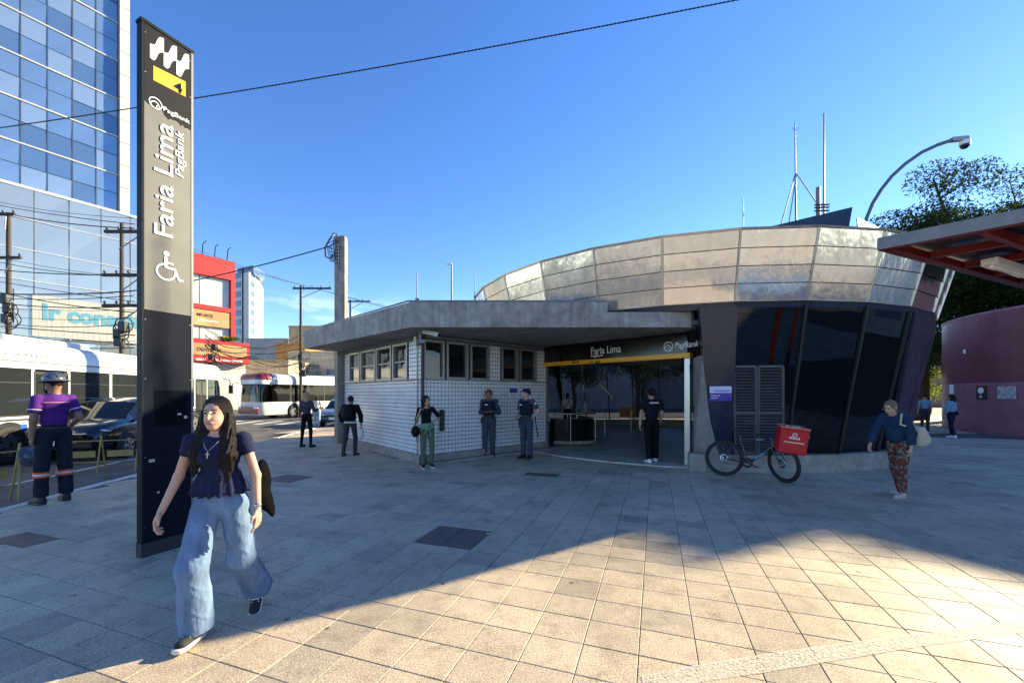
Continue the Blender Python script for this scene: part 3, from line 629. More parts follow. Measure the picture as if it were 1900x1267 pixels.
k = [c0 + xx * -1 * a_ * -1 + yy * b_ for a_, b_ in ((-1.9, -.34), (.3, -.34), (.2, .02), (-1.7, .28))]
m = MB().slab(k, .03); m.build('glint_plate', mat('polished steel', (.8, .78, .72), .13, 1.0, var=.05, rvar=.03), wd)
rod('roof_antenna', 'short whip antenna on the rotunda roof edge', 1379, 440, 369, 8.6, .012, 'antenna')
rod('roof_antenna', 'tall plain steel mast on the rotunda roof', 1529, 425, 210, 9.6, .022, 'antenna')
rod('roof_antenna', 'short whip antenna at the left end of the rotunda rim', 881, 552, 500, 12.5, .012, 'antenna')
mast = thing('lightning_mast', 'guyed lightning mast with struts on the rotunda roof', 'antenna', P(1476, 425, 9.8))
m = MB().cyl(P(1477, 440, 9.8), P(1475, 228, 9.8), .022, .012); m.build('shaft', M_galv, mast)
for a, c in (((1476, 322), (1447, 425)), ((1478, 322), (1462, 425)), ((1478, 322), (1514, 375))): MB().cyl(P(*a, 9.8), P(*c, 9.8), .012, n=6).build('stay', M_galv, mast)
for dx in (-6, 6): MB().cyl(P(1476, 243, 9.8), P(1476 + dx, 237, 9.8), .006, n=6).build('prong', M_galv, mast)
m = MB().cyl(P(1518, 400, 9.6), P(1518, 348, 9.6), .045, n=10)
for y in (380, 385, 391): m.bar(P(1512, y, 9.55), P(1538, y, 9.55), .06, .02)
m.build('mast_clamp', M_galv, mast)
pl = thing('curved_camera_pole', 'curved pole with a dome security camera above the rotunda', 'camera', P(1600, 440, 9.4))
cp = [(1600, 440), (1608, 405), (1619, 378), (1635, 352), (1655, 327), (1680, 304), (1710, 283), (1740, 269), (1767, 260)]
MB().tube([P(x, y, 9.4) for x, y in cp], .038, 10).build('shaft', M_galv, pl)
MB().bar(P(1765, 260, 9.4), P(1795, 257, 9.4), .09, .09).build('bracket', M_alu, pl)
q = P(1790, 262, 9.4); d = MB().cyl(q, q + V(0, 0, -.09), .095, n=18).build('dome_housing', M_white, pl); MB().ell(q + V(0, 0, -.09), (.088, .088, .09), z0=-1).build('dome', M_black, d)
# ------------------------------------------------------------------ station totem
M_tgrey = mat('totem grey enamel', (.118, .114, .104), .42, var=.06, scale=4, rvar=.06)
M_tdark = mat('totem dark enamel', (.009, .010, .014), .55, var=.2, scale=5, spec=.12)
M_tnavy_shade = mat('totem navy with shade', (.006, .009, .018), .6, var=.15, scale=5, dirt=.15, spec=.08)  # navy deepened so the colour holds the lower face's shade
M_white2 = mat('white vinyl', (.82, .82, .80), .45, var=.04)
TP0 = V(-3.716, 4.12, 0); TP1 = V(-3.527, 4.52, 0); TW = (TP1 - TP0).normalized(); TN = V(TW.y, -TW.x, 0); TL = (TP1 - TP0).length; TT = 5.4
tot = thing('station_totem', 'tall grey and navy station totem with rotated white lettering', 'sign', TP0)
def tbox(m, a, c, z0, z1, o0, o1): return m.prism([(TP0 + TW * a + TN * o0)[:2], (TP0 + TW * c + TN * o0)[:2], (TP0 + TW * c + TN * o1)[:2], (TP0 + TW * a + TN * o1)[:2]], z0, z1)
m = MB(); tbox(m, -.008, TL + .008, .14, TT, -.095, -.012); m.build('frame', M_tdark, tot)
m = MB(); tbox(m, -.016, TL + .016, TT, TT + .03, -.10, .006); m.build('cap', M_tdark, tot)
m = MB(); tbox(m, -.014, TL + .014, -.02, .138, -.10, .008); m.build('plinth', mat('totem plinth', (.03, .032, .036), .7, bump=.4, dirt=.3), tot)
for a, c in ((-.008, .012), (TL - .012, TL + .008)): m = MB(); tbox(m, a, c, .142, TT - .004, -.011, .004); m.build('edge_trim', M_galv if a > 0 else M_tdark, tot)
ZJ = 2.5; ZD = 4.62  # lower panel's hard edge stands at the height of the shadow edge
m = MB(); tbox(m, .014, TL - .014, .144, ZJ - .002, -.011, 0); m.build('lower_panel', M_tnavy_shade, tot)
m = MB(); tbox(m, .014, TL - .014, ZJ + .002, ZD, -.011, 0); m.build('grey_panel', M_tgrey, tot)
m = MB(); vv = []; n = 22                      # dark top vinyl with a torn lower edge
for i in range(n + 1):
    a = .014 + (TL - .028) * i / n; zt = ZD + (.10 if i < 6 else .0) * 0 - .02 + rnd.uniform(-.018, .012) - (.05 if i > 8 else 0)
    vv += [TP0 + TW * a + TN * .0025 + V(0, 0, zt), TP0 + TW * a + TN * .0025 + V(0, 0, TT - .01)]
m.add(vv, [(2 * i, 2 * i + 2, 2 * i + 3, 2 * i + 1) for i in range(n)]); m.build('top_panel', M_tdark, tot)
m = MB(); tbox(m, .014, TL - .014, ZD, TT - .008, -.011, 0); m.build('top_backing', M_tdark, tot)
m = MB(); tbox(m, .10, TL - .05, 1.31, 1.68, 0, .004); m.build('poster_scar', mat('torn poster glue', (.004, .006, .010), .85, spec=.05, bump=.6, bscale=40), tot)
tpl = TP0 + TN * .006; UPZ = V(0, 0, 1)
def trp(px, py): return rp(px, py, tpl, TN)
a = trp(321, 443); c = trp(321, 236); lettering('Faria Lima', 1, a, UPZ, -TW, M_white2, tot, width=c.z - a.z, height=((trp(321, 340) - trp(286, 340)).dot(TW)), bold=.004)
a = trp(345, 333); c = trp(345, 250); lettering('PagBank', 1, a, UPZ, -TW, M_white2, tot, width=c.z - a.z, height=((trp(347, 290) - trp(327, 290)).dot(TW)), bold=.0, shear=.15)
a = trp(303, 208); lettering('PagBank', 1, a, TW, UPZ, M_white2, tot, width=(trp(352, 220) - trp(303, 208)).dot(TW), height=.06, bold=.0)
Mt = Matrix(((TW.x, 0, TN.x, 0), (TW.y, 0, TN.y, 0), (0, 1, 0, 0), (0, 0, 0, 1)))
m = MB(); c = trp(289, 192); ringmark(m, c, .058, .009, Mt); ringmark(m, c + TW * -.005 + V(0, 0, -.018), .037, .009, Mt, 16, 0, 3.1); ringmark(m, c + TW * .022 + V(0, 0, -.027), .018, .006, Mt, 12); m.build('round_logo', M_white2, tot)
def tflat(poly, name, M, o=.006):     # polygon in pixels on the totem face
    m = MB(); q = [rp(x, y, TP0 + TN * o, TN) for x, y in poly]; m.add(q, [tuple(range(len(q)))]); return m.build(name, M, tot)
zq = lambda x, y: (x * .3315, y * .3315)
for x0, x1, yl, yr in ((840, 917, 245, 215), (917, 990, 292, 262), (988, 1058, 338, 305)):
    top = []; bot = []
    for i in range(13):
        u = i / 12; sg = 1 / (1 + math.exp(-14 * (u - .5))); x = x0 + (x1 - x0) * u; dz = u * 34
        top.append(zq(x, yl + dz - (sg * 62))); bot.append(zq(x, yl + 78 + dz - sg * 62 * 1.0 + (10 * math.sin(math.pi * u))))
    tflat([(px, py) for px, py in bot] + top[::-1], 'wave_mark', M_white2)
tflat([(284.5, 149), (344.5, 180), (344.5, 152), (284.5, 122)], 'line_badge', M_yellow)
a = rp(323, 167, TP0 + TN * .008, TN); lettering('4', 1, a, TW, UPZ, M_black, tot, width=.075, height=.105, bold=.012)
for z in (.3, 1.0, 1.8, 2.4, 2.62, 3.4, 4.2, 4.9, 5.3):
    for a_ in (.022, TL - .022): c = TP0 + TW * a_ + V(0, 0, z); MB().cyl(c, c + TN * .003, .006, n=8).build('screw', M_galv, tot)
for a_, z, w_, h_ in ((.05, .95, .05, .03), (.3, 1.42, .035, .02), (.36, 1.38, .03, .03), (.12, .62, .02, .02)):
    c = TP0 + TW * a_ + V(0, 0, z) + TN * .0045; MB().slab([c, c + TW * w_, c + TW * w_ + V(0, 0, h_), c + V(0, 0, h_)], .002).build('sticker_scrap', M_white_paint, tot)
# wheelchair mark, turned with the lettering
def icon(parent, org, ux, uy, n_, s, M):
    m = MB(); Mi = Matrix(((ux.x, uy.x, n_.x, 0), (ux.y, uy.y, n_.y, 0), (ux.z, uy.z, n_.z, 0), (0, 0, 0, 1)))
    ringmark(m, org + ux * -.06 * s + uy * -.14 * s, .30 * s, .06 * s, Mi, 24, R(100), R(372))
    def seg(p, q, w):
        p = org + ux * p[0] * s + uy * p[1] * s; q = org + ux * q[0] * s + uy * q[1] * s; d = (q - p).normalized(); e_ = n_.cross(d) * w * s / 2
        m.add([p - e_, q - e_, q + e_, p + e_], [(0, 1, 2, 3)])
    seg((-.06, .38), (-.06, .02), .10); seg((-.08, .03), (.2, .0), .07); seg((.19, .03), (.34, -.36), .07); seg((.33, -.36), (.46, -.32), .06); seg((-.05, .2), (.16, .18), .06)
    q = org + ux * -.05 * s + uy * .5 * s; vv = [q + (ux * math.cos(t) + uy * math.sin(t)) * .09 * s for t in np.linspace(0, 6.283, 14)[:-1]]; m.add(vv, [tuple(range(len(vv)))])
    return m.build('wheelchair_mark', M, parent)
icon(tot, trp(312, 498), TW, UPZ, TN, .30, M_white2)

# ------------------------------------------------------------------ glass tower and podium on the left
FD = V(.552, .834, 0); FN = V(.834, -.552, 0); T1 = V(-33.3, 34.7, 0)
def ft(px): a = (px - 950) / F; return (a * T1.y - T1.x) / (FD.x - a * FD.y)
M_tglass = glass('blue mirror glass', (.10, .16, .26), 0, .02, .05, .25, 3.4, (.70, .83, .97))
M_tglass2 = glass('grey mirror glass', (.20, .23, .24), 0, .04, .10, .35, 3.0, (.95, .98, 1))
M_mull = mat('pale mullion', (.55, .52, .46), .45, .3)
M_mulld = mat('dark mullion', (.05, .06, .08), .5)
M_wconc = mat('pale facade concrete', (.62, .60, .56), .8, var=.15, streak=.25)
tower = thing('glass_tower', 'tall blue mirror glass office tower with pale concrete edge', 'building', T1)
ts_ = [ft(x) for x in (38, 89, 136.5, 181, 219)]; dt = (ts_[-1] - ts_[0]) / 4; zb = 16.9
cols = 8; fl = 8
w, h = dt - .07, 1.6 - .06
pm_ = []
tgl = [M_tglass, glass('pale mirror glass', (.16, .23, .33), 0, .03, .06, .25, 3.0, (.78, .88, 1.0)), glass('deep mirror glass', (.06, .11, .20), 0, .015, .04, .25, 2.7, (.62, .78, .95))]
for q in range(9):
    me = bpy.data.meshes.new('pane'); r4 = [rnd.uniform(-.02, .02) for _ in range(4)]
    cs = [(-w / 2, -h / 2), (w / 2, -h / 2), (w / 2, h / 2), (-w / 2, h / 2)]
    f_ = [FD * x + V(0, 0, y) + FN * r4[i] for i, (x, y) in enumerate(cs)]
    me.from_pydata([tuple(p) for p in f_] + [tuple(p - FN * .03) for p in f_], [], [(0, 1, 2, 3), (7, 6, 5, 4), (1, 0, 4, 5), (2, 1, 5, 6), (3, 2, 6, 7), (0, 3, 7, 4)]); me.materials.append(tgl[(0, 0, 0, 0, 0, 1, 1, 2, 2)[q]]); pm_.append(me)
for i in range(cols):
    for j in range(fl * 2):
        p = T1 + FD * (ts_[-1] - (i + .5) * dt) + V(0, 0, zb + (j + .5) * 1.6); link('pane', pm_[rnd.randrange(9)], tower, loc=p - T1)
m = MB(); p0 = T1 + FD * ts_[-1] - FN * .05; p1 = T1 + FD * (ts_[-1] - cols * dt) - FN * .05
m.prism([p0[:2], p1[:2], (p1 - FN * 14)[:2], (p0 - FN * 14)[:2]], 0, zb + fl * 3.2 + .5); m.build('core', M_mulld, tower)
for j in range(fl + 1): 
    z = zb + j * 3.2; m = MB().bar(T1 + FD * ts_[-1] + V(0, 0, z), T1 + FD * (ts_[-1] - cols * dt) + V(0, 0, z), .16, .10); m.build('floor_line', M_mull, tower)
for i in range(cols + 1):
    p = T1 + FD * (ts_[-1] - i * dt); m = MB().bar(p + V(0, 0, zb), p + V(0, 0, zb + fl * 3.2), .05, .06, FN); m.build('mullion', M_mulld, tower)
p0 = T1 + FD * (ts_[-1] + .02) + FN * .5; p1 = T1 + FD * ft(237.5) + FN * .5
nb = 24
for k in range(nb): z0 = k * 1.9; m = MB().prism([p0[:2], p1[:2], (p1 - FN * 15)[:2], (p0 - FN * 15)[:2]], z0 + .03, z0 + 1.87); m.build('facade_block', M_wconc, tower)
# podium in front of the tower
pod = thing('glass_podium', 'low showroom block of large grey mirror panes at the foot of the tower', 'building', T1 + FN * 1.5)
q0 = T1 + FN * 1.5; t_r = ft(300) + 1.0; pw = dt * 1.32; n_c = 8; rows_ = [0, 3.2, 5.6, 7.7, 9.8, 12.0, 14.2, 16.4]
m = MB(); a, c = q0 + FD * t_r - FN * .06, q0 + FD * (t_r - n_c * pw) - FN * .06; m.prism([a[:2], c[:2], (c - FN * 6)[:2], (a - FN * 6)[:2]], -.1, 16.6); m.build('core', M_wconc, pod)
for i in range(n_c):
    for j in range(1, 7):
        a = q0 + FD * (t_r - (i + 1) * pw + .03); c = q0 + FD * (t_r - i * pw - .03); z0, z1 = rows_[j] + .03, rows_[j + 1] - .03
        r4 = [rnd.uniform(-.03, .03) for _ in range(4)]
        m = MB().slab([a + V(0, 0, z0) + FN * r4[0], c + V(0, 0, z0) + FN * r4[1], c + V(0, 0, z1) + FN * r4[2], a + V(0, 0, z1) + FN * r4[3]], .03); m.build('pane', M_tglass2, pod)
for j in range(1, 8): m = MB().bar(q0 + FD * t_r + V(0, 0, rows_[j]), q0 + FD * (t_r - n_c * pw) + V(0, 0, rows_[j]), .1, .05); m.build('mullion', M_mull, pod)
fp = q0 + FN * .12
a, c = rp(70, 612, fp, FN), rp(300, 560, fp, FN); t0, t1_ = (rp(60, 600, fp, FN) - q0).dot(FD), (rp(285, 600, fp, FN) - q0).dot(FD)
zl, zh = rp(80, 612, fp, FN).z, rp(80, 556, fp, FN).z
m = MB().prism([(q0 + FD * t0 + FN * .04)[:2], (q0 + FD * t1_ + FN * .04)[:2], (q0 + FD * t1_ + FN * .11)[:2], (q0 + FD * t0 + FN * .11)[:2]], zl - .5, zh + .3); m.build('sign_band', mat('sign band', (.42, .42, .39), .6, streak=.2), pod)
a = rp(79, 594, fp, FN); lettering('lr consult', 1, a, FD, UPZ, mat('sign cyan', (.10, .28, .38), .5), pod, width=(rp(262, 600, fp, FN) - a).dot(FD), height=1.25, bold=.045)

# ------------------------------------------------------------------ red building
M_red = mat('red render', (.40, .005, .010), .55, var=.08, streak=.12)
M_ora = mat('orange board', (.46, .25, .10), .55, var=.35, scale=.8)
M_blind = mat('window with blinds', (.42, .47, .47), .12, var=.35, scale=3, stretch=(4, 4, .4), coat=.5)
RB = V(-28.4, 42, 0)
def rt(px): a = (px - 950) / F; return (a * RB.y - RB.x) / (FD.x - a * FD.y)
red = thing('red_building', 'bright red shop building with billboards and blinds in its windows', 'building', RB)
def rbox(m, t0, t1, z0, z1, o0, o1): return m.prism([(RB + FD * t0 + FN * o0)[:2], (RB + FD * t1 + FN * o0)[:2], (RB + FD * t1 + FN * o1)[:2], (RB + FD * t0 + FN * o1)[:2]], z0, z1)
def rz_(y): return EYE + (HZ - y) * RB.y / F          # heights read along the right edge
tl = rt(255); ti = rt(428)
m = MB(); rbox(m, tl, -.02, 0, rz_(490), -9, -.5); m.build('wall', M_wconc, red)
m = MB(); rbox(m, tl, 0, rz_(522), rz_(487), -.5, .1); rbox(m, ti, 0, rz_(674), rz_(522) - .002, -.5, .1); rbox(m, tl, ti - .002, rz_(582), rz_(574), -.5, .1); rbox(m, tl, ti - .002, rz_(646), rz_(634), -.5, .1); m.build('red_frame', M_red, red)
for k in range(4):
    a = ti - (k + 1) * 2.6; 
    for y0, y1 in ((574, 522), (634, 611)):
        m = MB(); rbox(m, a + .04, a + 2.56, rz_(y0) + .03, rz_(y1) - .03, -.35, -.25); m.build('window', M_blind, red)
m = MB(); rbox(m, tl, ti - .004, rz_(611), rz_(583), -.3, .02); bb = m.build('billboard', M_ora, red)
def rlet(txt, px, y, wpx, hpx, M, par, o, bold=.02):
    pp = RB + FN * o; a = rp(px, y, pp, FN); lettering(txt, 1, a, FD, UPZ, M, par, width=(rp(px + wpx, y, pp, FN) - a).dot(FD), height=hpx * RB.y / F, bold=bold)
rlet('ODONTOLOGIA', 364, 571, 56, 6, M_white2, bb, .03); rlet('IMPLANTES', 365, 586, 30, 6, M_blackp, bb, .03); rlet('consultas', 366, 594, 40, 3.4, M_white2, bb, .03)
m = MB(); t2 = rt(455); rbox(m, tl, t2, rz_(675), rz_(637), .12, 1.0); m.build('lower_sign', M_red, red)
m = MB(); rbox(m, tl, rt(449), rz_(664), rz_(644), 1.002, 1.06); lo = m.build('billboard', M_ora, red)
rlet('DENTISTAS', 366, 651, 46, 6, M_blackp, lo, 1.07); rlet('CLINICAS', 363, 668, 18, 4, M_white2, lo, 1.07); rlet('AVALIACAO GRATIS', 390, 669, 60, 3.6, M_white2, lo, 1.07)
m = MB(); rbox(m, tl, t2, 0, rz_(675) - .01, -.4, .1); m.build('shopfront', mat('shopfront', (.5, .48, .44), .6, var=.3, scale=.7), red)
for px in (375, 398, 421):
    a = rp(px, HZ, RB, FN); a.z = rz_(488) + .0; m = MB().tube([a, a + V(.3, -.3, 1.0), a + FN * .9 + V(0, 0, 1.2)], .04, 6); m.build('roof_lamp', M_tdark, red)
# plant on the ledge
M_leafy = mat('bright leaf', (.16, .22, .02), .5, var=.3)
pa = rp(424, 634, RB + FN * .6, FN); m = MB()
for k in range(26):
    an = rnd.uniform(0, 6.28); L = rnd.uniform(.6, 1.1); d = V(math.cos(an), math.sin(an), 0); s_ = d.cross(UPZ) * .07
    a, c, e_ = pa, pa + d * L * .5 + V(0, 0, L * .5), pa + d * L + V(0, 0, L * rnd.uniform(.1, .5)); m.add([a - s_, a + s_, c + s_, e_, c - s_], [(0, 1, 2, 3, 4)])
m.build('ledge_plant', M_leafy, label='spiky green plant on the red building ledge', cat='plant')

# ------------------------------------------------------------------ distant blocks
M_apt = mat('white apartment wall', (.62, .60, .56), .8, var=.06, scale=.3)
M_aptw = mat('apartment window', (.10, .17, .28), .15, var=.3, scale=.5)
Y = 120; a = P(430, 730, Y); c = P(462, 730, Y - 4); e_ = P(481, 730, Y + 4); zt = P(450, 512, Y).z
apt = thing('apartment_tower', 'far white apartment tower with blue windows', 'building', c)
m = MB().prism([a[:2], c[:2], e_[:2], (e_.x - 6, e_.y + 12), (a.x, a.y + 14)], 0, zt); m.build('wall', M_apt, apt)
m = MB().prism([(a + V(1, 1, 0))[:2], (c + V(0, 2, 0))[:2], (c + V(-1, 9, 0))[:2], (a + V(1, 9, 0))[:2]], zt, zt + 2.5); m.build('roof_house', M_aptw, apt)
for j in range(11):
    z0 = 8 + j * 2.7
    for t0, t1_ in ((.18, .52), (.62, .68)):
        p, q = a.lerp(c, t0), a.lerp(c, t1_); nn = V(-.12, -1, 0).normalized() * .15; m = MB().prism([(p + nn)[:2], (q + nn)[:2], (q - nn)[:2], (p - nn)[:2]], z0, z0 + (1.5 if t0 < .5 else 2.6)); m.build('window', M_aptw if t0 < .5 else M_tdark, apt)
    p, q = c.lerp(e_, .15), c.lerp(e_, .55); nn = V(.35, -.9, 0) * .15; m = MB().prism([(p + nn)[:2], (q + nn)[:2], (q - nn)[:2], (p - nn)[:2]], z0, z0 + 1.7); m.build('window', M_aptw, apt)
def block(name, label, px0, px1, ytop, Y, col, depth=8, wins=0, parap=True):
    a, c = P(px0, 730, Y), P(px1, 730, Y); zt = P(px0, ytop, Y).z; t = thing(name, label, 'building', V((a.x + c.x) / 2, Y, 0))
    M = mat('render %s' % (col,), col, .85, var=.2, scale=.6, streak=.3)
    MB().prism([(a.x, Y), (c.x, Y), (c.x, Y + depth), (a.x, Y + depth)], -.1, zt).build('wall', M, t)
    if parap: MB().prism([(a.x - .1, Y - .1), (c.x + .1, Y - .1), (c.x + .1, Y + depth + .1), (a.x - .1, Y + depth + .1)], zt + .01, zt + .3).build('parapet', M, t)
    for i in range(wins):
        x = a.x + (c.x - a.x) * (i + .5) / wins; MB().box((x, Y - .05, zt * .62), (1.1, .14, 1.1)).build('window', M_aptw, t)
    return t
block('low_building', 'low beige house behind the crossing bus, nearest the white tower', 440, 535, 672, 52, (.46, .38, .27), wins=3)
block('low_building', 'pale beige house wall left of the kiosk roof, behind the wires', 535, 660, 655, 60, (.52, .47, .38), wins=4)
block('orange_building', 'small orange rendered house among the wires', 512, 566, 640, 66, (.55, .27, .08), wins=2)
block('flat_roofed_building', 'ochre flat roofed block just above the kiosk roof edge', 536, 680, 607, 85, (.55, .40, .22), wins=3)
block('grey_building', 'long grey fenced building between red shop and wires', 455, 530, 630, 90, (.45, .45, .44), wins=5)
block('street_block', 'cream row of shops behind the parked buses', 285, 440, 668, 60, (.50, .47, .42), wins=3)

# ------------------------------------------------------------------ poles and cables
M_wood = mat('dark wooden pole', (.06, .045, .036), .85, var=.3, stretch=(6, 6, .6), bump=.4)
M_cable = mat('black cable', (.010, .010, .011), .6)
M_insul = mat('insulator', (.06, .045, .04), .3)
def pole(name, label, px, ytop, Y, arms, r=.13, M=None, yaw=0, arm_w=2.2):
    a = P(px, 730, Y); a.z = -.12; top = P(px, ytop, Y); t = thing(name, label, 'utility pole', a)
    MB().cyl(a, top, r, r * .7, 12).build('pole', M or M_wood, t)
    d = V(math.cos(yaw), math.sin(yaw), 0)
    for y, sh in arms:
        z = P(px, y, Y).z; c = V(a.x, a.y - r - .03, z) + d * sh
        arm = MB().bar(c - d * arm_w / 2, c + d * arm_w / 2, .1, .12).build('crossarm', M_wood, t)
        MB().bar(c - d * sh + V(0, 0, -.75), c + d * (arm_w * .3), .03, .04).build('brace', M_galv, t)
        for k in range(5): q = c + d * arm_w * (k / 4 - .5) * .92; MB().lathe([(0, .06), (.03, .06), (.02, .1), (.045, .105), (.045, .17), (.025, .2), (0, .2)], q, n=8).build('insulator', M_insul, arm)
    return t
pole('utility_pole', 'dark wooden utility pole with three crossarms beside the totem', 226, 415, 17.6, ((432, .5), (512, .4), (568, .4)), .1)
pole('utility_pole', 'slim utility pole with one crossarm left of the concrete post', 558, 530, 30, ((536, .9),), .11, arm_w=2.8)
pole('utility_pole', 'far utility pole whose crossarm shows right of the concrete post', 650, 556, 38, ((560, .6),), .12, arm_w=2.6)
pole('utility_pole', 'utility pole wrapped in cable coils at the left edge', 16, 395, 20, ((400, -.6), (480, -.3)), .12)
cpq = P(633, 730, 16); cpost = thing('concrete_post', 'thick square concrete post with coiled cables rising behind the kiosk', 'utility pole', (cpq.x, cpq.y, -.1))
MB().prism([(cpq.x - .2, 15.85), (cpq.x + .2, 15.85), (cpq.x + .17, 16.2), (cpq.x - .17, 16.2)], -.1, P(633, 440, 16).z).build('post', M_conc, cpost)
q = P(626, 436, 15.8); pts = [P(628, 500, 15.8), P(628, 445, 15.8), P(626, 434, 15.8), P(620, 433, 15.8), P(611, 445, 15.8), P(603, 460, 15.8), P(604, 476, 15.8), P(612, 480, 15.8), P(622, 470, 15.8)]
MB().tube(pts, .035, 8).build('cable_loop', M_galv, cpost)
for k in range(4): MB().tube([P(626 + rnd.uniform(-6, 3), 440 + rnd.uniform(0, 6), 15.7), P(606 + 4 * k, 455 + rnd.uniform(-6, 8), 15.7), P(612 + 3 * k, 482 + rnd.uniform(-10, 4), 15.7), P(624, 462 + 7 * k, 15.7)], .015, 6).build('cable_loop', M_cable, cpost)
for k in range(6): MB().bar(P(612, 455 + 6 * k, 15.7), P(628, 455 + 6 * k, 15.7), .03, .03).build('bracket', M_galv, cpost)
def cable(label, pts, r=.018, sag=0, group=None, n=None):
    """pts: (px, py, depth); smooth polyline"""
    q = [P(*p) for p in pts]; out = []
    for a, c in zip(q, q[1:]):
        k = n or 14
        for i in range(k): t = i / k; p = a.lerp(c, t); p.z -= sag * 4 * t * (1 - t); out.append(p)
    out.append(q[-1]); m = MB().tube(out, r, 6); return m.build('overhead_cable', M_cable, label=label, cat='cable', group=group)
def twisted(label, a, c, r, sag, turns):
    a, c = P(*a), P(*c); n = 420; pts = [[], []]
    d = (c - a).normalized(); s_ = d.cross(UPZ).normalized(); u = s_.cross(d)
    for i in range(n):
        t = i / (n - 1); p = a.lerp(c, t); p.z -= sag * 4 * t * (1 - t); an = t * turns * 6.283
        o = (s_ * math.cos(an) + u * math.sin(an)) * r * .6; pts[0].append(p + o); pts[1].append(p - o)
    m = MB().tube(pts[0], r * .62, 5).tube(pts[1], r * .62, 5); return m.build('overhead_cable', M_cable, label=label, cat='cable')
twisted('thick twisted black cable crossing the sky behind the totem', (-60, 246, 12), (1440, -14, 9.0), .016, .16, 120)
cable('black service cable from the concrete post to behind the totem', [(612, 457, 15.7), (362, 520, 17.0), (228, 541, 17.4), (0, 545, 19)], .022, .06)
g = 'thin overhead wires'
lab = 'one of the thin wires strung in front of the glass podium'
for k, (y0, y1) in enumerate(((370, 405), (378, 416), (388, 424), (470, 515), (480, 512), (502, 510), (548, 540), (556, 548), (562, 568), (586, 590), (598, 600), (607, 622), (618, 633), (520, 560), (536, 580), (574, 575), (612, 640), (628, 645))):
    cable(lab, [(-60, y0 - 8, 20), (250, y1, 17.4)], .011 + .006 * (k % 3), rnd.uniform(.05, .3), g)
lab2 = 'one of the thin wires running to the far crossarms under the sky'
for y0, y1, y2 in ((450, 529, 580), (456, 532, 584), (463, 535, 588)): cable(lab2, [(330, y0, 22), (560 + (y1 - 529) * 4, y1, 30), (900, y2 + 30, 44)], .012, .1, 'wires to the far poles')
lab3 = 'one of the tangled low cables behind the crossing bus'
for k in range(12):
    y0 = rnd.uniform(640, 690); cable(lab3, [(380, y0 - rnd.uniform(10, 40), 26), (470 + rnd.uniform(-20, 20), y0, 27), (557, y0 - rnd.uniform(-12, 25), 29.5), (690, y0 - rnd.uniform(-5, 30), 36)], .014 + .012 * (k % 3 == 0), rnd.uniform(.1, .5), 'low cables over the street')
# cable coils and boxes on the poles
for px, y0, y1, Y, lbl in ((16, 545, 600, 19.7, 'tangled black cable coils on the left edge pole'), (226, 600, 640, 17.3, 'cable coils and splice boxes low on the three armed pole'), (395, 635, 690, 28, 'black transformer and splice boxes beside the red shop sign'), (562, 655, 700, 29.5, 'splice boxes on the slim pole behind the bus')):
    t = thing('cable_coils', lbl, 'cables', P(px, y1, Y))
    for k in range(9):
        c = P(px + rnd.uniform(-9, 9), rnd.uniform(y0, y1), Y - .15); r_ = rnd.uniform(.18, .38); an = rnd.uniform(0, 3)
        MB().tube([c + V(math.cos(an) * r_ * math.cos(a), math.sin(an) * r_ * math.cos(a) * .5, r_ * math.sin(a) * rnd.uniform(.8, 1.1)) for a in np.linspace(0, 6.283, 15)[:-1]], .022, 5, closed=True).build('coil', M_cable, t)
    for k in range(3): MB().box(P(px + rnd.uniform(-6, 6), y0 + (y1 - y0) * (k + .5) / 3, Y - .2), (.3, .25, .42), bev=.03).build('splice_box', M_blackp, t)

# ------------------------------------------------------------------ red canopy on the right
M_crd = mat('canopy red steel', (.15, .013, .008), .4, var=.15)
M_croof = mat('canopy roof sheet', (.020, .026, .045), .25, var=.15)
M_cfas = mat('canopy fascia metal', (.16, .16, .16), .5, .4, var=.2, scale=7)
CT = V(3.45, 3.84, 3.0); CA = V(.69, -.725, 0).normalized(); CB = V(.91, .41, 0).normalized(); LA_, LB_ = 3.4, 3.5
can = thing('red_canopy', 'red steel canopy roof jutting in from the right', 'canopy', CT)
def cpt_(a, b_, z=0): return CT + CA * a + CB * b_ + V(0, 0, z)
MB().slab([cpt_(0.02, .02, .09), cpt_(0.02, LB_, .09), cpt_(LA_, LB_, .09), cpt_(LA_, .02, .09)], .025).build('roof_sheet', M_croof, can)
MB().slab([cpt_(-.01, -.01, -.005), cpt_(LA_, -.01, -.005), cpt_(LA_, -.01, .105), cpt_(-.01, -.01, .105)], -.012).build('fascia', M_cfas, can)
MB().slab([cpt_(-.01, 0.0, -.005), cpt_(-.01, 0, .105), cpt_(-.01, LB_, .105), cpt_(-.01, LB_, -.005)], -.012).build('fascia', M_cfas, can)
for a, c in (((.03, .03), (.03, LB_)), ((.03, .03), (LA_, .03))): MB().bar(cpt_(*a, .03), cpt_(*c, .03), .07, .07).build('edge_beam', M_crd, can)
for b_ in (.75, 1.5, 2.25, 3.0): MB().bar(cpt_(.07, b_, .032), cpt_(LA_, b_, .032), .06, .066).build('cross_beam', M_crd, can)
for a in (.62, 1.25, 1.9, 2.6): MB().bar(cpt_(a, .07, .020), cpt_(a, LB_, .020), .05, .085).build('purlin', M_crd, can)
lf = MB().bar(cpt_(.33, 1.2, -.03), cpt_(.33, 3.0, -.03), .12, .06).build('light_fitting', M_white, can); MB().cyl(cpt_(.33, 1.25, -.075), cpt_(.33, 2.95, -.075), .016).build('tube', M_white2, lf)
for a, b_ in ((1.6, 2.9), (2.8, 2.9)): MB().bar(cpt_(a, b_, -3.0), cpt_(a, b_, -.04), .1, .1, V(0, 1, 0)).build('post', M_crd, can)

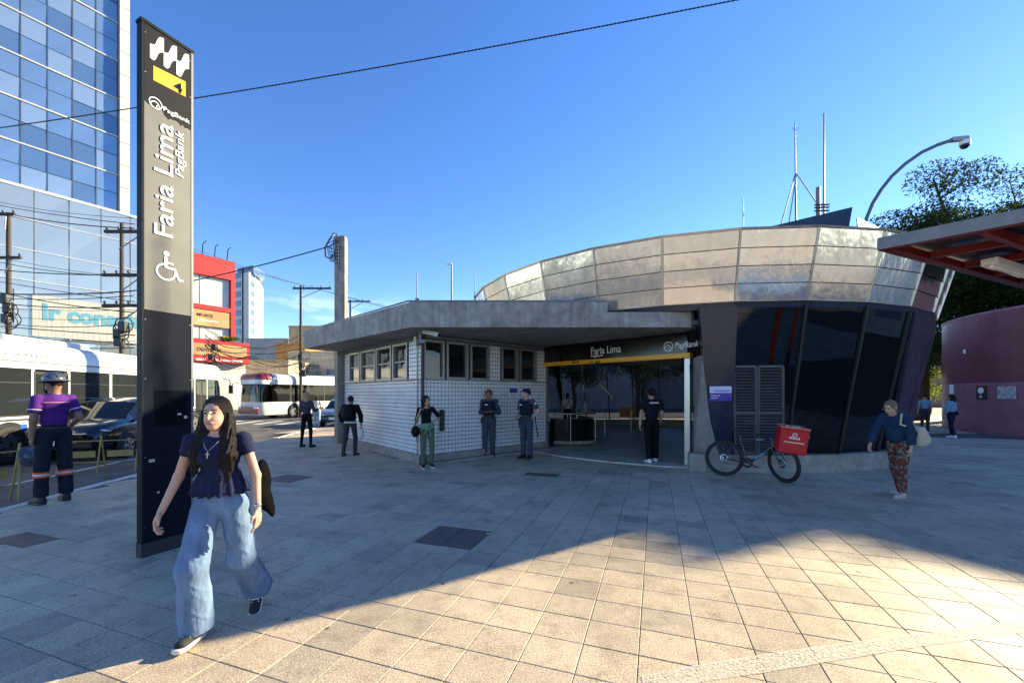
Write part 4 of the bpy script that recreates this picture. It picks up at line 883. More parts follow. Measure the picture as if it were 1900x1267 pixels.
# ------------------------------------------------------------------ round maroon building on the right
M_mar = mat('maroon glazed cladding', (.18, .032, .06), .35, var=.25, scale=1.2, rvar=.1, dirt=.2)
M_mar2 = mat('maroon ribbed tile', (.33, .14, .21), .4, var=.15, scale=2, dirt=.25)
MC = V(25.4, 15.9, 0); MR = 6.0
mar = thing('maroon_building', 'round maroon building with ribbed lower wall', 'building', MC)
prof = [(MR, -.1), (MR, .0)]; z = .0
while z < 2.1: prof += [(MR, z + .03), (MR + .025, z + .036), (MR + .025, z + .066), (MR, z + .072)]; z += .078
MB().lathe(prof, MC, n=90, sm=False).build('ribbed_wall', M_mar2, mar)
prof = [(MR + .02, z)]
while z < 4.9: prof += [(MR + .02, z + .044), (MR + .014, z + .047), (MR + .014, z + .05), (MR + .02, z + .053)]; z += .055
prof += [(MR + .02, z)]; zt = z
MB().lathe(prof, MC, n=90, sm=False).build('clad_wall', M_mar, mar)
MB().lathe([(MR + .03, zt), (MR + .05, zt + .02), (MR + .05, zt + .09), (MR - .2, zt + .1), (0, zt + .1)], MC, n=60).build('roof', M_mar2, mar)
def on_mar(px, py):
    a = (px - 950) / F; A = 1 + a * a; B = a * MC.x + MC.y; c = MC.x ** 2 + MC.y ** 2 - (MR + .04) ** 2; t = (B - math.sqrt(max(0, B * B - A * c))) / A
    p = V(a * t, t, EYE + (HZ - py) * t / F); n_ = (V(p.x, p.y, 0) - MC).normalized(); return p, n_
for nm, lb, px, py, w_, h_, MM in (('poster', 'small white paper pinned by the edge of the maroon wall', 1766, 722, .36, .42, M_white2), ('poster', 'black poster with a pale face like print on the maroon wall', 1821, 728, .42, .55, M_blackp), ('poster', 'torn grey poster on the maroon wall near the frame edge', 1868, 728, .6, .5, mat('torn grey poster', (.4, .4, .4), .8, var=.7, scale=9)), ('wall_lamp', 'small white box light high on the maroon wall', 1790, 652, .1, .18, M_white2)):
    p, n_ = on_mar(px, py); s_ = UPZ.cross(n_); k = [p + n_ * .02 + s_ * x * w_ / 2 + V(0, 0, y * h_ / 2) for x, y in ((-1, -1), (1, -1), (1, 1), (-1, 1))]
    o = MB().slab(k, .03).build(nm, MM, label=lb, cat='poster' if nm == 'poster' else 'lamp')
    if MM is M_blackp:
        m = MB(); c = p + n_ * .024; Mi = Matrix(((s_.x, 0, n_.x, 0), (s_.y, 0, n_.y, 0), (0, 1, 0, 0), (0, 0, 0, 1))); ringmark(m, c + V(0, 0, .08), .13, .129, Mi, 20); ringmark(m, c + V(0, 0, -.17), .05, .049, Mi, 12); m.build('print', M_white2, o)

# ------------------------------------------------------------------ trees
M_bark = mat('bark', (.055, .042, .032), .9, var=.35, stretch=(5, 5, 1), bump=.6, obj=True)
def leaf_mat(name, c):
    m, n, l, b = nodes(name); oi = n.new('ShaderNodeNewGeometry'); r = n.new('ShaderNodeValToRGB'); l.new(oi.outputs['Random Per Island'], r.inputs[0])
    r.color_ramp.elements[0].color = (c[0] * .55, c[1] * .6, c[2] * .6, 1); r.color_ramp.elements[1].color = (c[0] * 1.5, c[1] * 1.35, c[2] * 1.2, 1)
    l.new(r.outputs[0], b.inputs['Base Color']); b.inputs['Roughness'].default_value = .7; b.inputs['Specular IOR Level'].default_value = .15
    t = n.new('ShaderNodeBsdfTranslucent'); l.new(r.outputs[0], t.inputs[0]); x = n.new('ShaderNodeMixShader'); x.inputs[0].default_value = .4; l.new(b.outputs[0], x.inputs[1]); l.new(t.outputs[0], x.inputs[2]); l.new(x.outputs[0], n['Material Output'].inputs['Surface']); return m
M_leaf = leaf_mat('dark leaf', (.032, .060, .018)); M_leaf2 = leaf_mat('fresh leaf', (.14, .20, .02))
def make_tree(label, loc, h, cr, seed, leaves=9000, lm=None, leaf=.2, group=None, flat=.7, base=.45):
    rg = random.Random(seed); t = thing('broadleaf_tree', label, 'tree', loc, group=group); loc = Vector(loc)
    m = MB(); top = V(rg.uniform(-.6, .6), rg.uniform(-.6, .6), h * .62); tips = []
    trunk = [V(0, 0, -.2), V(.1, .05, h * .2), top * .6, top]; m.tube([loc + p for p in trunk], [h * .028, h * .023, h * .018, h * .010], 9)
    for k in range(9):
        s0 = trunk[1].lerp(top, rg.uniform(.15, 1)); an = k * 2.4 + rg.uniform(-.4, .4); rr = cr * rg.uniform(.55, .98); e_ = V(math.cos(an) * rr, math.sin(an) * rr, h * rg.uniform(base + .08, .93))
        mid = s0.lerp(e_, .5) + V(0, 0, h * .05); m.tube([loc + s0, loc + mid, loc + e_], [h * .011, h * .007, h * .003], 6); tips += [(e_, 1), (mid.lerp(e_, .5), .8)]
        for q in range(8):
            s1 = s0.lerp(e_, rg.uniform(.3, .95)); e2 = s1 + V(rg.uniform(-1, 1), rg.uniform(-1, 1), rg.uniform(-.4, .8)) * cr * .46; m.tube([loc + s1, loc + e2], [h * .004, h * .0015], 5); tips.append((e2, .8))
    m.build('trunk', M_bark, t)
    n = leaves; ti_ = np.array([list(p) for p, _ in tips]); rr = np.random.RandomState(seed)
    idx = rr.randint(0, len(tips), n); off = rr.normal(0, 1, (n, 3)); off *= (rr.rand(n, 1) ** .33) / np.maximum(np.linalg.norm(off, axis=1, keepdims=True), 1e-6); off *= cr * .26 * np.array([1, 1, flat])
    c = ti_[idx] + off + np.array(loc); d = rr.normal(0, 1, (n, 3)); d[:, 2] -= .5; d /= np.linalg.norm(d, axis=1, keepdims=True); u = np.cross(d, rr.normal(0, 1, (n, 3))); u /= np.linalg.norm(u, axis=1, keepdims=True)
    L = leaf * rr.uniform(.7, 1.4, (n, 1)); w = L * .38
    vv = np.stack([c - d * L * .5, c + u * w * .5 , c + d * L * .5, c - u * w * .5], 1).reshape(-1, 3) - np.array(loc)
    me = bpy.data.meshes.new('crown'); me.from_pydata(vv.tolist(), [], np.arange(4 * n).reshape(n, 4).tolist()); me.materials.append(lm or M_leaf); link('crown', me, t); return t
make_tree('tall dark tree behind the rotunda rim, nearest the sun glint', (26.0, 26, 0), 14.5, 4.6, 11, 60000, leaf=.19)
make_tree('tallest dark tree above the red canopy', (31.0, 27, 0), 17.5, 5.8, 12, 62000, leaf=.19)
make_tree('dark tree filling the gap below the red canopy', (28.0, 25.0, 0), 9.5, 4.4, 13, 50000, leaf=.18, base=.2)
make_tree('dark tree at the right frame edge above the canopy', (37.5, 26.5, 0), 18.0, 5.4, 14, 34000, leaf=.22)
make_tree('sunlit yellow green tree between the rotunda and the maroon building', (26.5, 29, 0), 6.0, 2.4, 15, 9000, M_leaf2, .2, base=.15)
# the same row goes on past the right edge of the photograph; its shade reaches the plaza
t0 = make_tree('tree of the row beyond the maroon building, past the right frame edge', (32.6, 20.4, 0), 13.0, 4.2, 21, 26000, leaf=.30, group='trees beyond the maroon building', base=.2)
for x, y, s_, a_ in ((35.2, 14.8, 1.0, 1.1), (38.2, 9.2, 1.02, 2.3)):
    c = copy_tree(t0); c.location = (x, y, 0); c.rotation_euler[2] = a_; c.scale = (s_, s_, s_)

# unseen block added past the right edge to shade the plaza's right half
ob_d = V(.469, -.883, 0); ob_v = V(.883, .469, 0); ob0 = ob_v * 40 - ob_d * 4.8
ob = thing('shade_block', 'long pale office block past the right frame edge', 'building', ob0); OBH = 13.92
MB().prism([(ob0 + ob_v * .01)[:2], (ob0 + ob_d * 2.2 + ob_v * .01)[:2], (ob0 + ob_d * 2.2 + ob_v * 6)[:2], (ob0 + ob_v * 6)[:2]], OBH + .01, 14.75).build('shade_step', M_wconc, ob)  # taller end added to step the shadow edge on the paving
MB().prism([ob0[:2], (ob0 + ob_d * 30)[:2], (ob0 + ob_d * 30 + ob_v * 9)[:2], (ob0 + ob_v * 9)[:2]], -.1, OBH).build('wall', M_wconc, ob)
for i in range(9):
    for j in range(4):
        p = ob0 + ob_d * (1.8 + i * 3.2) - ob_v * .04; q = p + ob_d * 2.0; MB().prism([p[:2], q[:2], (q + ob_v * .1)[:2], (p + ob_v * .1)[:2]], 1.4 + j * 3.2, 3.2 + j * 3.2).build('window', M_aptw, ob)
# the far side of the street behind the station, seen through the hall
block('shop_row', 'pale shop row beyond the hall glass, left half', 930, 1190, 640, 46, (.42, .40, .36), wins=7)
block('shop_row', 'darker shop row beyond the hall glass, right half', 1195, 1500, 628, 48, (.30, .27, .24), wins=7)
block('brick_block', 'brick block between rotunda and maroon building', 1640, 1960, 640, 62, (.34, .20, .14), wins=6)
block('brick_block', 'grey brown block on the skyline left of the slim pole', 660, 930, 650, 60, (.36, .33, .30), wins=7)
for k, (x, y, hh) in enumerate(((4.5, 30, 7.5), (9.5, 31, 8.5), (15, 32, 8), (0, 33, 7))):
    make_tree(('street tree seen through the hall glass behind the parapet', 'street tree seen through the hall glass above the queue post', 'street tree seen through the hall glass near the door post', 'street tree beyond the kiosk roof')[k], (x, y, 0), hh, 2.8, 40 + k, 7000, leaf=.22, base=.25)
# ------------------------------------------------------------------ vehicles
M_tyre = mat('tyre rubber', (.014, .014, .014), .75, var=.2)
M_rim = mat('alloy rim', (.45, .46, .47), .3, .9)
M_buswhite = mat('bus white paint', (.74, .74, .73), .28, var=.05, coat=.5, dirt=.1)
M_bglass = glass('bus window', (.05, .058, .06), .55, .02, .02, .7, 1.6)
M_bdark = glass('dark windscreen', (.008, .009, .010), .10, .02, .02, .6, 1.55)
M_busblue = mat('bus blue', (.03, .09, .32), .3, coat=.4)
M_busred = mat('bus dark red', (.20, .015, .03), .3, coat=.4)
M_rub = mat('window rubber', (.012, .012, .012), .6)
M_lamp = mat('lamp glass', (.7, .72, .75), .08, var=.05, coat=1)
M_amber = mat('amber lamp', (.7, .25, .02), .2)
M_inter = mat('bus interior', (.3, .3, .31), .7, var=.3, scale=2)
M_seatb = mat('bus seat', (.05, .09, .25), .7)
M_yrail = mat('yellow grab pole', (.75, .5, .02), .4)
def rrect(L, W, rc, inset, n=5, rf=None):
    """footprint, x forward; rf = corner radius at the front"""
    pts = []
    for sx, sy, a0 in ((1, 1, 0), (-1, 1, 90), (-1, -1, 180), (1, -1, 270)):
        r = (rf if (sx > 0 and rf) else rc); cx, cy = sx * (L / 2 - r), sy * (W / 2 - r)
        for i in range(n + 1): a = R(a0 + 90 * i / n); pts.append((cx + (r - inset) * math.cos(a), cy + (r - inset) * math.sin(a)))
    return pts
def stack(m, L, W, rc, levels, rf=None, cap=True, rake=None):
    rings = []; n = None
    for lv in levels:
        z, ins = lv[0], lv[1]; pts = rrect(L, W, rc, ins, rf=rf); n = len(pts); rk = lv[2] if len(lv) > 2 else 0
        rings.append([(x + (rk if x > L / 2 - 1.2 else 0) * max(0, (x - L / 2 + 1.2) / 1.2), y, z) for x, y in pts])
    vv = [p for r_ in rings for p in r_]; ff = [(i * n + j, i * n + (j + 1) % n, (i + 1) * n + (j + 1) % n, (i + 1) * n + j) for i in range(len(rings) - 1) for j in range(n)]
    m.add(vv, ff, 0, True)
    if cap: m.add(vv, [tuple(range(n - 1, -1, -1)), tuple(range((len(rings) - 1) * n, len(rings) * n))])
    return m
def wheel(parent, x, y, r, w, side, spokes=5):
    Mx = Matrix.Rotation(R(90) * -side, 4, 'X'); c = V(x, y, r)
    o = MB().lathe([(r * .62, -w / 2), (r * .9, -w / 2), (r, -w * .38), (r, w * .38), (r * .9, w / 2), (r * .62, w / 2), (r * .6, w * .3), (0, w * .25)], c, Mx, 26).build('wheel', M_tyre, parent, world=False)
    m = MB().lathe([(r * .62, w * .5), (r * .58, w * .52), (r * .55, w * .34), (r * .14, w * .33), (r * .13, w * .45), (0, w * .46)], c, Mx, 26)
    h = MB()
    for k in range(spokes):
        a = 2 * math.pi * k / spokes
        for da in (-.13, .13): 
            p = Mx @ V(math.cos(a) * r * .13, math.sin(a) * r * .13, w * .46) + c; q = Mx @ V(math.cos(a + da) * r * .58, math.sin(a + da) * r * .58, w * .44) + c; h.bar(p, q, .05 * r / .33, .03, V(0, 1, 0))
    rm = h.build('rim', M_rim, o, world=False); m.build('hub', M_rub if spokes > 6 else M_galv, o, world=False); return o
def make_bus(label, loc, yaw, L, doors, wheels, front_dark=True, stripe=None, sign=None, skirt_cols=(), nwin=7):
    t = thing('city_bus', label, 'bus', loc, yaw); W = 2.5
    m = MB(); stack(m, L, W, .35, [(.28, .06), (.36, 0), (1.18, 0)], rf=.55); m.build('lower_body', M_buswhite, t, world=False)
    m = MB(); stack(m, L, W, .35, [(2.42, .0), (2.75, .0), (2.95, .05), (3.08, .16), (3.14, .34)], rf=.55); m.build('roof', M_buswhite, t, world=False)
    m = MB().box((-L * .15, 0, 3.2), (2.6, 1.7, .2), bev=.06); m.build('roof_unit', M_buswhite, t, world=False)
    m = MB().box((0, 0, 1.0), (L - 1, W - .2, .06)); 
    for k in range(int(L // 1.1) - 2):
        for sy in (-.7, .7): m.box((-L / 2 + 1.2 + k * 1.1, sy, 1.35), (.42, .85, .1)); m.box((-L / 2 + 1.0 + k * 1.1, sy, 1.65), (.1, .85, .65))
    m.build('seats', M_seatb, t, world=False)
    for k in range(4): m = MB().cyl((-L / 2 + 2 + k * 2.6, .25 * (-1) ** k, 1.0), (-L / 2 + 2 + k * 2.6, .25 * (-1) ** k, 2.6), .025, n=8); m.build('grab_pole', M_yrail, t, world=False)
    xs = -L / 2 + .35; xe = L / 2 - .9
    for sy in (-1, 1):
        segs = []; dl = sorted(doors) if sy < 0 else []
        cur = xs
        for d0, d1 in dl + [(xe, xe)]:
            n = max(1, round((d0 - cur) / 1.5)); segs += [(cur + (d0 - cur) * i / n, cur + (d0 - cur) * (i + 1) / n, False) for i in range(n)] if d0 - cur > .3 else []
            if d1 > d0: segs.append((d0, d1, True))
            cur = d1
        for a, c, door in segs:
            y = sy * W / 2
            MB().box((a, sy * (W / 2 - .04), 1.8), (.09, .07, 1.246)).build('pillar', M_buswhite if not front_dark else M_rub, t, world=False)
            if door:
                MB().box(((a + c) / 2, y, 1.35), (c - a - .04, .02, 2.02)).build('door', M_rub, t, world=False)
                for q in range(2):
                    w_ = (c - a) / 2; dd = MB(); x0 = a + q * w_ + .06; x1 = a + (q + 1) * w_ - .05; yy = y + sy * .018
                    dd.slab([V(x0, yy, .6), V(x1, yy, .6), V(x1, yy, 2.28), V(x0, yy, 2.28)][::-sy], .008); dd.build('door_leaf', M_bglass, t, world=False)
            else:
                dd = MB(); yy = y - sy * .012
                dd.slab([V(a + .05, yy, 1.2), V(c - .05, yy, 1.2), V(c - .05, yy, 2.4), V(a + .05, yy, 2.4)][::-sy], .01); w_ = dd.build('window', M_bglass if not front_dark else M_bdark, t, world=False)
                MB().box(((a + c) / 2, yy, 2.05), (c - a - .1, .03, .03)).build('transom', M_rub, w_, world=False)
                MB().box(((a + c) / 2, yy, 1.2), (c - a - .1, .03, .035)).build('rubber', M_rub, w_, world=False)
    # windscreen wraps round the front
    pts = [p for p in rrect(L, W, .35, .015, rf=.55) if p[0] > L / 2 - .92]; pts.sort(key=lambda p: p[1]); m = MB(); n = len(pts)
    lv = [(.95, 0), (1.6, -.02), (2.3, -.10), (2.78, -.2)]; vv = [(x + dx, y, z) for z, dx in lv for x, y in pts]
    m.add(vv, [(i * n + j, i * n + j + 1, (i + 1) * n + j + 1, (i + 1) * n + j) for i in range(3) for j in range(n - 1)], 0, True); ws = m.build('windscreen', M_bdark, t, world=False)
    m = MB().box((L / 2 - .03, 0, .62), (.12, 2.2, .5), bev=.05); m.build('bumper', stripe or M_buswhite, t, world=False)
    for sy in (-1, 1):
        m = MB().ell((L / 2 - .02, sy * .88, .78), (.1, .24, .1)); m.build('headlight', M_lamp, t, world=False)
        m = MB().tube([(L / 2 - .1, sy * 1.2, 2.5), (L / 2 + .25, sy * 1.32, 2.45), (L / 2 + .25, sy * 1.35, 2.2)], .025, 6); a = m.build('mirror_arm', M_rub, t, world=False); MB().box((L / 2 + .25, sy * 1.38, 1.98), (.1, .2, .42), bev=.03).build('mirror', M_rub, a, world=False)
    if sign:
        cap_ = MB(); stack(cap_, 1.2, W + .02, .3, [(2.72, .0), (2.84, .0), (2.99, .05), (3.12, .16), (3.18, .34)], rf=.55); cap_.move((L / 2 - .59, 0, 0)); cap_.build('front_cap', M_busred, t, world=False)
        m = MB().box((L / 2 - .14, 0, 2.52), (.06, 1.9, .34)); b_ = m.build('destination_board', M_rub, t, world=False)
        o = lettering(sign, 1, V(L / 2 - .07, -.85, 2.42), V(0, 1, 0), V(0, 0, 1), mat('lit amber white', (.85, .85, .8), .4, emit=(.9, .92, 1, .6)), None, width=1.6, height=.2, bold=.01); o.parent = b_
    for x0, x1, z0, z1, M in skirt_cols:
        m = MB().slab([V(x0, -W / 2 - .004, z0), V(x1, -W / 2 - .004, z0), V(x1 - .1, -W / 2 - .004, z1), V(x0 - .1, -W / 2 - .004, z1)], .003); m.build('livery_patch', M, t, world=False)
    for x in wheels:
        for sy in (-1, 1):
            MB().lathe([(.0, .0), (.56, .0), (.56, .012), (0, .012)], V(x, sy * (W / 2 - .006), .50), Matrix.Rotation(R(90) * -sy, 4, 'X'), 26).build('wheel_arch', M_rub, t, world=False)
            wheel(t, x, sy * (W / 2 - .09), .48, .28, sy, 8)
    MB().box((0, -W / 2 - .006, 1.1), (L - 1.3, .01, .05)).build('waist_trim', M_rub, t, world=False)
    MB().box((0, -W / 2 - .006, 2.6), (L - 1.3, .008, .04)).build('roof_trim', M_galv, t, world=False)
    return t
# bus standing along the kerb: its right flank faces the plaza
f0 = V(-14.2, 20.3, 0); L1 = 13.2; yaw1 = math.atan2(KD.y, KD.x); c1 = f0 - KD * (L1 / 2) - KN * 1.25
def bus_x(px): a = (px - 950) / F; s = (a * f0.y - f0.x) / (KD.x - a * KD.y); return s + L1 / 2
d0, d1 = bus_x(62), bus_x(128)
b1 = make_bus('white city bus standing along the kerb behind the worker', (c1.x, c1.y, -.12), yaw1, L1, [(d0, d1), (bus_x(362), bus_x(384))], (-L1 / 2 + 3.0, L1 / 2 - 2.6), False, None, None, ((bus_x(-60), bus_x(62), .5, .98, M_busblue), (bus_x(210), bus_x(300), .45, .9, M_busblue)))
o = icon(None, V(0, 0, 0), V(1, 0, 0), V(0, 0, 1), V(0, -1, 0), .3, M_white2); o.parent = b1; o.location = (bus_x(52), -1.262, .78)
o = MB().slab([V(-.2, 0, -.2), V(.2, 0, -.2), V(.2, 0, .2), V(-.2, 0, .2)], .002).build('sticker', M_busblue, b1, world=False); o.location = (bus_x(52), -1.258, .78)
o = lettering('C A M D P', 1, V(bus_x(8), -1.256, 2.72), V(1, 0, 0), V(0, 0, 1), M_galv, None, width=bus_x(92) - bus_x(8), height=.09); o.parent = b1
# bus crossing the street in the middle distance
h2 = V(-.45, -.89, 0).normalized(); s2 = V(-h2.y, h2.x, 0)           # heading, left side
A2_ = V(-17.0, 27.5, 0)                                                # near front corner (px 480)
L2 = 12.5; left = V(-h2.y, h2.x, 0); corner_side = 1 if left.x > 0 else -1
c2 = A2_ - h2 * (L2 / 2) - left * 1.25 * corner_side
make_bus('white and dark red city bus with lit route board crossing the street', (c2.x, c2.y, -.12), math.atan2(h2.y, h2.x), L2, [(L2 / 2 - 4.8, L2 / 2 - 3.7)], (L2 / 2 - 2.6, -L2 / 2 + 3.2), True, M_busred, '809P-10')

def make_car(name, label, loc, yaw, col, sc=1.0, hs=1.0, coat=1.0, suv=True):
    t = thing(name, label, 'car', loc, yaw); Mp = mat('car paint %s' % (col,), col, .25, .25, var=.04, coat=coat)
    # stations rear to front: x, underside, belt, top, half width, cabin half width at roof
    st_ = [(-2.2, .50, .86, .90, .74, .60), (-2.13, .36, .98, 1.06, .84, .64), (-1.98, .30, 1.03, 1.30, .89, .66), (-1.62, .28, 1.05, 1.58, .91, .68), (-.7, .27, 1.05, 1.66, .92, .70), (.15, .27, 1.03, 1.64, .92, .69), (.52, .27, 1.02, 1.53, .92, .68), (.95, .27, 1.01, 1.26, .92, .70), (1.22, .27, 1.0, 1.07, .92, .72), (1.65, .28, .96, 1.03, .91, .72), (2.0, .30, .90, .96, .87, .66), (2.16, .36, .78, .86, .80, .58), (2.24, .46, .64, .70, .70, .5)]
    rows = []
    for x, u, b_, tp, w, wr in st_:
        b_ *= 1; sec = [(0, u), (w * .82, u), (w * .96, u + .12), (w, (u + b_) * .52), (w * .985, b_ - .05), (w * .955, b_), (wr if tp - b_ > .15 else w * .86, tp - (.05 if tp - b_ > .15 else .015)), (wr * .8, tp - .005), (0, tp + .012)]
        rows.append([V(x * sc, y * min(1, sc * 1.02), z * hs) for y, z in sec])
    k = len(rows[0]); body = MB(); gl = []; full = []
    for r_ in rows: full.append([V(p.x, -p.y, p.z) for p in r_[::-1]] + r_[1:][::1] if False else [V(p.x, p.y, p.z) for p in r_] )
    def quad(m, i, j, s):
        q = [full[i][j], full[i + 1][j], full[i + 1][j + 1], full[i][j + 1]]; q = [V(p.x, p.y * s, p.z) for p in q]
        m.add(q if s > 0 else q[::-1], [(0, 1, 2, 3)][:] if s < 0 else [(0, 1, 2, 3)], 0, True)
    # welded body
    nst = len(rows); vv = []; ix = {}
    for s in (1, -1):
        for i in range(nst):
            for j in range(k):
                if s < 0 and j in (0, k - 1): ix[(s, i, j)] = ix[(1, i, j)]; continue
                p = full[i][j]; ix[(s, i, j)] = len(vv); vv.append((p.x, p.y * s, p.z))
    ff = []; side_g = []; ws_g = []; rw_g = []
    for s in (1, -1):
        for i in range(nst - 1):
            for j in range(k - 1):
                f = (ix[(s, i, j)], ix[(s, i + 1, j)], ix[(s, i + 1, j + 1)], ix[(s, i, j + 1)]); f = f[::-1] if s > 0 else f
                f = tuple(dict.fromkeys(f))
                x0, x1 = st_[i][0], st_[i + 1][0]
                if j == 5 and -2.0 <= x0 and x1 <= .96: side_g.append((i, f))
                elif j >= 6 and .5 < x0 and x1 < 1.25: ws_g.append(f)
                elif j >= 6 and x0 >= -2.14 and x1 <= -1.6: rw_g.append(f)
                else: ff.append(f)
    for i in (0, nst - 1):
        loop = [ix[(1, i, j)] for j in range(k)] + [ix[(-1, i, j)] for j in range(k - 2, 0, -1)]; ff.append(tuple(loop if i == 0 else loop[::-1]))
    m = MB().add(vv, ff, 0, True); m.build('body', Mp, t, world=False)
    def part(name, faces, M, sub=None):
        us = sorted({q for f in faces for q in f}); rm = {q: n for n, q in enumerate(us)}; m = MB(); m.add([vv[q] for q in us], [tuple(rm[q] for q in f) for f in faces], 0, True); o = m.build(name, M, sub or t, world=False); return o
    for s in range(2):
        fs = [f for q, (i, f) in enumerate(side_g) if (q < len(side_g) // 2) == (s == 0)]; part('side_window', fs, M_bdark)
    part('windscreen', ws_g, M_bdark); part('rear_window', rw_g, M_bdark)
    for s in (1, -1):
        MB().bar(V(-.35 * sc, s * .905, 1.04 * hs), V(-.42 * sc, s * .70, 1.62 * hs), .03, .10, V(1, 0, 0)).build('door_pillar', Mp, t, world=False)
        MB().ell((1.95 * sc, s * .70, .80 * hs), (.20, .17, .075)).build('headlight', M_lamp, t, world=False)
        MB().ell((-2.08 * sc, s * .76, .92 * hs), (.1, .12, .13)).build('tail_light', M_crd, t, world=False)
        MB().ell((.92 * sc, s * 1.0, 1.08 * hs), (.09, .12, .075)).build('mirror', Mp, t, world=False)
        MB().box((0, s * .915 * min(1, sc), .34), (2.5 * sc, .05, .14)).build('sill', M_rub, t, world=False)
        for x in (-.75, .25): MB().box((x * sc, s * .918 * min(1, sc), .92 * hs), (.2, .03, .03)).build('door_handle', M_rim, t, world=False)
        for x in (-1.32, 1.36):
            MB().lathe([(0, 0), (.41, 0), (.41, .03), (0, .03)], V(x * sc, s * (.885 * min(1, sc)), .36), Matrix.Rotation(R(90) * -s, 4, 'X'), 24).build('wheel_arch', M_rub, t, world=False)
            wheel(t, x * sc, s * (.83 * min(1, sc) + .02), .345, .22, s, 5)
    MB().box((2.2 * sc, 0, .66 * hs), (.08, .9, .14), bev=.02).build('grille', M_rub, t, world=False); MB().box((2.2 * sc, 0, .42 * hs), (.1, 1.25, .12), bev=.03).build('lower_grille', M_rub, t, world=False)
    MB().box((2.255 * sc, 0, .53 * hs), (.015, .42, .13)).build('number_plate', M_white2, t, world=False)
    MB().box((2.215 * sc, 0, .74 * hs), (.03, 1.0, .025)).build('chrome_bar', M_rim, t, world=False)
    return t
hd = V(.25, -.968, 0); sd_ = V(-.968, -.25, 0); pw_ = V(-10.77, 11.4, 0)       # near front wheel
cs = pw_ + sd_ * .85 - hd * 1.36; make_car('parked_suv', 'dark blue black SUV standing beside the kerb behind the totem', (cs.x, cs.y, -.12), math.atan2(hd.y, hd.x), (.004, .006, .012))
q = G(606, 789); hd = V(.12, -1, 0).normalized(); c_ = V(q.x + .35, q.y, 0) - hd * 2.1; make_car('silver_hatchback', 'silver blue car facing us beside the kiosk column', (c_.x, c_.y, -.12), math.atan2(hd.y, hd.x), (.22, .30, .40), .95, .9)
# cars on the road behind the photographer, seen mirrored in the rotunda glass
make_car('passing_car', 'dark hatchback on the street behind the photographer, mirrored in the rotunda', (6.5, -17, -.12), R(180), (.02, .02, .022), .95, .9)
make_car('passing_car', 'silver car on the street behind the photographer, mirrored in the rotunda', (13.5, -17.3, -.12), R(180), (.35, .36, .38), .95, .9)

# ------------------------------------------------------------------ yellow street barriers
M_bar = mat('yellow tube paint', (.40, .29, .08), .5, var=.2, scale=15, dirt=.3)
def barrier(label, p, q, h=.95, lean=.0, plates=2):
    p, q = Vector(p), Vector(q); t = thing('street_barrier', label, 'barrier', p); d = (q - p).normalized(); n_ = V(-d.y, d.x, 0); L = (q - p).length; z0 = -.12
    for s in np.linspace(0, 1, plates + 1):
        a = p + d * L * s; MB().cyl(V(a.x, a.y, z0) + n_ * .18, V(a.x, a.y, z0 + h) + d * lean, .016, n=8).build('leg', M_bar, t); MB().cyl(V(a.x, a.y, z0) - n_ * .18, V(a.x, a.y, z0 + h) + d * lean, .016, n=8).build('leg', M_bar, t)
    for z in (.28, .86): MB().cyl(V(p.x, p.y, z0 + z * h) + d * lean * z, V(q.x, q.y, z0 + z * h) + d * lean * z, .013, n=8).build('rail', M_bar, t)
    for s in range(plates):
        a = p + d * L * (s + .15) / plates; c = p + d * L * (s + .85) / plates; MB().bar(V(a.x, a.y, z0 + .5 * h), V(c.x, c.y, z0 + .5 * h), .012, .17 * h).build('plate', M_bar, t)
    return t
g1 = G(-40, 930) ; g2 = G(34, 922)
barrier('yellow tube barrier at the left edge by the worker', (-8.6, 5.9, 0), (-8.2, 6.75, 0), .95, .06, 2)
barrier('yellow tube barrier in front of the dark SUV', (-9.9, 9.0, 0), (-8.65, 9.5, 0), .82, 0, 2)
hp = P(57, 846, 6.65); t = thing('spare_helmet', 'grey safety helmet hanging on the yellow barrier', 'helmet', hp)
M_helm = mat('grey blue helmet', (.06, .075, .10), .35, coat=.3)
Mh = Matrix.Rotation(R(75), 4, 'Y'); MB().ell(hp, (.13, .12, .11), M=Mh, z0=-.1).build('shell', M_helm, t); MB().lathe([(.12, 0), (.17, -.01), (.17, .0), (.12, .015)], hp, Mh).build('brim', M_helm, t)
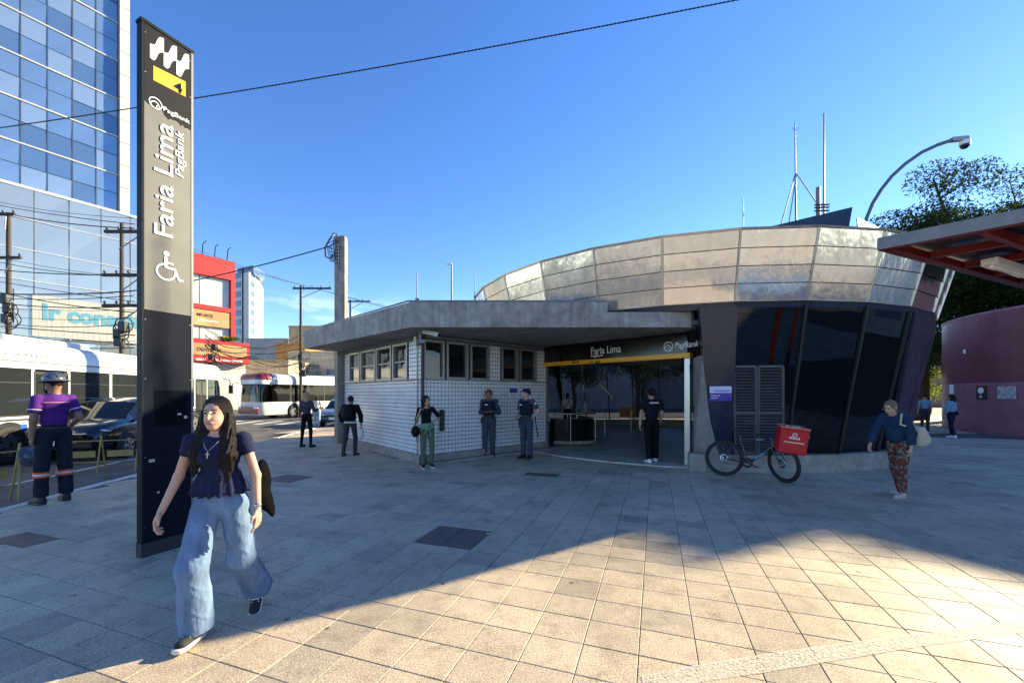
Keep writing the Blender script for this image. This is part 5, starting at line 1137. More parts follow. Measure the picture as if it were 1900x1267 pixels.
# ------------------------------------------------------------------ people: smooth blended volumes meshed with surface nets
class Vol:
    def __init__(s, k=.02): s.p = []; s.k = k; s.cuts = []; s.disp = None; s.lo = np.array([9e9] * 3); s.hi = -s.lo
    def _bb(s, c, r): c = np.array(c, float); s.lo = np.minimum(s.lo, c - r); s.hi = np.maximum(s.hi, c + r)
    def cap(s, a, b, r1, r2=None, k=None, flat0=False, flat1=False, ax=None, fl=1.0):
        """tapered limb; flat ends cut square; ax/fl widen it along a direction"""
        a, b = np.array(a, float), np.array(b, float); r2 = r1 if r2 is None else r2; s.p.append(('c', a, b, r1, r2, k, flat0, flat1, None if ax is None else np.array(ax, float), fl)); m = max(r1, r2) * max(1, fl) + .01; s._bb(a, m); s._bb(b, m); return s
    def ell(s, c, r, B=None, k=None, sub=False):
        c = np.array(c, float); r = np.array(r, float); s.p.append(('e', c, r, None if B is None else np.array(B, float), k, sub)); 
        if not sub: s._bb(c, r.max() + .01)
        return s
    def cut(s, p, n): s.cuts.append((np.array(p, float), np.array(n, float) / np.linalg.norm(n))); return s     # keep where (x-p).n < 0
    def __call__(s, X, mg=None):
        d = np.full(len(X), 9.0, X.dtype); ps = s.p
        if mg is not None:
            lo, hi = X.min(0), X.max(0); ps = []
            for q in s.p:
                if q[0] == 'c': r_ = max(q[3], q[4]) * max(1, q[9]) + mg; ql, qh = np.minimum(q[1], q[2]) - r_, np.maximum(q[1], q[2]) + r_
                else: r_ = q[2].max() + mg; ql, qh = q[1] - r_, q[1] + r_
                if (ql <= hi).all() and (qh >= lo).all(): ps.append(q)
        for q in ps:
            if q[0] == 'c':
                _, a, b, r1, r2, k, f0, f1, ax, fl = q; ba = b - a; L2 = ba @ ba; pa = X - a
                if ax is not None: al = ax - ba * (ax @ ba) / L2; al /= np.linalg.norm(al) + 1e-9; pa = pa - np.outer(pa @ al, al) * (1 - 1 / fl)
                t0 = pa @ ba / L2; t = np.clip(t0, 0, 1); e = np.linalg.norm(pa - t[:, None] * ba, axis=1) - (r1 + (r2 - r1) * t)
                L = math.sqrt(L2)
                if f0: e = np.maximum(e, -t0 * L)
                if f1: e = np.maximum(e, (t0 - 1) * L)
                sub = False
            else:
                _, c, r, B, k, sub = q; p = X - c
                if B is not None: p = p @ B.T
                k0 = np.linalg.norm(p / r, axis=1); k1 = np.linalg.norm(p / (r * r), axis=1) + 1e-9; e = k0 * (k0 - 1) / k1
            kk = s.k if k is None else k
            if sub: h = np.clip(.5 - .5 * (d + e) / kk, 0, 1); d = d * (1 - h) + (-e) * h + kk * h * (1 - h)
            else: h = np.clip(.5 + .5 * (e - d) / kk, 0, 1); d = e * (1 - h) + d * h - kk * h * (1 - h)
        if s.disp is not None: d = d + s.disp(X)
        for p, n in s.cuts: d = np.maximum(d, (X - p) @ n)
        return d
    def mesh(s, h):
        lo = s.lo - 3 * h; n = np.ceil((s.hi + 3 * h - lo) / h).astype(int) + 1; cs = 6
        nc = n // cs + 2; g = np.stack(np.meshgrid(*[np.arange(q) for q in nc], indexing='ij'), -1).reshape(-1, 3)
        dc = s((lo + g * cs * h)).reshape(nc); N = nc * cs
        V_ = np.repeat(np.repeat(np.repeat(dc, cs, 0), cs, 1), cs, 2).astype(np.float32)
        near = np.abs(dc) < cs * h * 2.2; nr = near.copy()
        idx = np.argwhere(near); off = np.stack(np.meshgrid(*[np.arange(cs)] * 3, indexing='ij'), -1).reshape(-1, 3)
        # each coarse node owns the block starting at it; evaluate blocks touching near nodes
        blk = np.unique(np.concatenate([idx - np.array(o) for o in np.ndindex(2, 2, 2)]), axis=0); blk = blk[(blk >= 0).all(1) & (blk < nc).all(1)]
        blk = blk[np.lexsort((blk[:, 1], blk[:, 0] // 3, blk[:, 2] // 2))]
        for ch in np.array_split(blk, max(1, len(blk) * cs ** 3 // 9000)):
            pt = (ch[:, None, :] * cs + off[None]).reshape(-1, 3); V_[pt[:, 0], pt[:, 1], pt[:, 2]] = s((lo + pt * h).astype(np.float32), cs * h * 2.5 + s.k)
        return nets(V_, lo, h)
def nets(v, lo, h):
    s = v < 0; c = s[:-1, :-1, :-1].astype(np.int8)
    tot = sum(s[i:s.shape[0] - 1 + i, j:s.shape[1] - 1 + j, k:s.shape[2] - 1 + k].astype(np.int8) for i in (0, 1) for j in (0, 1) for k in (0, 1))
    act = np.argwhere((tot > 0) & (tot < 8)); 
    ids = np.full(tot.shape, -1, np.int32); ids[act[:, 0], act[:, 1], act[:, 2]] = np.arange(len(act))
    pos = np.zeros((len(act), 3)); cnt = np.zeros(len(act))
    cor = [np.array(q) for q in np.ndindex(2, 2, 2)]
    val = {tuple(q): v[act[:, 0] + q[0], act[:, 1] + q[1], act[:, 2] + q[2]] for q in cor}
    for a in cor:
        for ax in range(3):
            if a[ax]: continue
            b = a.copy(); b[ax] = 1; va, vb = val[tuple(a)], val[tuple(b)]; m = (va < 0) != (vb < 0); t = np.where(m, va / np.where(m, va - vb, 1), 0)
            p = np.repeat(a[None].astype(float), len(act), 0); p[:, ax] = t; pos[m] += p[m]; cnt[m] += 1
    pos = (pos / cnt[:, None] + act) * h + lo
    F_ = []
    for ax in range(3):
        sl0 = [slice(1, -1)] * 3; sl1 = [slice(1, -1)] * 3; sl0[ax] = slice(0, -1); sl1[ax] = slice(1, None)
        A, B = s[tuple(sl0)], s[tuple(sl1)]; e = np.argwhere(A != B); off = np.array([1, 1, 1]); off[ax] = 0; fl = A[e[:, 0], e[:, 1], e[:, 2]]; e = e + off
        u, w = [(1, 2), (2, 0), (0, 1)][ax]; du = np.zeros(3, int); du[u] = 1; dw = np.zeros(3, int); dw[w] = 1
        g = lambda q: ids[q[:, 0], q[:, 1], q[:, 2]]
        q4 = np.stack([g(e - du - dw), g(e - dw), g(e), g(e - du)], 1); q4[~fl] = q4[~fl][:, ::-1]; F_.append(q4)
    F_ = np.concatenate(F_); F_ = F_[(F_ >= 0).all(1)]; return pos, F_
def vol_obj(vol, h, name, M, parent, label=None):
    p, f = vol.mesh(h); me = bpy.data.meshes.new(name); me.vertices.add(len(p)); me.vertices.foreach_set('co', p.ravel()); me.loops.add(f.size); me.loops.foreach_set('vertex_index', f.ravel().astype(np.int32))
    me.polygons.add(len(f)); me.polygons.foreach_set('loop_start', np.arange(0, f.size, 4, dtype=np.int32)); me.update(calc_edges=True); me.validate(); me.polygons.foreach_set('use_smooth', [True] * len(me.polygons)); me.materials.append(M); me.update()
    return link(name, me, parent, label)
def wrinkle(amp, f=38, seed=0, dirn=(0, 0, 1), zf=1.0):
    r = np.random.RandomState(seed); W = ((r.normal(0, 1, (5, 3)) * f * .45 + np.array(dirn) * f * .5) * np.array([1, 1, zf])).astype(np.float32); ph = r.rand(5) * 6.28
    def d(X):
        o = 0.0
        for i in range(5):
            w = np.sin(X @ W[i] * .8 + ph[i] + 1.7 * np.sin(X @ W[(i + 2) % 5] * .4)); o = o + (1 - 2 * np.sqrt(np.abs(w) + .02)) * (1 if i < 3 else .5)
        return -amp * o / 2.5
    return d
U = lambda v: np.array(v, float) / np.linalg.norm(v)
M_skin = mat('skin', (.42, .23, .155), .5, var=.07, scale=25, obj=True); M_skin2 = mat('brown skin', (.26, .125, .075), .5, var=.08, scale=25, obj=True); M_skin3 = mat('fair skin', (.50, .29, .21), .5, var=.07, scale=25, obj=True)
for mm in (M_skin, M_skin2, M_skin3):
    bs = mm.node_tree.nodes['Principled BSDF']; bs.inputs['Subsurface Weight'].default_value = .12; bs.inputs['Subsurface Radius'].default_value = (.02, .008, .004); bs.inputs['Subsurface Scale'].default_value = .3
def fabric(name, c, rough=.85, var=.12, scale=14, bump=.25): return mat('fabric ' + name, c, rough, var=var, scale=scale, bump=bump, bscale=260, obj=True, spec=.22 if max(c) > .04 else .07)
def hairm(name, c): 
    return mat('hair ' + name, c, .5, var=.5, scale=18, stretch=(6, 6, .5), bump=.9, bscale=60, obj=True, spec=.25)
M_reflect = mat('pale piping', (.72, .60, .35), .5)
M_eye = mat('eye', (.02, .015, .012), .2, obj=True); M_lip = mat('lip', (.34, .12, .10), .5, obj=True)

def person(label, loc, rz, H=1.7, fem=False, skin=None, spine=(0, 0, 1), twist=0, head=(0, 0), arms=None, legs=None, feet=None, shirt=None, trou=None, shoe=None, hair=None, h=.009, palms=None, curl=(.35, .35), body_w=1.0, detail=False, lift=(0, 0), headlean=None):
    """local frame: faces -Y, z up. arms/legs: (R upper, R lower, L upper, L lower) directions; head = (turn to own left, nod) in degrees"""
    k = H / 1.70; t = thing('person', label, 'person', loc, rz); info = {}
    sp = U(spine); f0 = U(np.array([0, -1, 0]) - sp * (np.array([0, -1, 0]) @ sp)); r0 = np.cross(f0, sp)   # own right-hand... r0 points to -X when upright
    tw = R(twist); rs = r0 * math.cos(tw) + f0 * math.sin(tw); fs = np.cross(sp, rs)
    sw = (.158 if fem else .182) * body_w; hw = .088
    A = arms or [(-.16, .0, -1), (-.05, -.16, -1), (.16, .0, -1), (.05, -.16, -1)]
    L = legs or [(-.03, 0, -1), (0, .03, -1), (.03, 0, -1), (0, .03, -1)]
    ft = feet or [(-.12, -1, 0), (.12, -1, 0)]
    pel = np.zeros(3); hips = [pel + r0 * hw - np.array([0, 0, .04]), pel - r0 * hw - np.array([0, 0, .04])]
    kn = [hips[i] + U(L[2 * i]) * .43 for i in (0, 1)]; an = [kn[i] + U(L[2 * i + 1]) * .42 for i in (0, 1)]
    dz = -min(an[0][2] - lift[0], an[1][2] - lift[1]) + .085
    sh_ = np.array([0, 0, dz]); pel = pel + sh_; hips = [q + sh_ for q in hips]; kn = [q + sh_ for q in kn]; an = [q + sh_ for q in an]
    neck = pel + sp * .50; sho = [neck - sp * .062 + rs * sw, neck - sp * .062 - rs * sw]
    el = [sho[i] + U(A[2 * i]) * .285 for i in (0, 1)]; wr = [el[i] + U(A[2 * i + 1]) * .245 for i in (0, 1)]
    ht, hn = R(head[0]), R(head[1]); hu0 = U(headlean) if headlean is not None else U(sp * .6 + np.array([0, 0, .5])); hf = U(f0 - hu0 * (f0 @ hu0)); hr = np.cross(hf, hu0)
    hf = hf * math.cos(ht) - hr * math.sin(ht); hu = hu0 * math.cos(hn) - hf * math.sin(hn) * -1 * -1; hf = U(hf * math.cos(hn) - hu0 * math.sin(hn)); hu = U(hu0 - hf * (hu0 @ hf)); hr = np.cross(hf, hu)
    hc = neck + hu0 * .13 + hf * .012; HB = np.stack([hr, hf, hu])
    def hp_(x, y, z): return hc + hr * x + hf * y + hu * z
    Sx = lambda p: np.array(p) * k
    def mk(kk): return Vol(kk * k)
    # -- body: one continuous skin
    b = mk(.016); b.ell(Sx(hp_(0, -.012, .022)), np.array([.075, .094, .092]) * k, HB); b.ell(Sx(hp_(0, .028, -.042)), np.array([.059, .064, .078]) * k, HB); b.ell(Sx(hp_(0, .058, -.098)), np.array([.028, .026, .02]) * k, HB, k=.02 * k)
    for s in (-1, 1): b.ell(Sx(hp_(s * .031, .094, .004)), np.array([.017, .012, .010]) * k, HB, k=.012 * k, sub=True)
    b.cap(Sx(hp_(0, .088, .008)), Sx(hp_(0, .110, -.034)), .008 * k, .0135 * k, k=.010 * k); b.ell(Sx(hp_(0, .086, -.066)), np.array([.024, .010, .010]) * k, HB, k=.008 * k)
    for s in (-1, 1): b.ell(Sx(hp_(s * .077, -.008, -.012)), np.array([.011, .02, .031]) * k, HB, k=.008 * k)
    nr = .044 if fem else .054; b.cap(Sx(neck - sp * .05), Sx(hp_(0, -.022, -.05)), nr * 1.12 * k, nr * k, k=.03 * k)
    b.cap(Sx(sho[0]), Sx(sho[1]), .045 * k, k=.04 * k); b.cap(Sx(pel + sp * .4), Sx(pel + sp * .05), .085 * k, .08 * k, k=.05 * k, ax=r0, fl=1.25)
    ar = (.036, .031, .022) if fem else (.046, .039, .027)
    for i in (0, 1):
        b.cap(Sx(sho[i]), Sx(el[i]), ar[0] * k, ar[1] * k); b.cap(Sx(el[i]), Sx(wr[i]), ar[1] * 1.04 * k, ar[2] * k); b.cap(Sx(hips[i]), Sx(kn[i]), .06 * k, .045 * k); b.cap(Sx(kn[i]), Sx(an[i]), .042 * k, .03 * k)
        fd = U(wr[i] - el[i]); pn = np.array((palms or [(.9, 0, 0), (-.9, 0, 0)])[i], float); pn = U(pn - fd * (pn @ fd)); ts = np.cross(pn, fd) * (1 if i == 0 else -1)
        if i == 0: ts = np.cross(fd, pn) * -1
        ts = U(ts); 
        if ts @ fs < 0 and abs(ts @ fs) > .3: ts = -ts
        HBm = np.stack([fd, ts, pn]); w0 = wr[i]
        b.ell(Sx(w0 + fd * .045), np.array([.052, .038, .018]) * k, HBm, k=.014 * k)
        for q, (o, ln) in enumerate(((.027, .072), (.009, .082), (-.009, .076), (-.026, .058))):
            c = curl[i] * (1 + .25 * q); b0 = w0 + fd * .084 + ts * o; d1 = U(fd * math.cos(c) + pn * math.sin(c) + ts * o * 2); d2 = U(fd * math.cos(2.1 * c) + pn * math.sin(2.1 * c)); b1_ = b0 + d1 * ln * .55; b2_ = b1_ + d2 * ln * .5
            b.cap(Sx(b0), Sx(b1_), .0092 * k, .0085 * k, k=.004 * k); b.cap(Sx(b1_), Sx(b2_), .0085 * k, .007 * k, k=.003 * k)
        b0 = w0 + fd * .025 + ts * .026; b1_ = b0 + U(fd * .75 + ts * .55 + pn * .25) * .04; b2_ = b1_ + U(fd + ts * .1 + pn * .3) * .03
        b.cap(Sx(b0), Sx(b1_), .0125 * k, .0105 * k, k=.010 * k); b.cap(Sx(b1_), Sx(b2_), .0105 * k, .008 * k, k=.004 * k)
        info['hand%d' % i] = Sx(w0 + fd * .09)
    vol_obj(b, h, 'body', skin or M_skin, t)
    if detail:
        for s in (-1, 1):
            MB().ell(V(*Sx(hp_(s * .031, .084, .004))), (.011 * k, .008 * k, .006 * k), M=Matrix([list(HB[:, 0]), list(HB[:, 1]), list(HB[:, 2])]).to_4x4()).build('eye', M_eye, t, world=False)
            MB().tube([V(*Sx(hp_(s * q, .0935 - abs(q - .03) * .25, .026 - abs(q - .035) * .2))) for q in (.012, .026, .04, .05)], .0035 * k, 6).build('eyebrow', M_eye, t, world=False)
        MB().ell(V(*Sx(hp_(0, .092, -.067))), (.021 * k, .008 * k, .0075 * k), M=Matrix([list(HB[:, 0]), list(HB[:, 1]), list(HB[:, 2])]).to_4x4()).build('lips', M_lip, t, world=False)
    # -- trousers
    if trou:
        lo = trou.get('loose', 1.0); v = mk(.035); hwid = (.158 if fem else .15) * trou.get('hips', 1.0)
        v.ell(Sx(pel + sp * .0 - f0 * .01), np.array([hwid, .115, .13]) * k, np.stack([r0, f0, sp])); 
        rt_ = trou.get('r', (.088, .064, .056)); 
        for i in (0, 1):
            le = trou.get('len', .97); e_ = kn[i] + (an[i] - kn[i]) * le
            v.cap(Sx(hips[i]), Sx(kn[i]), rt_[0] * lo * k, rt_[1] * lo * k, k=.03 * k); v.cap(Sx(kn[i]), Sx(e_), rt_[1] * lo * k, rt_[2] * lo * k, flat1=True, k=.03 * k)
        v.cut(Sx(pel + sp * trou.get('waist', .085)), sp); v.disp = wrinkle(trou.get('wr', .004) * k, trou.get('wf', 34), 5, (.9, .5, .35), trou.get('zf', .45)); vol_obj(v, h * 1.05, 'trousers', trou['m'], t)
    # -- shirt
    if shirt:
        lo = shirt.get('loose', 1.0); v = mk(.04); cw = (.142 if fem else .165) * body_w * lo; 
        v.ell(Sx(pel + sp * .35), np.array([cw, (.098 if fem else .108) * lo * shirt.get('deep', 1), .165]) * k, np.stack([rs, fs, sp])); v.ell(Sx(pel + sp * .15 + f0 * shirt.get('belly', 0)), np.array([(.118 if fem else .145) * body_w * lo * shirt.get('waist', 1), .098 * lo * shirt.get('deep', 1), .19]) * k, np.stack([r0, f0, sp]))
        v.cap(Sx(sho[0] - sp * .006), Sx(sho[1] - sp * .006), .048 * k, k=.05 * k); v.cap(Sx(neck - sp * .09), Sx(neck - sp * .02), .075 * k, .055 * k, k=.05 * k)
        if fem:
            for s in (-1, 1): v.ell(Sx(pel + sp * .325 + rs * s * .062 + fs * .072 * lo), np.array([.058, .055, .058]) * k, k=.04 * k)
        if shirt.get('skirt'):
            w0, w1 = shirt['skirt']; v.cap(Sx(pel + sp * .17), Sx(pel + sp * shirt['hem']), w0 * k, w1 * k, flat1=True, k=.02 * k, ax=r0, fl=1.35)
        sl = shirt.get('sleeve', .5); ws = shirt.get('sw', (.056, .05, .04))
        for i in (0, 1):
            if sl <= 0: continue
            if sl <= 1: v.cap(Sx(sho[i]), Sx(sho[i] + (el[i] - sho[i]) * sl), ws[0] * lo * k, ws[1] * lo * k, flat1=True, k=.025 * k)
            else: v.cap(Sx(sho[i]), Sx(el[i]), ws[0] * lo * k, ws[1] * lo * k, k=.025 * k); v.cap(Sx(el[i]), Sx(el[i] + (wr[i] - el[i]) * (sl - 1)), ws[1] * lo * k, ws[2] * lo * k, flat1=True, k=.02 * k)
        v.ell(Sx(neck + fs * .028 + sp * .03), np.array([.072, .07, .058]) * k * shirt.get('neck', 1), np.stack([rs, fs, sp]), k=.008 * k, sub=True)
        v.cut(Sx(pel + sp * shirt.get('hem', 0)), -sp); v.disp = wrinkle(shirt.get('wr', .0045) * k, shirt.get('wf', 32), 9, (.3, .2, .6)); vol_obj(v, h * 1.05, 'shirt', shirt['m'], t)
    # -- shoes
    if shoe:
        for i in (0, 1):
            d = U(ft[i]); heel = an[i] + np.array([0, 0, -.05]) - d * .035; up = U(np.array([0, 0, 1]) - d * d[2]); sd = np.cross(d, up); toe = heel + d * .20; B = np.stack([sd, d, up])
            v = mk(.03); v.ell(Sx(heel + d * .02 + up * .02), np.array([.038, .045, .052]) * k, B); v.cap(Sx(heel + d * .02 + up * .008), Sx(toe + up * .0), .034 * k, .030 * k, ax=sd, fl=1.25); v.cap(Sx(an[i] + up * .02), Sx(heel + d * .06 + up * .02), .040 * k, .036 * k)
            v.cut(Sx(heel - up * .018), -up); v.cut(Sx(an[i] + up * shoe.get('top', .035)), up); o = vol_obj(v, max(h * .8, .004), 'shoe', shoe['m'], t)
            s_ = mk(.01); s_.cap(Sx(heel + d * .01 - up * .022), Sx(toe + d * .012 - up * .022), .040 * k, .038 * k, ax=sd, fl=1.12); s_.cut(Sx(heel - up * .036), -up); s_.cut(Sx(heel - up * .008), up); vol_obj(s_, max(h * .7, .004), 'sole', shoe.get('sole', shoe['m']), o)
            if shoe.get('stripe'):
                for s in (-1, 1):
                    MB().tube([V(*Sx(heel + d * a_ + up * z_ + sd * s * w_)) for a_, z_, w_ in ((-.02, .012, .040), (.05, .008, .046), (.09, .022, .046), (.12, .034, .040))], .005 * k, 6).build('stripe', shoe['stripe'], o, world=False)
                for q in range(4): MB().tube([V(*Sx(heel + d * (.09 + q * .018) + up * (.048 - q * .007) + sd * s * .026)) for s in (-1, 0, 1)], .0045 * k, 5).build('lace', shoe['stripe'], o, world=False)
    # -- hair
    if hair:
        v = mk(.018); st = hair.get('style', 'short'); vol = hair.get('vol', 1.0)
        v.ell(Sx(hp_(0, -.018, .032)), np.array([.083, .098, .094]) * k * vol, HB)
        v.ell(Sx(hp_(0, .078, -.022)), np.array([.062, .075, .092]) * k, HB, k=.012 * k, sub=True)
        if st == 'short': v.cut(Sx(hp_(0, -.02, -.055)), -hu)
        if st in ('long', 'shoulder', 'pony', 'bun'): v.cap(Sx(hp_(0, -.04, .0)), Sx(hp_(0, -.052, -.09)), .07 * k, .05 * k, k=.02 * k, ax=hr, fl=1.15)
        if st == 'pony': v.cap(Sx(hp_(0, -.10, .02)), Sx(hp_(0, -.15, -.05)), .03 * k, .034 * k); v.cap(Sx(hp_(0, -.15, -.05)), Sx(hp_(.01, -.13, -.27)), .034 * k, .014 * k)
        if st == 'bun': v.ell(Sx(hp_(0, -.11, .0)), np.array([.04, .04, .04]) * k)
        for a, c, r1, r2 in hair.get('locks', ()): v.cap(Sx(hp_(*a)), Sx(hp_(*c)), r1 * k, r2 * k, k=.02 * k, ax=hr, fl=hair.get('lw', 1.3))
        fx = hair.get('freq', 160)
        hx = hr * k
        v.disp = lambda X, hx=hr: .0035 * k * hair.get('amp', 1) * (np.sin((X @ hr) * fx / k + 2 * np.sin((X @ hu) * 14 / k)) + .6 * np.sin((X @ hf) * fx * .8 / k + 1.5 * np.sin((X @ hu) * 10 / k + 1)))
        vol_obj(v, h, 'hair', hair['m'], t)
    info.update(t=t, k=k, pel=Sx(pel), neck=Sx(neck), sp=sp, f=fs, r=rs, hc=Sx(hc), HB=HB, sho=[Sx(q) for q in sho], el=[Sx(q) for q in el], wr=[Sx(q) for q in wr], an=[Sx(q) for q in an], kn=[Sx(q) for q in kn], hips=[Sx(q) for q in hips], hp=lambda x, y, z: V(*Sx(hp_(x, y, z))), loc=Vector(loc), rz=rz)
    return info
def lv(a): return V(*[float(q) for q in a])
def to_world(i, p): return i['loc'] + Matrix.Rotation(i['rz'], 3, 'Z') @ lv(p)
def band(i, a, c, r1, r2, name, M, parent=None, h=.008, ax=None, fl=1.0):
    v = Vol(.01); v.cap(a, c, r1, r2, flat0=True, flat1=True, ax=ax, fl=fl); return vol_obj(v, h, name, M, parent or i['t'])
def bag_obj(name, label, cat, i, prims, M, h=.009, k=.03, straps=(), Ms=None, cut=None, rz=None):
    """a carried thing: its own top-level object, at the carrier's place"""
    t = thing(name, label, cat, i['loc'], i['rz']); v = Vol(k)
    for q in prims:
        if q[0] == 'e': v.ell(q[1], q[2])
        else: v.cap(*q[1:4], q[4], ax=(q[5] if len(q) > 5 else None), fl=(q[6] if len(q) > 6 else 1))
    if cut: v.cut(*cut)
    v.disp = wrinkle(.004, 30, 3); vol_obj(v, h, 'bag_body', M, t)
    for pts, r_ in straps: 
        MB().tube([lv(p) for p in pts], r_, 7).build('strap', Ms or M, t, world=False)
    return t

# --- 1 woman in the foreground, walking towards the camera
M_denim = mat('washed denim', (.14, .21, .33), .9, var=.32, scale=9, bump=.35, bscale=26, obj=True, spec=.15, stretch=(1.6, 1.6, .55))
M_navyb = fabric('navy blouse', (.012, .017, .055), .8, .2, 30, .5)
M_dbrown = hairm('dark brown', (.014, .008, .006)); M_blackh = hairm('black', (.012, .010, .010)); M_blond = hairm('blond', (.55, .36, .16)); M_greyh = hairm('grey blond', (.22, .16, .10))
M_sneak = mat('black suede', (.015, .015, .016), .8, obj=True); M_solew = mat('white rubber', (.72, .70, .66), .6, dirt=.15)
fw = person('woman in navy blouse and wide pale jeans walking towards the camera', (-2.06, 2.90, 0), R(13), 1.645, True, M_skin3, spine=(0, -.10, 1), twist=8, head=(-4, -3),
    arms=[(-.40, .20, -1), (-.30, -.36, -1), (.30, -.02, -1), (.12, -.22, -1)], legs=[(-.05, -.42, -1), (.02, .10, -1), (.06, .16, -1), (.06, .72, -1)], feet=[(-.10, -1, .10), (.16, -.9, -.40)],
    shirt=dict(m=M_navyb, sleeve=.42, hem=.07, neck=1.1, skirt=(.105, .145), waist=1.02, loose=1.03, wr=.006, wf=40), trou=dict(m=M_denim, r=(.098, .098, .112), len=1.05, wr=.0065, wf=30, zf=.5, waist=.10, hips=.98),
    shoe=dict(m=M_sneak, sole=M_solew, stripe=M_white2), hair=dict(m=M_dbrown, style='long', vol=1.0, freq=240, lw=1.7, amp=.55,
    locks=[((.066, -.01, .0), (.082, .01, -.14), .024, .028), ((.082, .01, -.14), (.10, .045, -.28), .028, .032), ((.10, .045, -.28), (.125, .045, -.44), .032, .010), ((-.066, -.01, .0), (-.080, .01, -.14), .024, .03), ((-.080, .01, -.14), (-.095, .05, -.30), .03, .036), ((-.095, .05, -.30), (-.10, .05, -.46), .036, .012), ((0, -.06, -.05), (0, -.10, -.34), .055, .045)]),
    h=.0052, palms=[(.8, .4, 0), (-.9, .2, 0)], curl=(.45, .30), detail=True, lift=(0, .035))
i = fw; hp = i['hp']
MB().tube([hp(x, y, z) for x, y, z in ((-.055, .0, -.17), (-.045, .07, -.20), (-.022, .098, -.235), (0, .106, -.262), (.022, .098, -.235), (.045, .07, -.20), (.055, .0, -.17))], .0022, 6).build('necklace', M_steel, i['t'], world=False)
q = hp(0, .110, -.285); MB().box(q, (.006, .006, .042)).box(q + V(0, 0, .006), (.022, .005, .006)).build('pendant', M_steel, i['t'], world=False)
band(i, i['wr'][1] * 1.0 + (i['el'][1] - i['wr'][1]) * .16, i['wr'][1] + (i['el'][1] - i['wr'][1]) * .06, .029, .028, 'watch', M_steel, h=.005)
p0 = i['wr'][1]; e0 = i['el'][1]
M_blackcloth = fabric('black jacket', (.002, .002, .003), .9, .2, 20, .4)
jk = thing('folded_jacket', 'black jacket draped over the walking woman far arm', 'jacket', i['loc'], i['rz']); v = Vol(.03)
el1 = np.array(i['el'][1]); v.ell(el1 + [-.005, .13, -.09], (.06, .10, .19)); v.cap(el1 + [.02, .13, -.2], el1 + [.05, .19, -.34], .05, .02, ax=(0, 1, 0), fl=2.0)
v.disp = wrinkle(.008, 30, 4); vol_obj(v, .007, 'cloth', M_blackcloth, jk)
# ruffled peplum of the blouse
pq = np.array(i['pel']); v = Vol(.01); v.cap(pq + i['sp'] * .20, pq + i['sp'] * .055, .098, .135, flat0=True, flat1=True, ax=(1, 0, 0), fl=1.32)
v.disp = lambda X: .010 * np.sin(np.arctan2(X[:, 1] - pq[1], X[:, 0] - pq[0]) * 15 + 2 * np.sin(X[:, 2] * 11)) * np.clip((pq[2] + .2 - X[:, 2]) / .14, 0, 1); vol_obj(v, .0055, 'peplum', M_navyb, i['t'])
# jeans seams
for q in (0, 1):
    sg = 1 if q == 0 else -1; hpz, kz, az = (np.array(i[z][q]) for z in ('hips', 'kn', 'an'))
    pts = [lv(hpz + i['r'] * sg * .062 + [0, 0, .06]), lv(hpz + i['r'] * sg * .093 - [0, 0, .1]), lv(kz + i['r'] * sg * .097), lv(az + i['r'] * sg * .108 + [0, 0, .02])]
    MB().tube(pts, .0028, 5).build('side_seam', M_denim, i['t'], world=False)
# waistband, belt loops, pocket seams of the jeans
pl_ = np.array(i['pel']); spn = i['sp']; band(i, pl_ + spn * .075, pl_ + spn * .105, .118, .116, 'waistband', M_denim, h=.006, ax=(1, 0, 0), fl=1.28)

# --- 2 worker with helmet seen from behind
M_purple = fabric('purple polo', (.075, .014, .17), .8); M_work = fabric('navy work trousers', (.016, .022, .034), .85); M_boot = mat('black boot', (.012, .012, .012), .5, obj=True)
M_or = mat('orange band', (.75, .10, .03), .6); M_silver = mat('reflective silver', (.6, .6, .6), .35, .3)
wp = G(100, 931)
i = person('worker in purple shirt and grey helmet standing at the kerb', (wp.x, wp.y, 0), R(180 + 68), 1.90, False, M_skin2, spine=(0, .02, 1), head=(22, 6), arms=[(-.26, .22, -1), (.10, -.75, -.5), (.14, .06, -1), (.02, -.10, -1)], legs=[(-.05, 0, -1), (-.02, .02, -1), (.07, .02, -1), (.03, .03, -1)],
    shirt=dict(m=M_purple, sleeve=.72, hem=-.02, loose=1.06, sw=(.057, .060, .05)), trou=dict(m=M_work, loose=1.07, r=(.088, .072, .072), wr=.006), shoe=dict(m=M_boot, top=.07), hair=dict(m=M_blackh, style='short'), h=.0075, detail=True, curl=(.5, .6), body_w=.9)
hp = i['hp']; HBm = Matrix([list(i['HB'][:, 0]), list(i['HB'][:, 1]), list(i['HB'][:, 2])]).to_4x4()
hel = thing('safety_helmet', 'grey full brim safety helmet on the worker head', 'helmet', i['loc'], i['rz'])
MB().ell(hp(0, -.012, .055), (.118, .138, .115), M=HBm, z0=-.05, nu=28, nv=16).build('shell', M_helm, hel, world=False); MB().lathe([(.105, .004), (.165, -.014), (.172, -.02), (.165, -.024), (.105, -.006)], hp(0, -.008, .052), HBm @ Matrix.Diagonal((1, 1.14, 1, 1)), 36).build('brim', M_helm, hel, world=False)
for y in (-.35, 0, .35): MB().tube([hp(.119 * math.sin(a) * math.cos(y) + y * .1, -.012 + y * .0, .055 + .119 * math.cos(a)) if False else hp(y * .09, -.012 + .14 * math.sin(a), .057 + .116 * math.cos(a)) for a in np.linspace(-1.3, 1.3, 9)], .006, 6).build('ridge', M_helm, hel, world=False)
MB().tube([hp(-.10, .01, .03), hp(-.075, .05, -.08), hp(0, .075, -.125), hp(.075, .05, -.08), hp(.10, .01, .03)], .006, 6).build('chin_strap', M_blackp, hel, world=False)
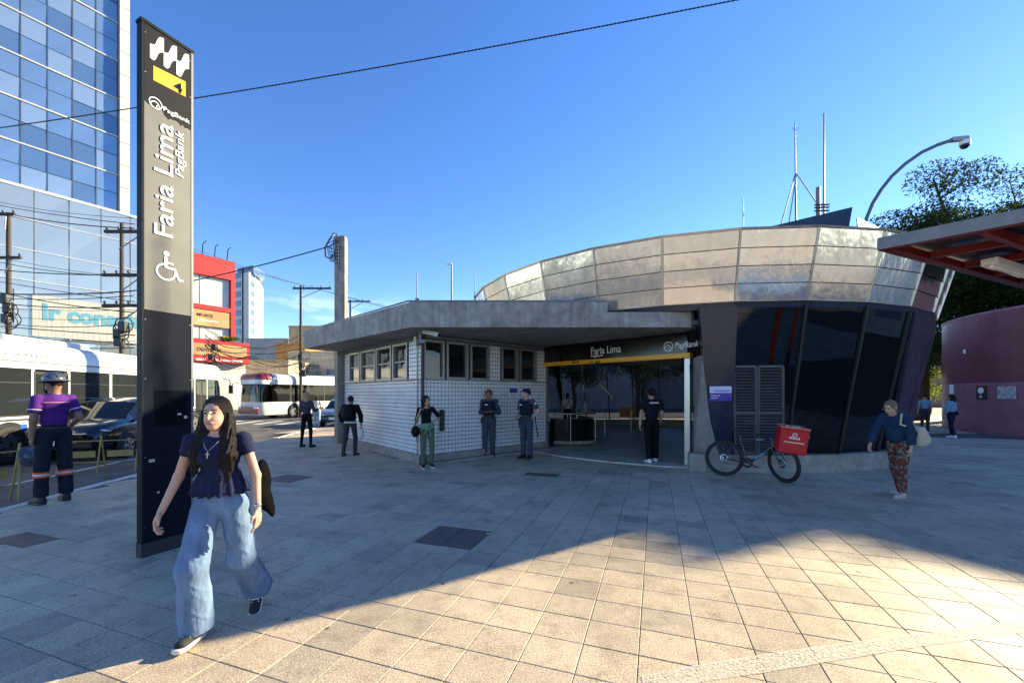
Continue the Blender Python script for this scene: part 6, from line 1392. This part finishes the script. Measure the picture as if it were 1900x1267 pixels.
v = Vol(.02); v.ell(lv(hp(0, .055, -.088)), (.058 * 1.1, .05, .05)); v.cut(lv(hp(0, .0, -.055)), i['HB'][2]); vol_obj(v, .0075, 'beard', M_blackh, i['t'])
for q in (0, 1):
    a, c = np.array(i['kn'][q]), np.array(i['an'][q])
    for s0, s1, M in ((.18, .24, M_or), (.24, .30, M_silver), (.30, .36, M_or)): band(i, a + (c - a) * s0, a + (c - a) * s1, .097, .097, 'reflective_band', M, h=.008) if False else band(i, a + (c - a) * s0, a + (c - a) * s1, .090, .090, 'reflective_band', M, h=.008)
    a, c = np.array(i['sho'][q]), np.array(i['el'][q]); band(i, a + (c - a) * .52, a + (c - a) * .56, .0795, .079, 'sleeve_stripe', M_white2, h=.008)
k_ = i['k']; b0 = np.array(i['neck']) - i['sp'] * .13 - i['f'] * .1275
MB().tube([lv(np.array(i['neck']) - i['sp'] * .13 + i['r'] * x - i['f'] * (.128 - abs(x) * abs(x) * 1.9)) for x in np.linspace(-.14, .14, 9)], .005, 6).build('back_piping', mat('pink piping', (.7, .35, .3), .6), i['t'], world=False)
q = np.array(i['pel']) + i['sp'] * .0; band(i, q + i['sp'] * .03, q + i['sp'] * .062, .131, .131, 'belt', M_blackp, h=.009, ax=(1, 0, 0), fl=1.3)

# --- 3 blond woman from behind
M_mauve = fabric('grey mauve top', (.05, .045, .065)); M_leg = fabric('black leggings', (.010, .010, .011))
p = G(569, 829)
i = person('blond woman in black leggings seen from behind near the street', p, R(180 - 12), 1.67, True, M_skin3, head=(0, -12), arms=[(-.25, -.25, -1), (.25, -.9, .1), (.25, -.25, -1), (-.25, -.9, .15)], legs=[(-.10, -.05, -1), (-.03, .05, -1), (.10, .05, -1), (.05, .06, -1)], shirt=dict(m=M_mauve, sleeve=1.9, hem=.03, loose=1.12), trou=dict(m=M_leg, r=(.088, .058, .045), waist=.08), shoe=dict(m=M_sneak, top=.06), hair=dict(m=M_blond, style='long', vol=1.06, freq=120, locks=[((0, -.05, -.05), (0, -.09, -.26), .07, .05), ((.05, -.03, -.05), (.06, -.06, -.22), .04, .03), ((-.05, -.03, -.05), (-.06, -.06, -.22), .04, .03)]), h=.011)
M_paleb = fabric('pale blue', (.30, .42, .58)); p = G(588, 790)
person('person in pale blue trousers half hidden behind the blond woman', (p.x, p.y, -.12), R(200), 1.62, True, M_skin, shirt=dict(m=fabric('white shirt', (.6, .6, .6)), sleeve=.6, hem=-.02), trou=dict(m=M_paleb, loose=1.15), shoe=dict(m=M_sneak), hair=dict(m=M_blackh, style='shoulder'), h=.018)

# --- 4 man with backpack from behind
M_char = fabric('charcoal trousers', (.035, .037, .042)); M_blackj = fabric('black pullover', (.010, .010, .012)); p = G(650, 845)
i = person('man with black backpack walking away past the kiosk column', p, R(180 - 6), 1.58, False, M_skin2, spine=(0, -.05, 1), head=(8, -10), arms=[(-.42, .02, -1), (.05, -.25, -1), (.42, -.04, -1), (.0, -.30, -1)], legs=[(-.06, -.20, -1), (0, .08, -1), (.06, .12, -1), (.02, .30, -1)], shirt=dict(m=M_blackj, sleeve=1.95, hem=-.02, loose=1.16, sw=(.066, .062, .05)), trou=dict(m=M_char, r=(.09, .066, .058)), shoe=dict(m=M_boot), hair=dict(m=M_blackh, style='short'), h=.0105, body_w=1.05)
c = np.array(i['neck']) - i['sp'] * .23 - i['f'] * .185
bag_obj('backpack', 'black backpack on the man walking past the column', 'backpack', i, [('e', c, (.145, .10, .22)), ('e', c - i['sp'] * .07 - i['f'] * .05, (.12, .08, .13))], fabric('backpack nylon', (.014, .015, .018), .6), .0105, .05, [([c + i['sp'] * .2 + i['r'] * s * .08, np.array(i['sho'][0 if s > 0 else 1]) * .6 + np.array(i['neck']) * .4 + i['sp'] * .03, c + i['f'] * .34 + i['r'] * s * .12], .014) for s in (1, -1)])
wq = np.array(i['hand0']); bag_obj('carrier_bag', 'white carrier bag hanging from the backpack man hand', 'bag', i, [('c', wq + [0, 0, -.08], wq + [0, .02, -.26], .05, .08, (0, 1, 0), 1.4)], fabric('white plastic', (.6, .6, .6), .5), .011, .03)
q = np.array(i['pel']); band(i, q - i['sp'] * .035, q + i['sp'] * .01, .128, .125, 'undershirt_hem', fabric('white hem', (.6, .6, .6)), h=.011, ax=(1, 0, 0), fl=1.3)

# --- 5 woman leaning at the kiosk corner
M_olive = fabric('grey green trousers', (.085, .12, .075)); M_sage = fabric('sage jacket', (.14, .24, .15)); p = G(792, 867)
i = person('woman in black top and green trousers leaning at the kiosk corner', p, R(22), 1.57, True, M_skin, spine=(-.05, .05, 1), head=(30, -6), arms=[(-.25, -.12, -1), (.22, -.42, .9), (.75, .2, -.9), (-.80, -.25, -.55)], legs=[(-.02, -.05, -1), (.02, .06, -1), (.05, -.16, -1), (-.02, .03, -1)], shirt=dict(m=fabric('black tee', (.012, .012, .014)), sleeve=1.0, hem=.06, neck=1.5), trou=dict(m=M_olive, r=(.096, .068, .056), hips=1.05), shoe=dict(m=M_sneak, sole=M_solew), hair=dict(m=M_blackh, style='shoulder', vol=1.14, freq=90, amp=2, locks=[((.06, -.02, -.03), (.08, -.02, -.14), .035, .03), ((-.06, -.02, -.03), (-.08, -.02, -.14), .035, .03)]), h=.009, curl=(.9, .5))
q = np.array(i['pel']); v = Vol(.03); v.cap(q + i['sp'] * .09, q - i['sp'] * .05, .118, .135, flat0=True, flat1=True, ax=(1, 0, 0), fl=1.32); v.cap(q + i['f'] * .13 + i['sp'] * .03, q + i['f'] * .12 - i['sp'] * .18 + [.05, 0, 0], .022, .03); v.cap(q + i['f'] * .13 + i['sp'] * .03, q + i['f'] * .11 - i['sp'] * .14 - [.06, 0, 0], .022, .03); v.disp = wrinkle(.006, 36, 2); vol_obj(v, .009, 'tied_jacket', M_sage, i['t'])
c = q + np.array([-.24, .02, -.02]); bag_obj('shoulder_bag', 'large black shoulder bag on the leaning woman', 'bag', i, [('c', c + [-.03, -.06, -.06], c + [.02, .10, -.08], .085, .09, (0, 0, 1), 1.5)], fabric('black leather', (.012, .012, .013), .5), .010, .03, [([c + [-.03, -.06, .06], c + [.03, -.02, .32], np.array(i['sho'][0]) + [0, -.02, .055], np.array(i['sho'][0]) + [.01, .06, .04], c + [.03, .10, .10]], .012)])

# --- 6, 7 two officers
M_pol = fabric('police grey blue', (.045, .058, .085)); M_vest = fabric('dark vest', (.016, .020, .032), .7); M_pcap = fabric('police cap', (.02, .026, .045))
def officer(label, p, rz, H, arms, head, cap, **kw):
    i = person(label, p, rz, H, False, M_skin3 if cap else M_skin2, arms=arms, head=head, shirt=dict(m=M_pol, sleeve=.75, hem=.0, loose=1.08, sw=(.064, .062, .05)) if cap else dict(m=M_pol, sleeve=1.95, hem=0, loose=1.08, sw=(.064, .058, .045)), trou=dict(m=M_pol, loose=1.08, r=(.092, .072, .062)), shoe=dict(m=M_boot, top=.09), hair=dict(m=M_blackh, style='short'), h=.0095, **kw)
    q = np.array(i['pel']); k = i['k']; v = Vol(.03); v.ell(q + i['sp'] * .34 * k, np.array([.19, .142, .17]) * k, np.stack([i['r'], i['f'], i['sp']])); v.ell(q + i['sp'] * .2 * k, np.array([.185, .14, .15]) * k, np.stack([i['r'], i['f'], i['sp']]))
    for s in (-1, 0, 1): v.cap(q + i['f'] * .145 * k + i['r'] * s * .085 + i['sp'] * .14, q + i['f'] * .145 * k + i['r'] * s * .085 + i['sp'] * .22, .028, .028)
    v.cut(q + i['sp'] * .45 * k, i['sp']); v.cut(q + i['sp'] * .07 * k, -i['sp']); vol_obj(v, .010, 'vest', M_vest, i['t'])
    band(i, q + i['sp'] * .02, q + i['sp'] * .07, .135 * k, .135 * k, 'duty_belt', M_blackp, h=.010, ax=(1, 0, 0), fl=1.3)
    hq = np.array(i['hips'][0]) + i['r'] * .12; v = Vol(.02); v.cap(hq + [0, 0, .03], hq + [0, .02, -.17], .04, .034, ax=(0, 1, 0), fl=1.3); vol_obj(v, .010, 'holster', M_blackp, i['t'])
    hp = i['hp']; HBm = Matrix([list(i['HB'][:, 0]), list(i['HB'][:, 1]), list(i['HB'][:, 2])]).to_4x4()
    if cap:
        MB().ell(hp(0, -.008, .045), (.092, .108, .085), M=HBm, z0=-.05).build('cap', M_pcap, i['t'], world=False); MB().lathe([(.0, .0), (.075, -.004), (.08, -.01), (.075, -.016), (0, -.01)], hp(0, .10, .04), HBm @ Matrix.Diagonal((1, 1, 1, 1)), 20).build('cap_peak', M_pcap, i['t'], world=False)
    sh = lv(np.array(i['sho'][1]) * .8 + np.array(i['el'][1]) * .2); MB().ell(sh + lv(-i['r']) * .055 * 1.2 + lv(i['f']) * .02, (.02, .028, .032)).build('badge', M_white2, i['t'], world=False)
    q2 = q + i['f'] * .155 * k + i['sp'] * .36 * k + i['r'] * .07; MB().box(lv(q2), (.07, .02, .025)).build('name_tape', M_white2, i['t'], world=False)
    return i
p = G(907, 846); officer('police officer with folded arms against the tiled wall', p, R(4), 1.73, [(-.28, -.05, -1), (.75, -.55, .05), (.28, -.05, -1), (-.75, -.62, .12)], (-6, -4), False, palms=[(0, 0, -1), (0, 0, -1)])
p = G(977, 850); i = officer('police officer in a cap with one hand on his hip', p, R(-38), 1.74, [(-.18, -.05, -1), (.35, -.8, -.5), (.62, .25, -1), (-.72, -.25, -.75)], (-18, -12), True)
q = lv(i['hips'][1]) + V(.14, .06, 0); bt = thing('baton', 'black baton hanging from the capped officer belt', 'baton', i['loc'], i['rz']); MB().cyl(q + V(0, 0, .02), q + V(.05, .05, -.42), .015, n=10).build('stick', M_blackp, bt, world=False); MB().cyl(q + V(0, 0, .02), q + V(-.01, 0, .12), .018, n=10).build('grip', M_rub, bt, world=False)

# --- 8 man entering
M_bt = fabric('black work tee', (.012, .014, .022)); p = G(1209, 858); p.z = .0
i = person('man in black tee and trousers walking into the station', p, R(180 + 4), 1.75, False, M_skin, head=(-4, -8), arms=[(-.22, .06, -1), (.05, -.40, -.8), (.30, .10, -1), (.10, .0, -1)], legs=[(-.04, -.12, -1), (0, .05, -1), (.04, .12, -1), (.0, .20, -1)], shirt=dict(m=M_bt, sleeve=.7, hem=-.05, loose=1.12, sw=(.066, .066, .05)), trou=dict(m=M_leg, loose=1.12, r=(.09, .07, .064)), shoe=dict(m=mat('white sneaker', (.7, .7, .68), .6, obj=True)), hair=dict(m=M_blackh, style='short', vol=1.05), h=.0095)
q = np.array(i['neck']) - i['sp'] * .115 - i['f'] * .148; o = lettering('seguranca', 1, lv(q + i['r'] * -.11), lv(i['r']) * 1.0, lv(i['sp']), M_white2, None, width=.22, height=.05, bold=.02); o.parent = i['t']
# --- 9 woman in white inside
i = person('person in white top with bag strap inside the hall behind the parapet', (2.25, 16.6, .03), R(180), 1.62, True, M_skin, arms=[(-.2, -.2, -1), (.2, -.8, -.2), (.2, 0, -1), (0, -.2, -1)], shirt=dict(m=fabric('white shirt', (.6, .6, .6)), sleeve=.7, hem=-.02, loose=1.1), trou=dict(m=M_leg), shoe=dict(m=M_sneak), hair=dict(m=M_blackh, style='bun'), h=.016)
MB().tube([lv(np.array(i['neck']) + i['r'] * .10 - i['f'] * .06), lv(np.array(i['pel']) + i['sp'] * .3 - i['f'] * .135), lv(np.array(i['pel']) - i['r'] * .16 - i['f'] * .1)], .012, 6).build('bag_strap', M_blackp, i['t'], world=False)
# --- 10 woman on the right
M_teal = fabric('navy teal jumper', (.012, .035, .075)); p = G(1668, 920)
def camo():
    m, n, l, b = nodes('camouflage cloth'); tcn = n.new('ShaderNodeTexCoord'); v_ = n.new('ShaderNodeTexNoise'); v_.inputs['Scale'].default_value = 13; v_.inputs['Detail'].default_value = 2; l.new(tcn.outputs['Object'], v_.inputs['Vector']); r = n.new('ShaderNodeValToRGB'); r.color_ramp.interpolation = 'CONSTANT'; el_ = r.color_ramp.elements
    el_.new(.5); el_.new(.5)
    for q, (pp, c) in zip(el_, ((0, (.14, .022, .016)), (.45, (.05, .035, .025)), (.53, (.22, .17, .13)), (.6, (.10, .03, .022)))): q.position = pp; q.color = (*c, 1)
    l.new(v_.outputs['Fac'], r.inputs[0]); l.new(r.outputs[0], b.inputs['Base Color']); b.inputs['Roughness'].default_value = .85; return m
i = person('woman in navy jumper and camouflage trousers striding left on the right', p, R(-90 + 12), 1.56, True, M_skin3, spine=(0, -.27, 1), head=(0, 0), headlean=(0, -.45, 1), arms=[(-.20, -.55, -1), (-.05, -.35, -1), (.24, .25, -1), (.0, -.05, -1)], legs=[(-.04, .18, -1), (0, .30, -1), (.04, -.26, -1), (0, .08, -1)], shirt=dict(m=M_teal, sleeve=1.95, hem=-.01, loose=1.3, sw=(.062, .058, .045), belly=.04), trou=dict(m=camo(), loose=1.15, hips=1.08, r=(.092, .074, .058)), shoe=dict(m=mat('pale flats', (.45, .36, .32), .5, obj=True), top=.0), hair=dict(m=M_greyh, style='bun', freq=130), h=.0072, detail=True)
hp = i['hp']; MB().tube([hp(x, y, z) for x, y, z in ((-.072, .0, .005), (-.07, .085, .004), (-.03, .104, .0), (0, .108, .008), (.03, .104, .0), (.07, .085, .004), (.072, 0, .005))], .003, 6).build('glasses', M_reflect, i['t'], world=False)
s1 = np.array(i['sho'][1]); c = np.array(i['pel']) + np.array([.20, .14, .06]); M_can = fabric('cream canvas', (.52, .45, .33))
bag_obj('tote_bag', 'cream canvas tote bag on the shoulder of the striding woman', 'bag', i, [('c', c + [0, -.02, .12], c + [0, .04, -.04], .07, .09, (0, 1, 0), 1.6)], M_can, .0085, .03, [([c + [0, -.10, .16], s1 + [.03, -.12, -.1], s1 + [0.0, -.055, .055], s1 + [.0, .05, .05], s1 + [.04, .12, -.12], c + [0, .14, .1]], .016)])
# --- 11 woman in denim far right, 12 passer-by
M_jac = fabric('pale denim jacket', (.18, .28, .42)); M_ind = fabric('indigo jeans', (.012, .016, .04)); M_wsn = mat('white sneaker', (.7, .7, .68), .6, obj=True); p = G(1765, 812)
i = person('woman in pale denim jacket walking away beside the maroon wall', p, R(180 + 14), 1.60, True, M_skin, head=(10, -14), arms=[(-.3, -.1, -1), (.15, -.7, -.3), (.28, 0, -1), (0, -.3, -1)], legs=[(-.05, -.16, -1), (0, .06, -1), (.06, .14, -1), (.03, .28, -1)], shirt=dict(m=M_jac, sleeve=1.95, hem=.0, loose=1.28, sw=(.06, .056, .046)), trou=dict(m=M_ind, hips=1.08, r=(.096, .07, .055)), shoe=dict(m=M_wsn), hair=dict(m=M_blackh, style='pony', vol=1.03), h=.012)
q = np.array(i['pel']); c = q + np.array([-.18, -.02, .0]); bag_obj('crossbody_bag', 'small dark crossbody bag on the woman in denim', 'bag', i, [('c', c + [0, -.06, 0], c + [0, .06, 0], .07, .07)], M_blackcloth, .014, .03, [([c + [0, 0, .08], np.array(i['neck']) + [.02, .11, -.12], np.array(i['neck']) + [.08, .02, .02]], .012)])
p = G(1716, 800); person('passer by in light blue shirt half hidden by the rotunda edge', p, R(160), 1.6, False, M_skin, shirt=dict(m=M_jac, sleeve=.6, hem=-.03), trou=dict(m=M_char), shoe=dict(m=M_sneak), hair=dict(m=M_blackh, style='short'), h=.02)
# ------------------------------------------------------------------ bicycle with delivery box
M_frame = mat('bike frame', (.012, .014, .02), .3, coat=.4, obj=True)
M_cyan = mat('bike cyan', (.05, .19, .27), .3, coat=.4, obj=True)
M_dred = mat('delivery red fabric', (.55, .008, .012), .55, var=.1, scale=30, bump=.25, bscale=200, obj=True)
pr = G(1343, 882); pfw = V(5.09, 7.62, 0); bd = (pfw - pr).normalized(); yawb = math.atan2(bd.y, bd.x)
bike = thing('bicycle', 'black mountain bicycle leaning on the rotunda plinth', 'bicycle', pr, yawb); bike.rotation_euler[0] = R(-5)
WR = .355
def bwheel(parent, c, M_=None):
    Mx = Matrix.Rotation(R(90), 4, 'X') if M_ is None else M_; c = Vector(c)
    w = MB().lathe([(WR - .05, -.018), (WR - .02, -.027), (WR, -.012), (WR, .012), (WR - .02, .027), (WR - .05, .018), (WR - .05, -.018)], c, Mx, 40).build('wheel', M_tyre, parent, world=False)
    MB().lathe([(WR - .072, -.012), (WR - .05, -.014), (WR - .05, .014), (WR - .072, .012), (WR - .072, -.012)], c, Mx, 40).build('rim', M_rub, w, world=False)
    MB().cyl(c + Mx @ V(0, 0, -.06), c + Mx @ V(0, 0, .06), .022, n=12).build('hub', M_steel, w, world=False)
    MB().lathe([(.04, .03), (.085, .03), (.085, .034), (.04, .034), (.04, .03)], c, Mx, 24).build('brake_disc', M_steel, w, world=False)
    for k in range(28):
        a = 2 * math.pi * k / 28; s_ = (1 if k % 2 else -1); MB().cyl(c + Mx @ V(math.cos(a + .5 * s_) * .02, math.sin(a + .5 * s_) * .02, .03 * s_), c + Mx @ V(math.cos(a) * (WR - .07), math.sin(a) * (WR - .07), 0), .0016, n=4, caps=False).build('spoke', M_steel, w, world=False)
    return w
wb = (pfw - pr).length; bwheel(bike, (0, 0, WR))
BB = V(.42, 0, .30); ST_ = V(.27, 0, .80); HT0 = V(wb - .20, 0, .66); HT1 = V(wb - .235, 0, .80)
m = MB().tube([BB, V(.62, 0, .45), HT0], [.024, .026, .024], 10).tube([ST_ + V(.015, 0, -.06), V(.5, 0, .76), HT1], [.017, .019, .02], 10).tube([BB, ST_], .019, 10).tube([HT0 + V(.01, 0, -.04), HT1 + V(-.005, 0, .02)], .026, 10)
for s in (-1, 1): m.tube([BB + V(-.03, s * .03, 0), V(.12, s * .06, .335), V(0, s * .065, WR)], .010, 7).tube([ST_ + V(.01, s * .02, -.1), V(.1, s * .05, .5), V(0, s * .065, WR)], .008, 7)
m.build('frame', M_frame, bike, world=False)
MB().tube([V(.52, 0, .382), V(.70, 0, .508)], .0285, 10).build('frame_decal', M_cyan, bike, world=False); MB().tube([V(.55, 0, .755), V(.68, 0, .772)], .0215, 10).build('frame_decal', M_cyan, bike, world=False)
MB().cyl(ST_, V(.235, 0, .92), .0145, n=10).build('seat_post', M_rub, bike, world=False)
vv = []; sec = [(-.14, .075, .0), (-.10, .075, .008), (-.02, .05, .0), (.06, .025, -.008), (.13, .016, -.01)]
for x, w_, z in sec: vv += [(.225 + x, -w_, .925 + z), (.225 + x, -w_ * .6, .95 + z), (.225 + x, w_ * .6, .95 + z), (.225 + x, w_, .925 + z), (.225 + x, 0, .905 + z)]
MB().add(vv, [(5 * i + j, 5 * i + 5 + j, 5 * i + 5 + (j + 1) % 5, 5 * i + (j + 1) % 5) for i in range(4) for j in range(5)] + [(0, 1, 2, 3, 4), (24, 23, 22, 21, 20)], 0, True).build('saddle', M_blackp, bike, world=False)
MB().lathe([(.055, .05), (.09, .05), (.092, .056), (.055, .056), (.055, .05)], BB, Matrix.Rotation(R(90), 4, 'X'), 26).build('chainring', M_rub, bike, world=False)
for s, d in ((1, V(.15, 0, -.06)), (-1, V(-.15, 0, .06))):
    c = BB + V(0, -s * .07, 0); k_ = MB().bar(c, c + d, .014, .025).build('crank', M_rub, bike, world=False); MB().box(c + d + V(0, -s * .055, 0), (.09, .095, .022)).build('pedal', M_blackp, k_, world=False)
MB().tube([BB + V(0, -.05, .07), V(0, -.05, WR + .04)], .004, 5).tube([BB + V(0, -.05, -.07), V(.02, -.05, WR - .11), V(0, -.05, WR - .045)], .004, 5).build('chain', M_rub, bike, world=False)
# steering group turned towards the camera
ax = (HT1 - HT0).normalized(); steer = Matrix.Rotation(R(-42), 4, ax); piv = HT0
def sx_(p): return piv + steer @ (Vector(p) - piv)
fc = V(wb, 0, WR); Mst = steer @ Matrix.Rotation(R(90), 4, 'X')
fk = MB()
for s in (-1, 1): fk.tube([sx_(HT0 + V(.03, s * .065, -.03)), sx_(fc + V(-.01, s * .065, .0))], [.018, .014], 8)
fk.tube([sx_(HT0 + V(.03, -.065, -.03)), sx_(HT0 + V(.03, .065, -.03))], .018, 8); fk.build('fork', M_frame, bike, world=False)
bwheel(bike, sx_(fc), Mst)
hb = HT1 + ax * .07; MB().tube([sx_(HT1), sx_(hb), sx_(hb + V(.06, 0, .01))], .016, 8).build('stem', M_rub, bike, world=False)
bars = [sx_(hb + V(.02, y, .02 + abs(y) * .05)) for y in (-.36, -.2, 0, .2, .36)]; MB().tube([p + V(.04, 0, 0) for p in bars], .012, 8).build('handlebar', M_rub, bike, world=False)
for y in (-.32, .32): MB().cyl(sx_(hb + V(.06, y - .05, .035)), sx_(hb + V(.06, y + .05, .035)), .017, n=8).build('grip', M_blackp, bike, world=False)
# box (a thing of its own, hung on the handlebar), world coordinates
bc = P(1468, 817, 7.5); bx = thing('delivery_box', 'red insulated delivery box hung on the bicycle handlebar', 'delivery bag', bc, R(-22)); bx.rotation_euler[1] = R(7); bx.rotation_euler[0] = R(3)
W_, D_, H_ = .44, .38, .44
MB().box((0, 0, 0), (W_, D_, H_), bev=.025).build('box', M_dred, bx, world=False)
MB().box((.0, 0, H_ / 2 + .012), (W_ + .012, D_ + .012, .045), bev=.012).build('lid', M_dred, bx, world=False)
def edge_tube(pts, M, name, r=.006): MB().tube(pts, r, 6, closed=True).build(name, M, bx, world=False)
hw, hd_ = W_ / 2 + .006, D_ / 2 + .006; edge_tube([(-hw, -hd_, H_ / 2 + .034), (hw, -hd_, H_ / 2 + .034), (hw, hd_, H_ / 2 + .034), (-hw, hd_, H_ / 2 + .034)], M_reflect, 'piping')
MB().box((0, -D_ / 2 - .003, -.01), (W_ * .7, .005, .02)).build('reflective_band', M_reflect, bx, world=False); MB().box((W_ / 2 + .003, 0, .12), (.005, D_ * .9, .03)).build('reflective_band', M_white2, bx, world=False)
def bxl(t, org, xd, yd, w, h, bold=.02):
    o = lettering(t, 1, V(*org), V(*xd), V(*yd), M_white2, None, width=w, height=h, bold=bold); o.parent = bx
bxl('11', (W_ / 2 + .004, -.02, -.08), (0, 1, 0), (0, 0, 1), .12, .13, .05); bxl('ifood', (W_ / 2 + .004, -.13, -.17), (0, 1, 0), (0, 0, 1), .24, .06); bxl('ifood', (-.08, -D_ / 2 - .004, .05), (1, 0, 0), (0, 0, 1), .16, .045); bxl('entrega', (-.12, -.05, H_ / 2 + .037), (1, 0, 0), (0, 1, 0), .26, .08)
m = MB(); ringmark(m, V(0, -D_ / 2 - .004, .125), .038, .012, Matrix(((1, 0, 0, 0), (0, 0, -1, 0), (0, 1, 0, 0), (0, 0, 0, 1)))); m.build('round_mark', M_white2, bx, world=False)
MB().tube([(-.1, -D_ / 2 + .02, H_ / 2 + .04), (-.06, -D_ / 2 - .0, H_ / 2 + .09), (.06, -D_ / 2, H_ / 2 + .09), (.1, -D_ / 2 + .02, H_ / 2 + .04)], .01, 6).build('carry_handle', M_blackp, bx, world=False)
